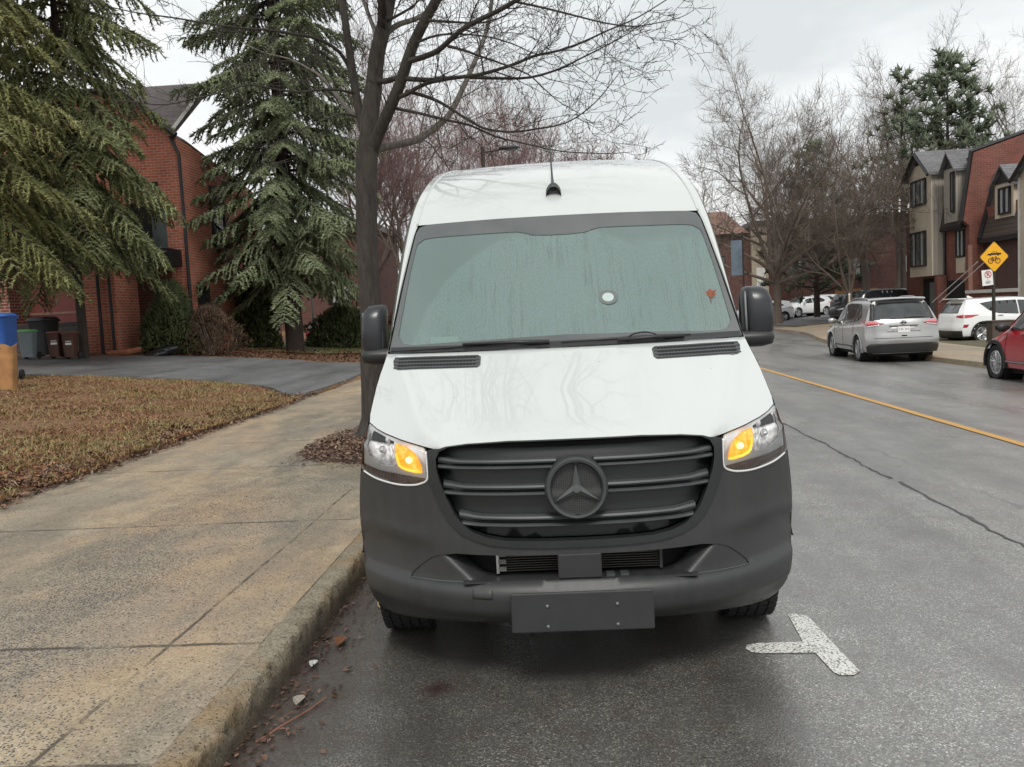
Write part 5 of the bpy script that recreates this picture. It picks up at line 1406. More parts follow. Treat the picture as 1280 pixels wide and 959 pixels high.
# ---- background trees
BG = [
    ('wide grey bare tree with many limbs beyond the van mirror, left in the street opening', (12.7, 52.5, .35), 14.6, 31, .24, .19, 12, (15, 74), 'barkfar', 5),
    ('dark low branching bare tree standing over the black cars at the parking lot', (15.9, 49.5, .3), 8.6, 32, .15, .18, 5, (20, 62), 'barkfar', 5),
    ('slim tall bare tree between the low branching tree and the grey townhouse', (17.6, 52.0, .4), 13.0, 33, .22, .34, 5, (10, 34), 'barkfar', 4),
    ('tall bare tree just left of the tall pine, behind the townhouse', (27.0, 72, .5), 19.0, 34, .30, .3, 7, (10, 38), 'barkfar', 5),
    ('bare tree behind the brick townhouse gable at the right edge', (37.5, 69, .5), 20.0, 35, .28, .3, 7, (12, 42), 'barkfar', 5),
    ('thin bare tree between the tall pine and the right edge, behind the roofs', (34.0, 76, .5), 19.0, 36, .25, .3, 6, (10, 35), 'barkfar', 5),
    ('bare tree close behind the wide grey tree over the parking lot', (20.5, 72, .4), 15.5, 37, .28, .22, 9, (15, 70), 'barkfar', 5),
]
for lb, base, h, sd, r0, fk, lm, spd, mt, mx in BG:
    bare_tree(lb, base, h, sd, r0, fk, lm, spd, mt, None, mx, group='bare trees beyond the street', rmin=.0095, kids=(3, 4), up=.025)
RD = [
    ('reddish bare tree behind the street lamp over the van roof', (-1.5, 44, .2), 11.0, 41, .16, .14, 8, (18, 58)),
    ('reddish multi branched tree just right of the street maple trunk', (-6.6, 40, .3), 12.0, 42, .15, .12, 8, (8, 40)),
    ('reddish bare tree behind the right part of the van roof', (2.6, 52, .1), 10.4, 43, .16, .14, 8, (18, 58)),
    ('fine twigged reddish tree further down the left pavement', (-4.2, 56, .2), 14.5, 44, .18, .18, 8, (14, 50)),
    ('bare tree far down the street behind the van roof', (-.2, 74, .1), 16.0, 45, .22, .2, 8, (15, 50)),
    ('bare reddish tree behind the blue green spruce', (-10.5, 50, .5), 17.0, 47, .22, .2, 7, (14, 50)),
]
for lb, base, h, sd, r0, fk, lm, spd in RD:
    bare_tree(lb, base, h, sd, r0, fk, lm, spd, 'barkfar', 'barkred', 5, group='reddish trees down the street', rmin=.0085, kids=(3, 4), tw=(1, .2, .4))
# ------------------------------------------------------------------ parked cars
class Car:
    SK = [0, .10, .26, .42, .50, .70, .80, .90, 1.0]
    def __init__(s, L, W, H, top, belt, rear, front, zb=.24, wr=.70, rc=.30, fc=.45):
        s.L, s.W, s.H, s.zb, s.wr = L, W, H, zb, wr
        s.top = pch(*zip(*top)); s.belt = pch(*zip(*belt)); s.rear_z = pch(*zip(*rear)); s.front_z = pch(*zip(*front)); s.rc, s.fc = rc, fc
        s.cache = {}
    def sec(s, yn):
        k = round(yn, 3)
        if k in s.cache: return s.cache[k]
        w = s.W / 2; zt = float(s.top(yn)); zbel = min(float(s.belt(yn)), zt - .05); h = zt - zbel
        g = sm(.10, .45, h)                     # 0 on the bonnet, 1 in the cabin
        wr = w * (.90 * (1 - g) + s.wr * g)
        hl = min(h, .12)
        X = [.80 * w, .965 * w, w, .985 * w, .955 * w, wr + .015 * g, .90 * wr, .5 * wr, 0]
        Z = [s.zb, s.zb + .05, s.zb + (zbel - s.zb) * .50, zbel - .07, zbel, zt - hl * (.85 * (1 - g) + 1.0 * g), zt - hl * .38, zt - hl * .08, zt]
        for i in range(1, 9): Z[i] = max(Z[i], Z[i - 1] + 1e-3)
        r = (pch(s.SK, X), pch(s.SK, Z)); s.cache[k] = r; return r
    def rear(s, x, z): return float(s.rear_z(z)) + s.rc * (abs(x) / (s.W / 2)) ** 4
    def front(s, x, z): return float(s.front_z(z)) + s.fc * (abs(x) / (s.W / 2)) ** 3.2
    def P(s, yn, k, side=1):
        fx, fz = s.sec(yn); x = float(fx(k)); z = float(fz(k)); q = (yn + s.L / 2) / s.L
        y = yn + s.rear(x, z) * max(0, 1 - q / .34) - s.front(x, z) * max(0, 1 - (1 - q) / .34)
        return Vector((side * x, y, z))
    def S(s, side, off=.005):
        def f(yn, k):
            p = s.P(yn, k, side); a = s.P(yn + .02, k, side) - s.P(yn - .02, k, side); b = s.P(yn, min(1, k + .01), side) - s.P(yn, max(0, k - .01), side)
            n = a.cross(b) * side
            if n.length < 1e-9: n = Vector((side, 0, 0))
            n.normalize()
            if n.x * side < -.05 or (abs(n.x) < .05 and n.z < 0): n = -n
            return p + n * off
        return f
    def R(s, off=.005): return lambda x, z: (x, -s.L / 2 + s.rear(x, z) - off, z)
    def Fr(s, off=.005): return lambda x, z: (x, s.L / 2 - s.front(x, z) + off, z)
    def body(s, paint, root):
        ys = np.linspace(-s.L / 2, s.L / 2, 64); ks = sorted(set(list(np.linspace(0, 1, 34)) + s.SK))
        mb = MB()
        for sd in (1, -1): mb.grid([[s.P(y, k, sd) for k in ks] for y in ys])
        for end in (0, 1):
            yn = ys[0] if end == 0 else ys[-1]
            half = [(s.P(yn, k).x, s.P(yn, k).z) for k in np.linspace(0, 1, 24)]
            poly = half + [(-x, z) for x, z in reversed(half) if x > 1e-4]
            m2 = cdt_panel(poly, [], .11, s.R(0) if end == 0 else s.Fr(0)); mb.add(m2.v, m2.f)
        me = mb.mesh('body', weld=.004); bm = bmesh.new(); bm.from_mesh(me)
        kill = []
        for fc in bm.faces:
            q = fc.calc_center_median()
            if abs(q.x) > s.W * .33 and any((q.y - ay) ** 2 + (q.z - aw) ** 2 < (aw * 1.13) ** 2 for ay, aw in s.arches): kill.append(fc)
        bmesh.ops.delete(bm, geom=kill, context='FACES'); bm.to_mesh(me); bm.free()
        o = obj('body', me, paint, root); shade_auto(o, 42)
        obj('underbody', MB().box2((-s.W * .42, -s.L * .44, s.zb - .06), (s.W * .42, s.L * .44, s.zb + .10)), MAT['dark'], root)
        return o
def k_belt(t): return .50 + .20 * t          # 0 = waist line, 1 = roof edge

def sig_strip(c, sd, pts, w, off=.006):
    f = c.S(sd, off); return MB().tube([f(y, k) for y, k in pts], w, 5)

def finish(c, root, spec):
    W = c.W / 2
    paint = spec['paint']; c.arches = [(a, spec['wr']) for a in spec['axles']]; c.body(paint, root)
    for sd in (1, -1):
        for poly in spec['side_windows']:
            obj('side_window', cdt_panel([(y, k_belt(t)) for y, t in poly], [], .07, c.S(sd, .014)), MAT['glassd'] if not spec.get('light_glass') else MAT['glasswin'], root, True)
        for y0, y1, k in spec.get('handles', []):
            f = c.S(sd, .02); obj('door_handle', MB().tube([f(y, k) for y in np.linspace(y0, y1, 5)], [.008, .016, .017, .016, .008], 6), spec.get('handle_mat', paint), root, True)
        for pts in spec.get('seams', []):
            obj('door_seam', sig_strip(c, sd, pts, .0045, .001), MAT['dark'], root)
        if spec.get('sill'):
            y0, y1 = spec['sill']; obj('sill_cladding', cdt_panel([(y0, .0), (y1, .0), (y1, .17), (y0, .17)], [], .1, c.S(sd, .012)), MAT['black'], root, True)
        for yy in spec['axles']:
            R = spec['wr']; sgn = Matrix.Translation((sd * (W + .004), yy, R)) @ Matrix.Rotation(PI / 2 * sd, 4, 'Y')
            obj('wheel_arch', MB().lathe([(R * 1.19, -.03), (R * 1.19, -.40), (0, -.40)], 30, sgn), MAT['dark'], root)
            ring = []
            for a in np.linspace(rad(-12), rad(192), 26):
                ca, sa = math.cos(a), math.sin(a)
                ring.append([(sd * (W * xx), yy + ca * R * rr, R + sa * R * rr) for rr, xx in ((1.10, .93), (1.10, 1.012), (1.15, 1.022), (spec.get('arch', 1.24), 1.012), (spec.get('arch', 1.24) + .02, .95))])
            o = obj('arch_trim', MB().grid(ring), spec.get('arch_mat', MAT['black']), root); shade_auto(o, 50)
            wheel(root, sd * (W - .118), yy, R, .225, sd, spec.get('rim'), False, 'wheel', R * .70, spec.get('spokes', 5))
        mp = spec.get('mirror')
        if mp:
            f = c.S(sd, 0)(mp, k_belt(.08)); mm = MB()
            secs = []
            for t, w, h in ((0, .02, .03), (.06, .05, .06), (.12, .075, .085), (.20, .07, .08), (.25, .03, .04)):
                secs.append([(f.x + sd * t, f.y + w * math.cos(a), f.z + .07 + h * math.sin(a)) for a in np.linspace(0, 2 * PI, 13)])
            o = obj('side_mirror', mm.grid(secs), spec.get('mirror_mat', paint), root, True)
    for nm, poly, m, off in spec.get('rear_parts', []):
        obj(nm, cdt_panel(poly, [], .05, c.R(off), .012), MAT[m] if isinstance(m, str) else m, root, True)
    for nm, poly, m, off in spec.get('front_parts', []):
        obj(nm, cdt_panel(poly, [], .05, c.Fr(off), .012, (0, -1, 0)), MAT[m] if isinstance(m, str) else m, root, True)
    for nm, poly, m, off in spec.get('side_parts', []):
        for sd in (1, -1): obj(nm, cdt_panel(poly, [], .05, c.S(sd, off)), MAT[m] if isinstance(m, str) else m, root, True)
    if spec.get('screen'):
        y0, y1 = spec['screen']
        for nm, (a, b) in (('windscreen', (y0, y1)),):
            poly = [(a, .76), (b, .74), (b, 1.0), (a, 1.0)]
            mb = MB()
            for sd in (1, -1):
                q = cdt_panel(poly, [], .06, c.S(sd, .014)); mb.add(q.v, q.f)
            obj(nm, mb.mesh(nm, weld=.002), MAT['glassd'], root, True)
    if spec.get('rails'):
        y0, y1 = spec['rails']
        for sd in (1, -1):
            f = lambda y, e: c.P(y, .78, sd) + Vector((0, 0, e))
            yy = np.linspace(y0, y1, 9); e = [.0, .04, .055, .06, .06, .06, .055, .04, .0]
            obj('roof_rail', MB().tube([f(y, h) for y, h in zip(yy, e)], .018, 6), spec.get('rail_mat', MAT['alloy']), root, True)

def suv(paint='silver', L=4.63, W=1.84, H=1.68):
    h = L / 2
    return Car(L, W, H,
        [(-h, H - .03), (-h + .5, H), (-.2, H + .015), (.55, H - .04), (.95, H - .22), (1.38, 1.12), (1.6, 1.05), (2.1, .97), (h, .86)],
        [(-h, 1.10), (-1.2, 1.06), (0, 1.01), (1.2, .98), (h, .80)],
        [(.2, .10), (.42, .02), (.62, .0), (.78, .05), (.98, .07), (1.08, .10), (1.2, .18), (1.5, .40), (H - .02, .50), (H + .05, .52)],
        [(.2, .12), (.45, .0), (.7, .02), (.8, .10), (.9, .25)], .25, .72, .22, .40)

def build_silver():
    root = thing('parked_suv', 'silver crossover seen from behind, parked at the far kerb across the street', 'car', (8.62, 24.6, zroad(8.6)), rad(-3), None, .97)
    c = suv()
    W = c.W / 2
    finish(c, root, dict(paint=MAT['silver'], axles=(-1.33, 1.38), wr=.355, rim=MAT['alloy'], spokes=5, arch=1.19, arch_mat=MAT['silver'],
        side_windows=[[(-1.72, .30), (-1.30, .10), (-.98, .07), (-.95, .90), (-1.28, .88)], [(-.92, .07), (.05, .05), (.02, .93), (-.9, .91)], [(.11, .05), (1.12, .06), (.72, .70), (.44, .93), (.09, .93)]],
        handles=[(-.75, -.55, .44), (.28, .48, .43)], seams=[[(.08, k) for k in np.linspace(.12, .5, 9)], [(-1.0, k) for k in np.linspace(.30, .5, 6)], [(1.15, k) for k in np.linspace(.12, .48, 9)]],
        sill=(-.95, 1.0), mirror=.98, rails=(-1.75, .35),
        side_parts=[('side_tail_light', [(-2.30, .41), (-2.0, .425), (-1.80, .475), (-2.05, .52), (-2.30, .53)], 'taillit', .008), ('window_trim', [(-1.80, .515), (1.25, .507), (1.25, .512), (-1.80, .522)], 'alloy', .008)],
        rear_parts=[('rear_window', [(-.70, 1.13), (.70, 1.13), (.60, 1.50), (.5, 1.53), (-.5, 1.53), (-.60, 1.50)], 'rearglass', .006),
            ('window_surround', [(-.80, 1.11), (-.70, 1.11), (-.60, 1.52), (-.70, 1.54)], 'black', .004), ('window_surround', [(.80, 1.11), (.70, 1.11), (.60, 1.52), (.70, 1.54)], 'black', .004),
            ('tail_light', [(-.86, .93), (-.60, .985), (-.46, 1.03), (-.60, 1.055), (-.74, 1.10), (-.85, 1.08), (-.90, 1.0)], 'taillit', .010), ('tail_light', [(.86, .93), (.60, .985), (.46, 1.03), (.60, 1.055), (.74, 1.10), (.85, 1.08), (.90, 1.0)], 'taillit', .010),
            ('tail_light_base', [(-.88, .925), (-.55, .985), (-.60, 1.005), (-.88, .965)], 'lampglass', .013), ('tail_light_base', [(.88, .925), (.55, .985), (.60, 1.005), (.88, .965)], 'lampglass', .013),
            ('tail_light_band', [(-.86, .985), (-.52, 1.02), (-.60, 1.035), (-.87, 1.02)], 'tail', .014), ('tail_light_band', [(.86, .985), (.52, 1.02), (.60, 1.035), (.87, 1.02)], 'tail', .014),
            ('plate_strip', [(-.34, .945), (.34, .945), (.36, .975), (-.36, .975)], simple('shaded_silver', (.16, .16, .16), .5, .3), .030),
            ('plate_recess', [(-.42, .80), (.42, .80), (.30, .945), (-.30, .945)], simple('light_plate_recess', (.38, .38, .38), .35, .5), .005),
            ('lower_bumper', [(-.86, .26), (.86, .26), (.90, .44), (.82, .50), (.5, .515), (-.5, .515), (-.82, .50), (-.90, .44)], 'black', .02),
            ('tailgate_seam', [(-.72, .64), (.72, .64), (.72, .652), (-.72, .652)], 'dark', .002),
            ('latch', [(-.07, .685), (.07, .685), (.06, .715), (-.06, .715)], 'dark', .004)]))
    yb = lambda x, z, o: -c.L / 2 + c.rear(x, z) - o
    pl = obj('license_plate', MB().box((0, yb(0, .86, .014), .862), (.30, .008, .15)), MAT['signwhite'], root)
    for i, x in enumerate((-.105, -.065, -.025, .035, .075, .11)):   # blurred characters: only dark strokes can be read in the photo
        g = MB(); 
        hgt = .052
        if i % 2 == 0: g.box((x, yb(0, .86, .020), .865), (.022, .003, .012)); g.box((x - .008, yb(0, .86, .020), .862), (.007, .003, hgt))
        else: g.box((x, yb(0, .86, .020), .885), (.022, .003, .012)); g.box((x + .008, yb(0, .86, .020), .862), (.007, .003, hgt)); g.box((x, yb(0, .86, .020), .84), (.022, .003, .01))
        obj('plate_character', g, simple('plate_blue_ink', (.10, .12, .17), .5), pl)
    Me = Matrix.Translation((0, yb(0, 1.03, .012), 1.035)) @ Matrix.Rotation(PI / 2, 4, 'X')
    bd = MB().lathe([(.046, -.004), (.046, .008), (.060, .008), (.060, -.004)], 28, Me); bd.box((0, yb(0, 1.03, .018), 1.035), (.17, .006, .022))
    obj('badge', bd, simple('dull_badge_metal', (.13, .135, .14), .3, .6), root)
    sp = MB()
    sp.grid([[(x, -c.L / 2 + c.rear(x, 1.62) + d + .10 * (x / .7) ** 2, 1.655 - .02 * (x / .7) ** 2 + dz) for d, dz in ((.10, .035), (-.06, .02), (-.11, -.01), (-.07, -.035), (.06, -.03))] for x in np.linspace(-.70, .70, 17)])
    o = obj('spoiler', sp, MAT['silver'], root); shade_auto(o, 50)
    obj('spoiler_underside', MB().box((0, -c.L / 2 + c.rear(0, 1.56) - .03, 1.575), (1.16, .05, .05)), MAT['black'], root)
    w = MB().tube([(.52, yb(.52, 1.15, .02), 1.16), (.2, yb(.2, 1.19, .03), 1.175), (.02, yb(0, 1.17, .025), 1.165)], [.012, .02, .008], 6); obj('rear_wiper', w, MAT['black'], root)
    return root
build_silver()

def build_white():
    root = thing('parked_suv', 'white crossover with dark lower trim parked across the driveway behind the silver one', 'car', (16.45, 33.6, -.33), rad(-90 + 4), None, .99)
    c = suv(L=4.70, W=1.86, H=1.66)
    finish(c, root, dict(paint=MAT['carwhite'], axles=(-1.36, 1.36), wr=.365, rim=MAT['alloy'], spokes=5, arch=1.26, light_glass=False,
        side_windows=[[(-1.66, .78), (-1.20, .34), (-.80, .12), (-.05, .06), (-.05, .93), (-1.0, .92)], [(0.0, .06), (1.16, .07), (.72, .72), (.44, .93), (0, .93)]],
        handles=[(-.86, -.62, .455), (.25, .49, .44)], handle_mat=MAT['alloy'], seams=[[(-.02, k) for k in np.linspace(.14, .5, 9)], [(-.98, k) for k in np.linspace(.32, .5, 6)]],
        sill=(-.95, 1.0), mirror=1.0,
        side_parts=[('side_tail_light', [(-2.34, .375), (-2.0, .39), (-1.62, .475), (-1.75, .485), (-2.34, .47)], 'tail', .008), ('side_reflector', [(-2.34, .235), (-2.16, .235), (-2.10, .28), (-2.34, .28)], 'tail', .008), ('crease', [(-1.60, .485), (1.2, .47), (1.2, .474), (-1.60, .49)], MAT['carwhite'], .014)],
        rear_parts=[('rear_window', [(-.66, 1.14), (.66, 1.14), (.56, 1.50), (-.56, 1.50)], 'glassd', .006),
            ('tail_light', [(-.90, .96), (-.66, 1.0), (-.68, 1.06), (-.90, 1.08)], 'tail', .010), ('tail_light', [(.90, .96), (.66, 1.0), (.68, 1.06), (.90, 1.08)], 'tail', .010),
            ('lower_bumper', [(-.90, .24), (.90, .24), (.92, .50), (-.92, .50)], 'black', .02)]))
    sp = MB().box((0, -c.L / 2 + .40, 1.66), (1.2, .30, .035)); o = obj('spoiler', sp, MAT['carwhite'], root); bevel(o, .012)
    fin = MB().prism([(-.12, 0), (.10, 0), (-.08, .085), (-.12, .085)], -.02, .02, Matrix.Translation((0, -1.35, 1.675)) @ Matrix.Rotation(PI / 2, 4, 'Z') @ Matrix.Rotation(PI / 2, 4, 'X'))
    obj('roof_fin', fin, MAT['carwhite'], root)
    return root
build_white()

def hatch(L=4.27, W=1.77, H=1.54):
    h = L / 2
    return Car(L, W, H,
        [(-h, H - .05), (-h + .6, H), (-.1, H), (.5, H - .06), (.85, H - .24), (1.22, 1.05), (1.5, .99), (1.9, .90), (h, .76)],
        [(-h, 1.0), (0, .96), (1.1, .92), (h, .72)],
        [(.2, .08), (.5, .0), (.85, .06), (1.0, .14), (H, .45)],
        [(.2, .12), (.45, .0), (.62, .02), (.72, .10), (.82, .28)], .22, .72, .25, .46)

def build_red():
    root = thing('parked_car', 'dark red crossover cut off by the right edge, parked at the far kerb', 'car', (9.12, 16.0, zroad(9.1)), rad(-1), None, 1.0)
    c = hatch()
    finish(c, root, dict(paint=MAT['carred'], axles=(-1.25, 1.31), wr=.335, rim=simple('shiny_alloy', (.62, .62, .63), .22, 1.0), spokes=5, arch=1.30,
        side_windows=[[(-1.5, .45), (-1.1, .14), (-.12, .06), (-.12, .92), (-1.1, .86)], [(-.06, .06), (.95, .08), (.62, .62), (.35, .90), (-.06, .92)]],
        handles=[(-.9, -.7, .45), (.12, .32, .44)], seams=[[(-.09, k) for k in np.linspace(.14, .5, 9)], [(.98, k) for k in np.linspace(.16, .48, 9)]], sill=(-.92, .95), mirror=.88, mirror_mat=MAT['black'], screen=(.42, 1.2),
        side_parts=[('side_head_light', [(1.88, .335), (2.10, .33), (2.10, .43), (1.86, .45), (1.70, .45)], 'lampglass', .008), ('sill_trim', [(-.9, .165), (.95, .165), (.95, .178), (-.9, .178)], 'alloy', .016)],
        rear_parts=[('rear_window', [(-.6, 1.06), (.6, 1.06), (.5, 1.38), (-.5, 1.38)], 'glassd', .006), ('tail_light', [(-.84, .84), (-.42, .88), (-.46, .96), (-.84, .98)], 'tail', .010), ('tail_light', [(.84, .84), (.42, .88), (.46, .96), (.84, .98)], 'tail', .010), ('lower_bumper', [(-.82, .20), (.82, .20), (.84, .48), (-.84, .48)], 'black', .016), ('license_plate', [(-.2, .66), (.2, .66), (.2, .77), (-.2, .77)], 'signwhite', .012)],
        front_parts=[('grille', [(-.5, .42), (.5, .42), (.58, .62), (-.58, .62)], 'black', .012), ('head_light', [(.55, .60), (.84, .62), (.86, .72), (.58, .66)], 'lampglass', .012), ('head_light', [(-.55, .60), (-.84, .62), (-.86, .72), (-.58, .66)], 'lampglass', .012), ('lower_bumper', [(-.82, .20), (.82, .20), (.84, .38), (-.84, .38)], 'black', .016)]))
build_red()

def far_car(label, loc, rz, paint, kind='hatch', tail=True, name='parked_car', group='cars in the parking lot'):
    root = thing(name, label, 'car', loc, rz, group)
    c = suv() if kind == 'suv' else hatch(4.4, 1.78, 1.46)
    b = 0
    finish(c, root, dict(paint=MAT[paint], axles=(-1.3, 1.33), wr=.335, rim=MAT['alloy'], arch=1.18, arch_mat=MAT[paint],
        side_windows=[[(-1.5, .40), (-1.1, .12), (-.1, .06), (-.1, .92), (-1.1, .86)], [(-.04, .06), (1.0, .08), (.64, .62), (.36, .90), (-.04, .92)]], mirror=.9, screen=(.45, 1.2),
        side_parts=[('side_head_light', [(1.9, .36), (2.12, .36), (2.12, .44), (1.75, .45)], 'lampglass', .008), ('side_tail_light', [(-2.1, .40), (-1.7, .45), (-1.8, .49), (-2.1, .49)], 'tail', .008)],
        rear_parts=[('rear_window', [(-.6, 1.04), (.6, 1.04), (.5, 1.34), (-.5, 1.34)], 'glassd', .006), ('tail_light', [(-.86, .84), (-.4, .88), (-.42, .95), (-.86, .97)], 'tail', .010), ('tail_light', [(.86, .84), (.4, .88), (.42, .95), (.86, .97)], 'tail', .010), ('license_plate', [(-.2, .66), (.2, .66), (.2, .77), (-.2, .77)], 'signwhite', .012)],
        front_parts=[('grille', [(-.6, .40), (.6, .40), (.64, .62), (-.64, .62)], 'black', .012), ('head_light', [(.5, .62), (.84, .63), (.85, .72), (.55, .68)], 'lampglass', .012), ('head_light', [(-.5, .62), (-.84, .63), (-.85, .72), (-.55, .68)], 'lampglass', .012)]))
    return root
def lot(x, y): return zr(x, y) + .03
far_car('white hatchback nose to the street in the far parking lot, left of the black cars', (17.9, 66.0, lot(17.9, 66.0)), rad(118), 'carwhite')
far_car('white car standing side on behind the white hatchback in the far parking lot', (20.2, 71.5, lot(20.2, 71.5)), rad(95), 'carwhite')
far_car('black car with red tail lights in the far parking lot between white and charcoal cars', (19.6, 58.5, lot(19.6, 58.5)), rad(-62), 'carblack')
far_car('charcoal crossover nose to the left behind the low branching tree', (17.4, 50.6, lot(17.4, 50.6)), rad(100), 'carblack', 'suv')
far_car('dark car behind the roof of the silver crossover', (23.4, 60.5, lot(23.4, 60.5) - .12), rad(95), 'carblack')
far_car('pale car half hidden between the white van pillar and its right mirror', (13.9, 62.0, lot(13.9, 62.0)), rad(100), 'carwhite')
far_car('dark red car half hidden behind the boughs of the blue green spruce', (-10.4, 42.5, zl(-10.4) + .05), rad(60), 'carred', 'suv', group=None)
# ------------------------------------------------------------------ houses
def win(parent, c, w, h, face, mull=1, trans=0, frame='darktrim', glass='glasswin', d=.10, fw=.07, name='window'):
    """window: frame (with mullions) and pane; face = 'x-' looks to -x, 'y-' looks to -y, 'x+' looks to +x"""
    def bx(mb, u0, u1, z0, z1, o0, o1):
        if face[0] == 'x':
            sg = -1 if face[1] == '-' else 1
            mb.box2((c[0] + sg * o0, c[1] + u0, z0), (c[0] + sg * o1, c[1] + u1, z1))
        else:
            mb.box2((c[0] + u0, c[1] - o0, z0), (c[0] + u1, c[1] - o1, z1))
    z0, z1 = c[2] - h / 2, c[2] + h / 2
    f = MB()
    bx(f, -w / 2, w / 2, z0, z0 + fw, .002, d); bx(f, -w / 2, w / 2, z1 - fw, z1, .002, d)
    bx(f, -w / 2, -w / 2 + fw, z0 + fw, z1 - fw, .003, d - .002); bx(f, w / 2 - fw, w / 2, z0 + fw, z1 - fw, .003, d - .002)
    for k in range(mull):
        u = -w / 2 + w * (k + 1) / (mull + 1); bx(f, u - fw * .4, u + fw * .4, z0 + fw, z1 - fw, .003, d - .012)
    for k in range(trans):
        z = z0 + h * (k + 1) / (trans + 1); bx(f, -w / 2 + fw, w / 2 - fw, z - fw * .3, z + fw * .3, .003, d - .02)
    fo = obj(name, f, MAT[frame], parent)
    g = MB(); bx(g, -w / 2 + fw * .5, w / 2 - fw * .5, z0 + fw * .5, z1 - fw * .5, .004, d - .05); obj('pane', g, MAT[glass], fo)
    cu = MB()
    for q in (-.30, .18):
        bx(cu, w * q, w * (q + .16), z0 + fw, z1 - fw, d - .049, d - .046)
    if glass == 'glasswin' and w < 3: obj('curtain', cu, simple('pale_curtain', (.30, .31, .31), .8), fo)
    return fo
def gable_roof(parent, x0, x1, y0, y1, ze, zr_, m, over=.25, th=.14, name='roof'):
    """ridge along x, gable ends at x0 and x1"""
    ym = (y0 + y1) / 2; mb = MB(); sl = (zr_ - ze) / (ym - y0)
    for sg in (-1, 1):
        ye = (y0 - over) if sg < 0 else (y1 + over); z_e = ze - sl * over
        P = [(x0 - over, ye, z_e), (x1, ye, z_e), (x1, ym, zr_), (x0 - over, ym, zr_)]
        P2 = [(p[0], p[1], p[2] + th) for p in P]
        mb.add(P + P2, [(3, 2, 1, 0), (4, 5, 6, 7), (0, 1, 5, 4), (1, 2, 6, 5), (2, 3, 7, 6), (3, 0, 4, 7)])
    return obj(name, mb, m, parent)
def gable_end(mb, x, y0, y1, ze, zr_, th=.12):
    ym = (y0 + y1) / 2
    P = [(x, y0, ze), (x, y1, ze), (x, ym, zr_)]; P2 = [(x + th, p[1], p[2]) for p in P]
    mb.add(P + P2, [(0, 2, 1), (3, 4, 5), (0, 1, 4, 3), (1, 2, 5, 4), (2, 0, 3, 5)])

def townhouse_unit(name, label, y0, y1, Xb, Xw, zb, ze, zp, wins, wall_y, wall_top):
    """stuccoed bay with a gable towards the street, standing proud of a brick wall"""
    t = thing(name, label, 'house', (0, 0, 0))
    ym = (y0 + y1) / 2
    w = MB().box2((Xb, y0, zb), (Xw + 3, y1, ze)); gable_end(w, Xb, y0, y1, ze, zp, .2)
    obj('bay_wall', w, MAT['beige'], t)
    obj('bay_side_cladding', MB().box2((Xb + .06, y0 - .03, zb + .02), (Xw + 3, y0 - .001, ze)), MAT['greige'], t)
    gable_roof(t, Xb, Xw + 3.4, y0, y1, ze, zp, MAT['shingleR'])
    sl = (zp - ze) / (ym - y0) * .26
    obj('bargeboard', MB().tube([(Xb - .27, y0 - .26, ze - sl), (Xb - .27, ym, zp)], .085, 4).tube([(Xb - .27, y1 + .26, ze - sl), (Xb - .27, ym, zp)], .085, 4), MAT['darktrim'], t)
    obj('gable_vent', MB().prism([(ym - .50, zp - .55), (ym + .50, zp - .55), (ym, zp - .10)], Xb - .05, Xb - .01, Matrix(((0, 0, 1, 0), (1, 0, 0, 0), (0, 1, 0, 0), (0, 0, 0, 1)))), MAT['darktrim'], t)
    for c, z, wd, h in wins: win(t, (Xb, c, z), wd, h, 'x-', 2 if wd > 1.5 else 1)
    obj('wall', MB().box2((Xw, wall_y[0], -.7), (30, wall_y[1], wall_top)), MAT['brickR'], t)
    return t
def dormer(t, Xd, y0, y1, z0, ze, zp, depth, m, wc, wz, ww, wh, trim=None):
    d = MB().box2((Xd, y0, z0), (Xd + depth, y1, ze)); gable_end(d, Xd, y0, y1, ze, zp - .03, depth); obj('dormer', d, m, t)
    gable_roof(t, Xd, Xd + depth + .4, y0, y1, ze, zp, MAT['shingleR'], .2, .11, 'dormer_roof')
    obj('dormer_gable', MB().prism([(y0 + .1, ze + .02), (y1 - .1, ze + .02), ((y0 + y1) / 2, zp - .12)], Xd - .05, Xd - .01, Matrix(((0, 0, 1, 0), (1, 0, 0, 0), (0, 1, 0, 0), (0, 0, 0, 1)))), MAT['darktrim'] if trim is None else trim, t)
    win(t, (Xd, wc, wz), ww, wh, 'x-', 1 if ww > .6 else 0)
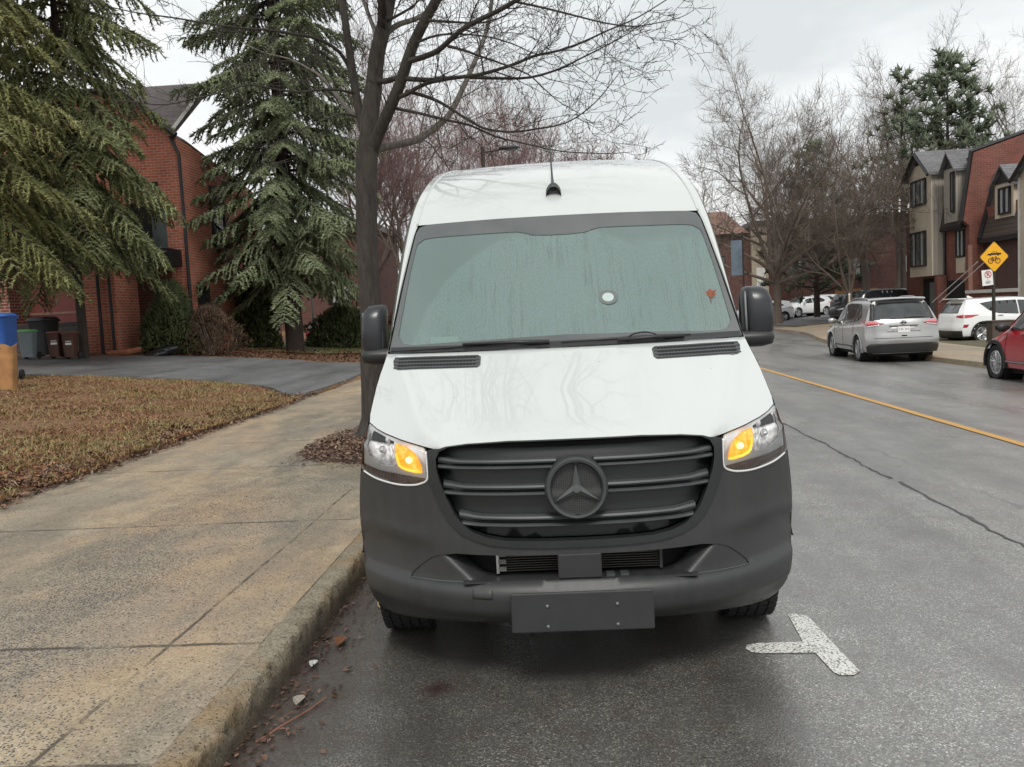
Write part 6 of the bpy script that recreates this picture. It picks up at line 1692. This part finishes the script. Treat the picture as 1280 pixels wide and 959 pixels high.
def right_houses():
    # ---- unit A: the far grey beige house
    t = townhouse_unit('townhouse', 'grey beige stucco townhouse with gable bay over dark garage openings, right of the bare trees', 45.3, 48.05, 18.6, 19.25, 2.42, 7.55, 8.62, [(46.75, 6.68, 1.85, 1.30), (46.85, 3.82, 1.9, 1.78)], (42.95, 50.2), 6.0)
    dormer(t, 18.95, 43.35, 44.65, 4.9, 7.45, 8.15, 2.2, MAT['greige'], 43.62, 6.3, .34, 1.9)
    ms = MB(); ms.add([(19.0, 42.95, 4.75), (19.0, 45.29, 4.75), (19.55, 45.29, 7.85), (19.55, 42.95, 7.85), (30, 45.29, 10.6), (30, 42.95, 10.6)], [(0, 1, 2, 3), (3, 2, 4, 5)]); obj('mansard_roof', ms, MAT['brownclad'], t)
    obj('mansard_soffit', MB().box2((18.97, 42.95, 4.55), (19.6, 45.28, 4.74)), MAT['darktrim'], t)
    obj('rear_block', MB().box2((20.6, 43.0, 5.9), (30, 50.1, 7.8)), MAT['brickR'], t)
    win(t, (19.25, 43.55, 3.85), .85, 1.30, 'x-', 1)
    obj('window_panel', MB().box2((19.20, 43.1, 2.45), (19.248, 44.0, 3.18)), MAT['beige'], t)
    obj('window_head_panel', MB().box2((19.20, 43.1, 4.51), (19.248, 44.0, 4.54)), MAT['beige'], t)
    obj('garage_opening', MB().box2((19.21, 43.2, .3), (19.247, 45.0, 2.12)), MAT['dark'], t)
    obj('garage_opening', MB().box2((19.21, 45.45, .3), (19.247, 47.9, 2.30)), MAT['dark'], t)
    obj('garage_door', MB().box2((19.17, 46.0, .3), (19.208, 47.0, 2.1)), simple('grey_garage_door', (.12, .13, .13), .6), t)
    obj('garage_pillar', MB().box2((18.75, 45.02, .3), (19.2, 45.40, 2.41)), MAT['brickR'], t)
    obj('downpipe', MB().tube([(19.18, 45.2, 4.5), (19.18, 45.2, 2.3)], .05, 6), MAT['darktrim'], t)
    # ---- brick fire wall between the units, with the mansard profile
    fw = thing('fire_wall', 'tall red brick fire wall with sloping roofline between the two beige townhouses', 'wall', (0, 0, 0))
    prof = [(19.22, -.7), (19.22, 4.6), (18.95, 4.85), (19.44, 7.95), (22.5, 8.9), (30, 11.2), (30, -.7)]
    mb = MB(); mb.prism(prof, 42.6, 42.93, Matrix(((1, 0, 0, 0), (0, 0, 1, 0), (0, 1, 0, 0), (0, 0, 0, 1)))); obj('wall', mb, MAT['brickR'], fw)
    obj('coping', MB().tube([(18.92, 42.76, 4.82), (19.38, 42.76, 8.0), (22.5, 42.76, 8.97), (30, 42.76, 11.27)], .12, 4), MAT['darktrim'], fw)
    obj('pilaster', MB().box2((19.12, 42.5, .2), (19.3, 42.59, 3.7)), simple('pale_brick_edge', (.26, .13, .10), .85), fw)
    # ---- unit B: nearer, lower beige house, brown shingle mansard with dormer
    t = townhouse_unit('townhouse', 'warm beige stucco townhouse with large dark framed windows at the right edge', 33.1, 36.86, 18.6, 19.9, .9, 6.05, 7.35, [(35.85, 5.29, .95, 1.12), (35.85, 2.62, .95, 1.6), (34.0, 5.29, .95, 1.12), (34.0, 2.62, .95, 1.6)], (32.0, 42.55), 5.4)
    ms = MB(); ms.add([(19.62, 36.9, 3.95), (19.62, 42.45, 3.95), (20.42, 42.45, 6.75), (20.42, 36.9, 6.75), (30, 42.45, 7.6), (30, 36.9, 7.6)], [(0, 1, 2, 3), (3, 2, 4, 5)]); obj('mansard_roof', ms, MAT['brownclad'], t)
    obj('rear_block', MB().box2((21.0, 32.1, 5.3), (30, 42.5, 6.7)), MAT['brickR'], t)
    obj('roof_edge', MB().tube([(19.66, 42.42, 3.95), (20.06, 42.44, 5.4), (20.45, 42.46, 6.85)], .17, 5), MAT['darktrim'], t)
    obj('soffit', MB().box2((19.55, 36.9, 3.72), (20.2, 42.5, 3.94)), MAT['darktrim'], t)
    dormer(t, 19.80, 39.75, 41.4, 4.73, 6.22, 6.95, 2.4, MAT['beige'], 40.45, 5.46, 1.0, 1.18)
    obj('entry_wall', MB().box2((19.84, 38.9, -.5), (19.897, 42.5, 3.71)), m_boards('dark_red_boards', (.075, .034, .027), .9, 'x', .15, .03), t)
    obj('entrance', MB().box2((19.82, 37.2, .4), (19.897, 38.6, 3.4)), MAT['dark'], t)
    obj('terrace_slab', MB().box2((18.9, 36.9, 1.45), (19.835, 42.4, 1.60)), MAT['whitetrim'], t)
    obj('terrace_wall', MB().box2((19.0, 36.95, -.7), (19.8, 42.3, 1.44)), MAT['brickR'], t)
    rl = MB()
    for yy in (42.0, 41.2): rl.tube([(17.6, yy + .9, 1.1), (19.2, yy - .3, 2.9)], .025, 5)
    obj('stair_rail', rl, simple('grey_rail', (.24, .22, .21), .5), t)
    obj('corner_strip', MB().box2((18.55, 36.80, .95), (18.68, 36.92, 6.0)), MAT['whitetrim'], t)
    obj('brick_corner', MB().box2((18.5, 34.55, -.6), (18.58, 34.9, 3.0)), simple('orange_brick_corner', (.36, .17, .09), .85), t)
    obj('side_canopy', MB().add([(18.0, 34.75, 3.9), (18.58, 34.75, 5.1), (18.58, 35.15, 5.1), (18.0, 35.15, 3.7), (18.55, 34.75, 3.5), (18.55, 35.15, 3.4)], [(0, 1, 2, 3), (0, 3, 5, 4), (0, 4, 1), (3, 2, 5)]), MAT['shingleR'], t)
right_houses()

def left_house():
    t = thing('brick_house', 'red brick house with glass balcony and brown shingle roof behind the spruces', 'house', (0, 0, 0))
    X1 = -12.82
    fr = MB().prism([(-30, .2), (X1, .2), (X1, 8.15), (-14.7, 9.75), (-30, 9.95)], -30.3, -30.0, Matrix(((1, 0, 0, 0), (0, 0, -1, 0), (0, 1, 0, 0), (0, 0, 0, 1)))); obj('wall', fr, MAT['brickL'], t)
    sd = MB(); sd.prism([(30.302, .2), (30.302, 8.15), (31.0, 8.1), (37.5, 7.2), (37.5, .2)], X1 - .3, X1 - .001, Matrix(((0, 0, 1, 0), (1, 0, 0, 0), (0, 1, 0, 0), (0, 0, 0, 1)))); obj('side_wall', sd, MAT['brickL'], t)
    obj('parapet_coping', MB().tube([(X1 - .15, 30.0, 8.2), (X1 - .15, 31.0, 8.16), (X1 - .15, 37.5, 7.26)], .14, 4), MAT['darktrim'], t)
    # roof slope seen above the boughs
    rf = MB(); e0, e1, zt = 30.2, 35.2, 11.35
    rf.add([(-30, e0, 9.75), (-13.15, e0 + .3, 8.55), (-13.6, e1, zt), (-30, e1, zt), (-30, e0, 9.5), (-13.15, e0 + .3, 8.3), (-13.6, e1 + .3, zt - .2), (-30, e1 + .3, zt - .2)], [(0, 1, 2, 3), (4, 7, 6, 5), (0, 4, 5, 1), (1, 5, 6, 2), (2, 6, 7, 3)]); roof = obj('roof', rf, MAT['shingleL'], t)
    obj('rake_trim', MB().tube([(-13.15, e0 + .3, 8.55), (-13.6, e1, zt)], .08, 4), MAT['whitetrim'], roof)
    obj('eave_gutter', MB().tube([(-30, 29.9, 10.0), (-14.65, 29.85, 9.82), (-12.75, 29.8, 8.2)], .11, 6), MAT['darktrim'], roof)
    obj('downpipe', MB().tube([(-13.0, 29.93, 8.2), (-12.74, 29.93, 7.6), (-12.72, 29.93, .8)], .06, 8), MAT['darktrim'], t)
    # balcony over a flat brick slab, darkened to paint the recess shade
    bl = obj('balcony', MB().box2((-16.5, 29.0, 3.78), (X1 - .12, 29.98, 4.35)), MAT['darktrim'], t)
    obj('balcony_glass', MB().box2((-13.45, 29.0, 4.36), (X1 - .15, 29.03, 5.62)), simple('greenish_balcony_glass', (.11, .13, .125), .12, coat=.8, var=.35, scale=1.5), bl)
    obj('balcony_rail', MB().box2((-16.5, 29.0, 4.36), (-13.47, 29.03, 5.0)), MAT['darktrim'], bl)
    obj('balcony_door', MB().box2((-15.0, 29.95, 4.4), (-13.5, 29.99, 6.0)), MAT['dark'], t)
    obj('recess_shade', MB().box2((-16.5, 29.9, .8), (X1 - .5, 29.985, 3.76)), m_brick('shaded_brick', (.12, .035, .022), (.08, .025, .018), (.12, .08, .06), 1.25), t)
    for x in (-14.25, -13.72): obj('wall_vent', MB().box2((x - .13, 29.97, 6.42), (x + .13, 29.995, 6.72)), MAT['dark'], t)
    win(t, (X1, 33.15, 5.75), 1.25, 2.3, 'x+', 0, 0, glass='glassd')
    win(t, (X1, 31.2, 2.0), .9, 2.3, 'x+', 0, 0, glass='glassd')
    win(t, (X1, 35.2, 2.6), 1.2, 2.2, 'x+', 0, 0, glass='glassd')
    # garage wing towards the driveway
    wg = obj('garage_wing', MB().box2((-30, 28.3, .3), (-14.55, 29.9, 3.72)), MAT['brickL'], t)
    obj('garage_door', MB().box2((-17.45, 28.22, 1.0), (-15.85, 28.29, 3.62)), MAT['pinkdoor'], wg)
    obj('door_rail', MB().box2((-17.45, 28.19, 2.32), (-15.85, 28.219, 2.40)), simple('pale_red_rail', (.42, .24, .19), .6), wg)
    for x, w in ((-15.05, .055), (-14.66, .05)): obj('downpipe', MB().tube([(x, 28.18, 3.7), (x, 28.18, .95)], w, 8), MAT['darktrim'], wg)
left_house()
def far_buildings():
    t = thing('brick_building', 'long dark brown brick building beyond the parking lot behind the bare trees', 'building', (0, 0, 0))
    obj('wall', MB().box2((17.5, 80, 0), (48, 90, 8.2)), MAT['brickF'], t)
    obj('roof', MB().box2((17.2, 79.7, 8.2), (48.3, 90.3, 8.6)), MAT['darktrim'], t)
    for x in (21, 26, 31, 36): win(t, (x, 80, 4.2), 1.4, 1.6, 'y-', 1)
    obj('plank_fence_panel', MB().box2((24.2, 79.2, .3), (27.8, 79.4, 2.2)), simple('ochre_boards', (.30, .14, .05), .8), t)
    t = thing('brick_house', 'distant brick house with pale window bay and reddish roof right of the van windscreen', 'house', (0, 0, 0))
    obj('wall', MB().box2((8, 72, 0), (17.2, 80, 7.0)), MAT['brickF'], t)
    obj('window_bay', MB().box2((15.4, 71.6, 1.0), (16.7, 72, 7.4)), simple('pale_bay_cladding', (.36, .30, .22), .8), t)
    obj('bay_door', MB().box2((15.75, 71.55, 1.2), (16.45, 71.598, 4.2)), MAT['whitetrim'], t)
    rf = MB(); rf.add([(7.6, 71.5, 7.0), (15.2, 71.5, 7.0), (14.2, 76, 9.2), (8.0, 76, 9.2), (7.6, 80.5, 7.0), (15.2, 80.5, 7.0)], [(0, 1, 2, 3), (4, 3, 2, 5), (0, 3, 4), (1, 5, 2), (0, 4, 5, 1)])
    obj('roof', rf, simple('reddish_roof', (.22, .13, .10), .9, var=.25, scale=3), t)
    win(t, (12.6, 72, 4.4), 1.6, 1.8, 'y-', 1)
    t = thing('brick_building', 'red brick building far behind the blue green spruce', 'building', (0, 0, 0))
    obj('wall', MB().box2((-30, 58, 0), (-12.0, 66, 7.5)), MAT['brickF'], t)
    obj('roof', MB().box2((-30.3, 57.7, 7.5), (-11.7, 66.3, 7.9)), MAT['darktrim'], t)
    for x in (-14.5, -18, -22): win(t, (x, 58, 3.6), 1.6, 1.6, 'y-', 1)
far_buildings()
# ------------------------------------------------------------------ street furniture, bins and small things
def sign_post():
    p = thing('warning_sign', 'yellow diamond sign with car and bicycle symbols on a dark post by the driveway', 'road sign', (11.72, 24.6, .05), rad(8))
    obj('post', MB().tube([(0, 0, -.1), (0, 0, 2.82)], .045, 8), MAT['postdark'], p)
    Mf = Matrix.Translation((-.02, -.06, 2.43)) @ Matrix.Rotation(PI / 2, 4, 'X')
    def rsq(h, r=.045):
        o = []
        for k in range(4):
            a = PI / 2 * k; cx, cy = math.cos(a) * (h - r * 1.41), math.sin(a) * (h - r * 1.41)
            for q in (-PI / 4, -PI / 8, 0, PI / 8, PI / 4): o.append((cx + r * math.cos(a + q), cy + r * math.sin(a + q)))
        return o
    obj('sign_back', MB().prism(rsq(.425), -.006, .002, Mf), simple('dark_sign_edge', (.10, .07, .02), .5), p)
    face = obj('sign_face', MB().prism(rsq(.405), .002, .006, Mf), MAT['yellow'], p)
    blk = MAT['signblack']; brn = simple('brown_sign_print', (.13, .055, .012), .5)
    Mi = Mf
    car = [(-.20, .045), (-.19, .075), (-.13, .09), (-.09, .095), (-.055, .135), (.055, .14), (.095, .105), (.18, .10), (.20, .075), (.19, .055)]
    obj('car_symbol', MB().prism(car, .007, .010, Mi), blk, face)
    for x in (-.115, .105): obj('car_symbol_wheel', MB().lathe([(.026, .0), (.026, .010), (0, .010)], 14, Mi @ Matrix.Translation((x, .052, .001))), blk, face)
    obj('car_symbol_window', MB().prism([(-.07, .10), (-.045, .125), (.0, .127), (.0, .10)], .0102, .0115, Mi).prism([(.012, .10), (.012, .127), (.045, .127), (.07, .10)], .0102, .0115, Mi), MAT['yellow'], face)
    bk = MB()
    for x in (-.10, .10): bk.tube([Mi @ Vector((x + .066 * math.cos(a), -.105 + .066 * math.sin(a), .009)) for a in np.linspace(0, 2 * PI, 25)], .011, 5)
    for a, b in (((-.10, -.105), (-.055, -.03)), ((-.055, -.03), (.055, -.03)), ((.055, -.03), (0, -.10)), ((0, -.10), (-.055, -.03)), ((0, -.10), (-.10, -.105)), ((.10, -.105), (.045, .0)), ((.02, .0), (.06, .0)), ((-.075, -.01), (-.035, -.012)), ((-.055, -.03), (-.055, -.01))):
        bk.tube([Mi @ Vector((*a, .009)), Mi @ Vector((*b, .009))], .009, 5)
    obj('bicycle_symbol', bk, brn, face)
    n = thing('no_parking_sign', 'small white no parking sign with red ring, tilted below the yellow diamond', 'road sign', (11.52, 24.52, 1.93), rad(8))
    Mn = Matrix.Rotation(rad(-4), 4, 'Y') @ Matrix.Rotation(PI / 2, 4, 'X')
    pl = obj('sign_plate', MB().prism([(-.155, -.21), (.155, -.21), (.155, .21), (-.155, .21)], 0, .005, Mn), MAT['signwhite'], n)
    obj('red_ring', MB().lathe([(.078, .006), (.078, .009), (.098, .009), (.098, .006)], 30, Mn @ Matrix.Translation((.02, .085, 0))), MAT['signred'], pl)
    obj('red_bar', MB().box(Mn @ Vector((.02, .085, .0085)), (.16, .022, .003), M=Mn @ Matrix.Rotation(rad(-45), 4, 'Z')), MAT['signred'], pl)
    cu = bpy.data.curves.new('letter_p', 'FONT'); cu.body = 'P'; cu.size = .15; cu.align_x = 'CENTER'; cu.align_y = 'CENTER'; cu.extrude = .001
    lo = bpy.data.objects.new('letter_p', cu); COL.objects.link(lo); bpy.context.view_layer.update()
    lm = bpy.data.meshes.new_from_object(lo.evaluated_get(bpy.context.evaluated_depsgraph_get())); bpy.data.objects.remove(lo); lm.materials.clear()
    l2 = obj('letter', lm, MAT['signblack'], pl); l2.matrix_local = Mn @ Matrix.Translation((.02, .085, .0075))
    bl = simple('grey_sign_print', (.16, .15, .15), .5)
    for z, w0, w1 in ((-.055, -.03, .01), (-.095, -.07, .06), (-.125, -.08, .09), (-.15, -.07, .05)):
        obj('small_print', MB().box(Mn @ Vector(((w0 + w1) / 2 + .01, z, .0065)), (w1 - w0, .014, .002), M=Mn), bl, pl)
    obj('bracket', MB().box((.10, .045, .05), (.2, .02, .04)), MAT['postdark'], n)
    c = MB().box((0, 0, .30), (.60, .35, .60)); o = obj('utility_box', c, MAT['brownbox']); o.location = (11.75, 24.3, .15); bevel(o, .03)
    tag(o, 'brown utility cabinet at the foot of the yellow sign post', 'cabinet')
    root = o
    obj('cabinet_lid', MB().box((0, 0, .615), (.63, .38, .03)), simple('brown_cabinet_lid', (.075, .058, .046), .7), root)
sign_post()
def lamp():
    t = thing('street_lamp', 'dark street lamp with flat head showing above the van roof', 'street lamp', (-2.35, 30.0, .15))
    obj('pole', MB().tube([(0, 0, 0), (0, 0, 1.0), (0, 0, 7.06)], [.10, .08, .065], 10), MAT['postdark'], t)
    obj('arm', MB().tube([(0, 0, 6.88), (.5, 0, 6.93), (.85, 0, 6.97)], .03, 8), MAT['postdark'], t)
    hd = MB(); hd.grid([[(.55 + .72 * u, .16 * math.cos(a) * math.sin(PI * min(.98, .12 + u * .86)), 6.99 + .085 * math.sin(a) * math.sin(PI * min(.96, .15 + u * .8))) for a in np.linspace(0, 2 * PI, 17)] for u in np.linspace(0, 1, 11)])
    obj('lamp_head', hd, simple('dark_lamp_head', (.03, .032, .036), .5), t, True)
    obj('lamp_window', MB().lathe([(.13, 0), (.11, -.03), (0, -.035)], 16, Matrix.Translation((.98, 0, 6.93)) @ Matrix.Scale(1.6, 4, (1, 0, 0))), simple('grey_lamp_glass', (.17, .19, .21), .3), t)
lamp()
def far_signs():
    t = thing('stop_sign', 'red stop sign whose top shows above the right van mirror', 'road sign', (12.35, 56, .3))
    obj('post', MB().tube([(0, .05, 0), (0, .05, 2.0)], .04, 6), MAT['postdark'], t)
    oc = [(.40 * math.cos(rad(22.5 + 45 * k)), .40 * math.sin(rad(22.5 + 45 * k))) for k in range(8)]
    M8 = Matrix.Translation((0, 0, 1.62)) @ Matrix.Rotation(PI / 2, 4, 'X')
    obj('sign_rim', MB().prism(oc, 0, .01, M8), MAT['signwhite'], t); obj('sign_face', MB().prism([(x * .93, y * .93) for x, y in oc], .012, .016, M8), MAT['signred'], t)
    t = thing('street_banner', 'blue grey banner on a pole beside the van windscreen pillar', 'banner', (8.75, 44, .1))
    obj('pole', MB().tube([(.30, 0, 0), (.30, 0, 4.9)], .05, 6), MAT['postdark'], t)
    obj('banner', MB().box((0, 0, 3.65), (.55, .04, 1.7)), simple('blue_grey_banner', (.09, .12, .15), .7, var=.3, scale=2), t)
    obj('cap', MB().box((.1, 0, 4.75), (.7, .12, .06)), MAT['postdark'], t)
    t = thing('marker_post', 'thin pale marker stake left of the silver crossover', 'post', (11.55, 36.0, .1))
    obj('stake', MB().tube([(0, 0, 0), (0, 0, 1.55)], .035, 6), simple('pale_stake', (.45, .43, .32), .6), t); obj('stake_cap', MB().lathe([(.04, 0), (.04, .05), (0, .07)], 8, Matrix.Translation((0, 0, 1.55))), MAT['signwhite'], t)
    t = thing('low_post', 'slender grey pole standing behind the thick spruce trunk', 'post', (-10.9, 38.5, zl(-10.9)))
    obj('pole', MB().tube([(0, 0, 0), (0, 0, 3.4)], .06, 8), simple('grey_pole', (.24, .24, .22), .6), t); obj('cap', MB().lathe([(.07, 0), (.07, .06), (0, .08)], 8, Matrix.Translation((0, 0, 3.4))), MAT['whitetrim'], t)
far_signs()

def wheelie(label, loc, rz, body_m, lid_m, w=.50, d=.55, h=.95, lidh=.08, stick=False, name='wheelie_bin'):
    t = thing(name, label, 'bin', loc, rz)
    G = []
    for f in (0, .05, .5, .97, 1.0):
        k = .80 + .20 * f; z = .06 + (h - .06) * f; r_ = []
        if f == 1.0: k += .03
        for a in np.linspace(0, 2 * PI, 29): 
            ca, sa = math.cos(a), math.sin(a); e = .35
            r_.append((w / 2 * k * math.copysign(abs(ca) ** e, ca), d / 2 * k * math.copysign(abs(sa) ** e, sa), z))
        G.append(r_)
    o = obj('bin_body', MB().grid(G), body_m, t); shade_auto(o, 50)
    G = []
    for k, z in ((1.06, h), (1.10, h + .015), (1.08, h + lidh * .5), (.85, h + lidh), (0, h + lidh * 1.15)):
        G.append([(w / 2 * k * math.copysign(abs(math.cos(a)) ** .4, math.cos(a)), d / 2 * k * math.copysign(abs(math.sin(a)) ** .4, math.sin(a)) , z) for a in np.linspace(0, 2 * PI, 29)])
    o = obj('lid', MB().grid(G), lid_m, t); shade_auto(o, 50)
    obj('handle', MB().tube([(-w * .4, d * .52, h - .02), (-w * .4, d * .66, h + .01), (w * .4, d * .66, h + .01), (w * .4, d * .52, h - .02)], .018, 6), body_m, t)
    for sx in (-1, 1):
        obj('wheel', MB().lathe([(.10, -.025), (.105, 0), (.10, .025), (0, .03)], 16, Matrix.Translation((sx * w * .46, d * .42, .10)) @ Matrix.Rotation(PI / 2, 4, 'Y')), MAT['rubber'], t)
    if stick: obj('label_sticker', MB().box((.04, -d / 2 * .93 - .012, h * .60), (w * .5, .006, .06)).box((.04, -d / 2 * .94 - .012, h * .70), (w * .45, .006, .02)), MAT['signwhite'], t)
    return t
zb = lambda x: zl(x) + .09
wheelie('big blue recycling bin cut by the left edge of the photo', (-12.0, 18.2, zb(-12.0) - .03), rad(8), MAT['binblue'], MAT['binblue'], .60, .72, 1.34, .09)
wheelie('grey bin with bright green lid in front of the black bin', (-15.15, 24.3, zb(-15.1)), rad(5), MAT['bingrey'], MAT['binlime'], .40, .42, .78, .06)
wheelie('large black bin with ribbed lid behind the grey and brown bins', (-15.45, 25.6, zb(-15.4)), rad(-4), MAT['black'], MAT['black'], .66, .70, 1.06, .12)
wheelie('left brown bin of the pair, with white sticker, next to the black bin', (-14.62, 24.75, zb(-14.6)), rad(6), MAT['binbrown'], simple('worn_red_lid', (.16, .055, .045), .6), .36, .40, .74, .05, True, 'compost_bin')
wheelie('right brown bin of the pair, with white sticker, beside the grey planks', (-14.18, 24.75, zb(-14.2)), rad(3), MAT['binbrown'], simple('worn_brown_lid', (.13, .05, .04), .6), .36, .40, .74, .05, True, 'compost_bin')
def garden_bag():
    G = []
    for f in np.linspace(0, 1, 12):
        z = .86 * f; r_ = []
        for k in range(33):
            a = 2 * PI * k / 32; ca, sa = math.cos(a), math.sin(a)
            cr = 1 + .06 * fbm(a * 2, f * 5, 1.3, 2) + .03 * fbm(a * 7, f * 9, 1, 5)
            if k == 32: cr = 1 + .06 * fbm(0, f * 5, 1.3, 2) + .03 * fbm(0, f * 9, 1, 5)
            r_.append((.23 * cr * math.copysign(abs(ca) ** .5, ca), .18 * cr * math.copysign(abs(sa) ** .5, sa), z + (.035 * math.sin(a * 3) if f > .95 else 0)))
        G.append(r_)
    o = obj('paper_bag', MB().grid(G), MAT['paperbag'], None, True); o.location = (-10.92, 16.6, zl(-10.9) + .04); o.rotation_euler = (0, rad(2), rad(15))
    tag(o, 'crumpled brown paper garden waste bag on the lawn edge before the blue bin', 'paper bag')
    obj('bag_filling', MB().lathe([(.19, .80), (.12, .86), (0, .88)], 14), MAT['pit'], o, True)
garden_bag()
def plank_fence():
    t = thing('plank_fence', 'low weathered grey plank fence behind the brown bins', 'fence', (0, 0, 0))
    obj('boards', MB().box2((-17.3, 27.0, .9), (-14.95, 27.05, 1.98)), MAT['woodgrey'], t)
    for x in (-17.2, -16.1, -15.02): obj('post', MB().box((x, 27.10, 1.4), (.10, .08, 1.2)), MAT['woodgrey'], t)
    obj('top_rail', MB().box2((-17.35, 26.96, 1.985), (-14.9, 27.1, 2.03)), simple('grey_top_rail', (.075, .07, .068), .8), t)
    t = thing('brick_pier', 'brick pier at the left edge between blue bin and faded red door', 'wall', (0, 0, 0))
    obj('pier', MB().box2((-17.95, 27.2, .8), (-17.45, 28.25, 3.7)), m_brick('pale_jointed_brick', (.26, .07, .045), (.2, .055, .035), (.42, .33, .26), 1.3), t)
    obj('pier_cap', MB().box2((-18.0, 27.15, 3.705), (-17.4, 28.3, 3.78)), MAT['darktrim'], t)
plank_fence()
def tarp():
    G = []
    for i, f in enumerate(np.linspace(0, PI, 12)):
        G.append([(.62 * math.cos(f), .34 * math.cos(a) * math.sin(f) * (1 + .15 * fbm(f * 3, a, 1, 1)), .10 + .22 * math.sin(a) * math.sin(f) * (1 + .25 * fbm(f * 4, a * 2, 1, 3)) + .08 * (1 - f / PI)) for a in np.linspace(0, 2 * PI, 21)])
    for nm, loc, s, lb in (('plastic_sack', (-12.85, 27.7, .80), 1.0, 'long black plastic sack lying on top of another by the dead shrub'), ('plastic_sack', (-13.0, 27.4, .72), .8, 'black plastic sack under the long black one at the driveway edge')):
        o = obj(nm, MB().grid(G), MAT['tarp'], None, True); o.location = loc; o.scale = (s, s, s * .8); o.rotation_euler = (0, rad(-12), rad(10)); tag(o, lb, 'sack')
        obj('sack_knot', MB().tube([(-.58, 0, .14), (-.70, .02, .20), (-.76, .0, .17)], [.06, .035, .05], 6), MAT['tarp'], o, True)
    lg = MB().tube([(-14.25, 26.95, .98), (-13.7, 27.1, 1.00), (-13.3, 27.25, 1.06)], [.09, .10, .08], 8)
    tag(obj('log', lg, simple('reddish_log', (.24, .085, .04), .8, var=.5, scale=6)), 'short reddish log lying along the brick wall by the driveway', 'log')
tarp()
# ------------------------------------------------------------------ camera, sky and sun
def set_camera():
    f, w, h = 1100.0, 1280.0, 959.0
    vx, vy, roll = 700.0, 387.5, rad(2.6)
    dy = Vector(((vx - w / 2) / f, (h / 2 - vy) / f, -1)).normalized()
    a, b = math.cos(roll), math.sin(roll)
    dx = Vector((a, b, -(a * dy.x + b * dy.y) / dy.z)).normalized()
    dz = dx.cross(dy)
    cam = bpy.data.cameras.new('camera'); o = bpy.data.objects.new('camera', cam); COL.objects.link(o)
    R = Matrix((dx, dy, dz))          # rows: world axes in camera space -> columns are camera axes in world
    M = R.to_4x4(); M.translation = (0, 0, 1.64)
    o.matrix_world = M
    cam.sensor_fit = 'HORIZONTAL'; cam.sensor_width = 36; cam.lens = f / w * 36
    cam.clip_start = .05; cam.clip_end = 3000
    scene.camera = o
set_camera()
def set_world():
    w = bpy.data.worlds.new('World'); scene.world = w; w.use_nodes = True; t = w.node_tree
    bg = t.nodes['Background']
    sky = t.nodes.new('ShaderNodeTexSky'); sky.sky_type = 'NISHITA'; sky.sun_disc = False
    sky.sun_elevation = rad(50); sky.sun_rotation = rad(176); sky.dust_density = 4; sky.air_density = 1.5
    hs = t.nodes.new('ShaderNodeHueSaturation'); hs.inputs['Saturation'].default_value = .15
    t.links.new(sky.outputs[0], hs.inputs['Color'])
    tc = t.nodes.new('ShaderNodeTexCoord'); sep = t.nodes.new('ShaderNodeSeparateXYZ'); t.links.new(tc.outputs['Generated'], sep.inputs[0])
    def math_(op, a, b):
        n = t.nodes.new('ShaderNodeMath'); n.operation = op
        for i, v in enumerate((a, b)):
            if isinstance(v, bpy.types.NodeSocket): t.links.new(v, n.inputs[i])
            else: n.inputs[i].default_value = v
        return n.outputs[0]
    den = math_('ADD', math_('MAXIMUM', sep.outputs[2], 0.0), .22)
    cb = t.nodes.new('ShaderNodeCombineXYZ'); t.links.new(math_('ADD', math_('DIVIDE', sep.outputs[0], den), SKY_SHIFT), cb.inputs[0]); t.links.new(math_('DIVIDE', sep.outputs[1], den), cb.inputs[1])
    def noise(scale, det, r):
        n = t.nodes.new('ShaderNodeTexNoise'); n.inputs['Scale'].default_value = scale; n.inputs['Detail'].default_value = det; n.inputs['Roughness'].default_value = r; n.inputs['Distortion'].default_value = .3
        t.links.new(cb.outputs[0], n.inputs['Vector']); return n.outputs['Fac']
    f = math_('ADD', math_('MULTIPLY', noise(.75, 5, .5), .75), math_('MULTIPLY', noise(2.6, 6, .6), .25))
    rp = t.nodes.new('ShaderNodeValToRGB'); t.links.new(f, rp.inputs[0])
    cr = rp.color_ramp; cr.elements[0].position = .38; cr.elements[0].color = (.66, .692, .706, 1); cr.elements[1].position = .60; cr.elements[1].color = (.98, .985, .975, 1)
    e = cr.elements.new(.5); e.color = (.86, .885, .895, 1)
    mul = t.nodes.new('ShaderNodeMix'); mul.data_type = 'RGBA'; mul.blend_type = 'MULTIPLY'; mul.inputs[0].default_value = 1
    t.links.new(rp.outputs[0], mul.inputs[6]); mul.inputs[7].default_value = (CLOUD, CLOUD, CLOUD, 1)
    mx = t.nodes.new('ShaderNodeMix'); mx.data_type = 'RGBA'; mx.inputs[0].default_value = .90
    t.links.new(hs.outputs[0], mx.inputs[6]); t.links.new(mul.outputs[2], mx.inputs[7])
    t.links.new(mx.outputs[2], bg.inputs['Color']); bg.inputs['Strength'].default_value = .1
CLOUD = 7.7
SKY_SHIFT = 1.15
set_world()
def set_sun():
    l = bpy.data.lights.new('sun', 'SUN'); l.energy = 1.5; l.angle = rad(16); l.color = (1.0, .965, .91)
    o = bpy.data.objects.new('sun', l); COL.objects.link(o)
    el, az = rad(50), rad(176)          # azimuth from +Y clockwise: behind the camera, a little to the right, veiled by cloud
    d = Vector((math.sin(az) * math.cos(el), math.cos(az) * math.cos(el), math.sin(el)))
    o.rotation_euler = (-d).to_track_quat('-Z', 'Y').to_euler()
    o.location = (0, 0, 40)
set_sun()
vs = scene.view_settings
vs.view_transform = 'Standard'; vs.look = 'None'; vs.gamma = 1.0; vs.exposure = 0.6; vs.use_curve_mapping = False
scene.cycles.max_bounces = 8; scene.cycles.transparent_max_bounces = 12
scene.cycles.use_denoising = True
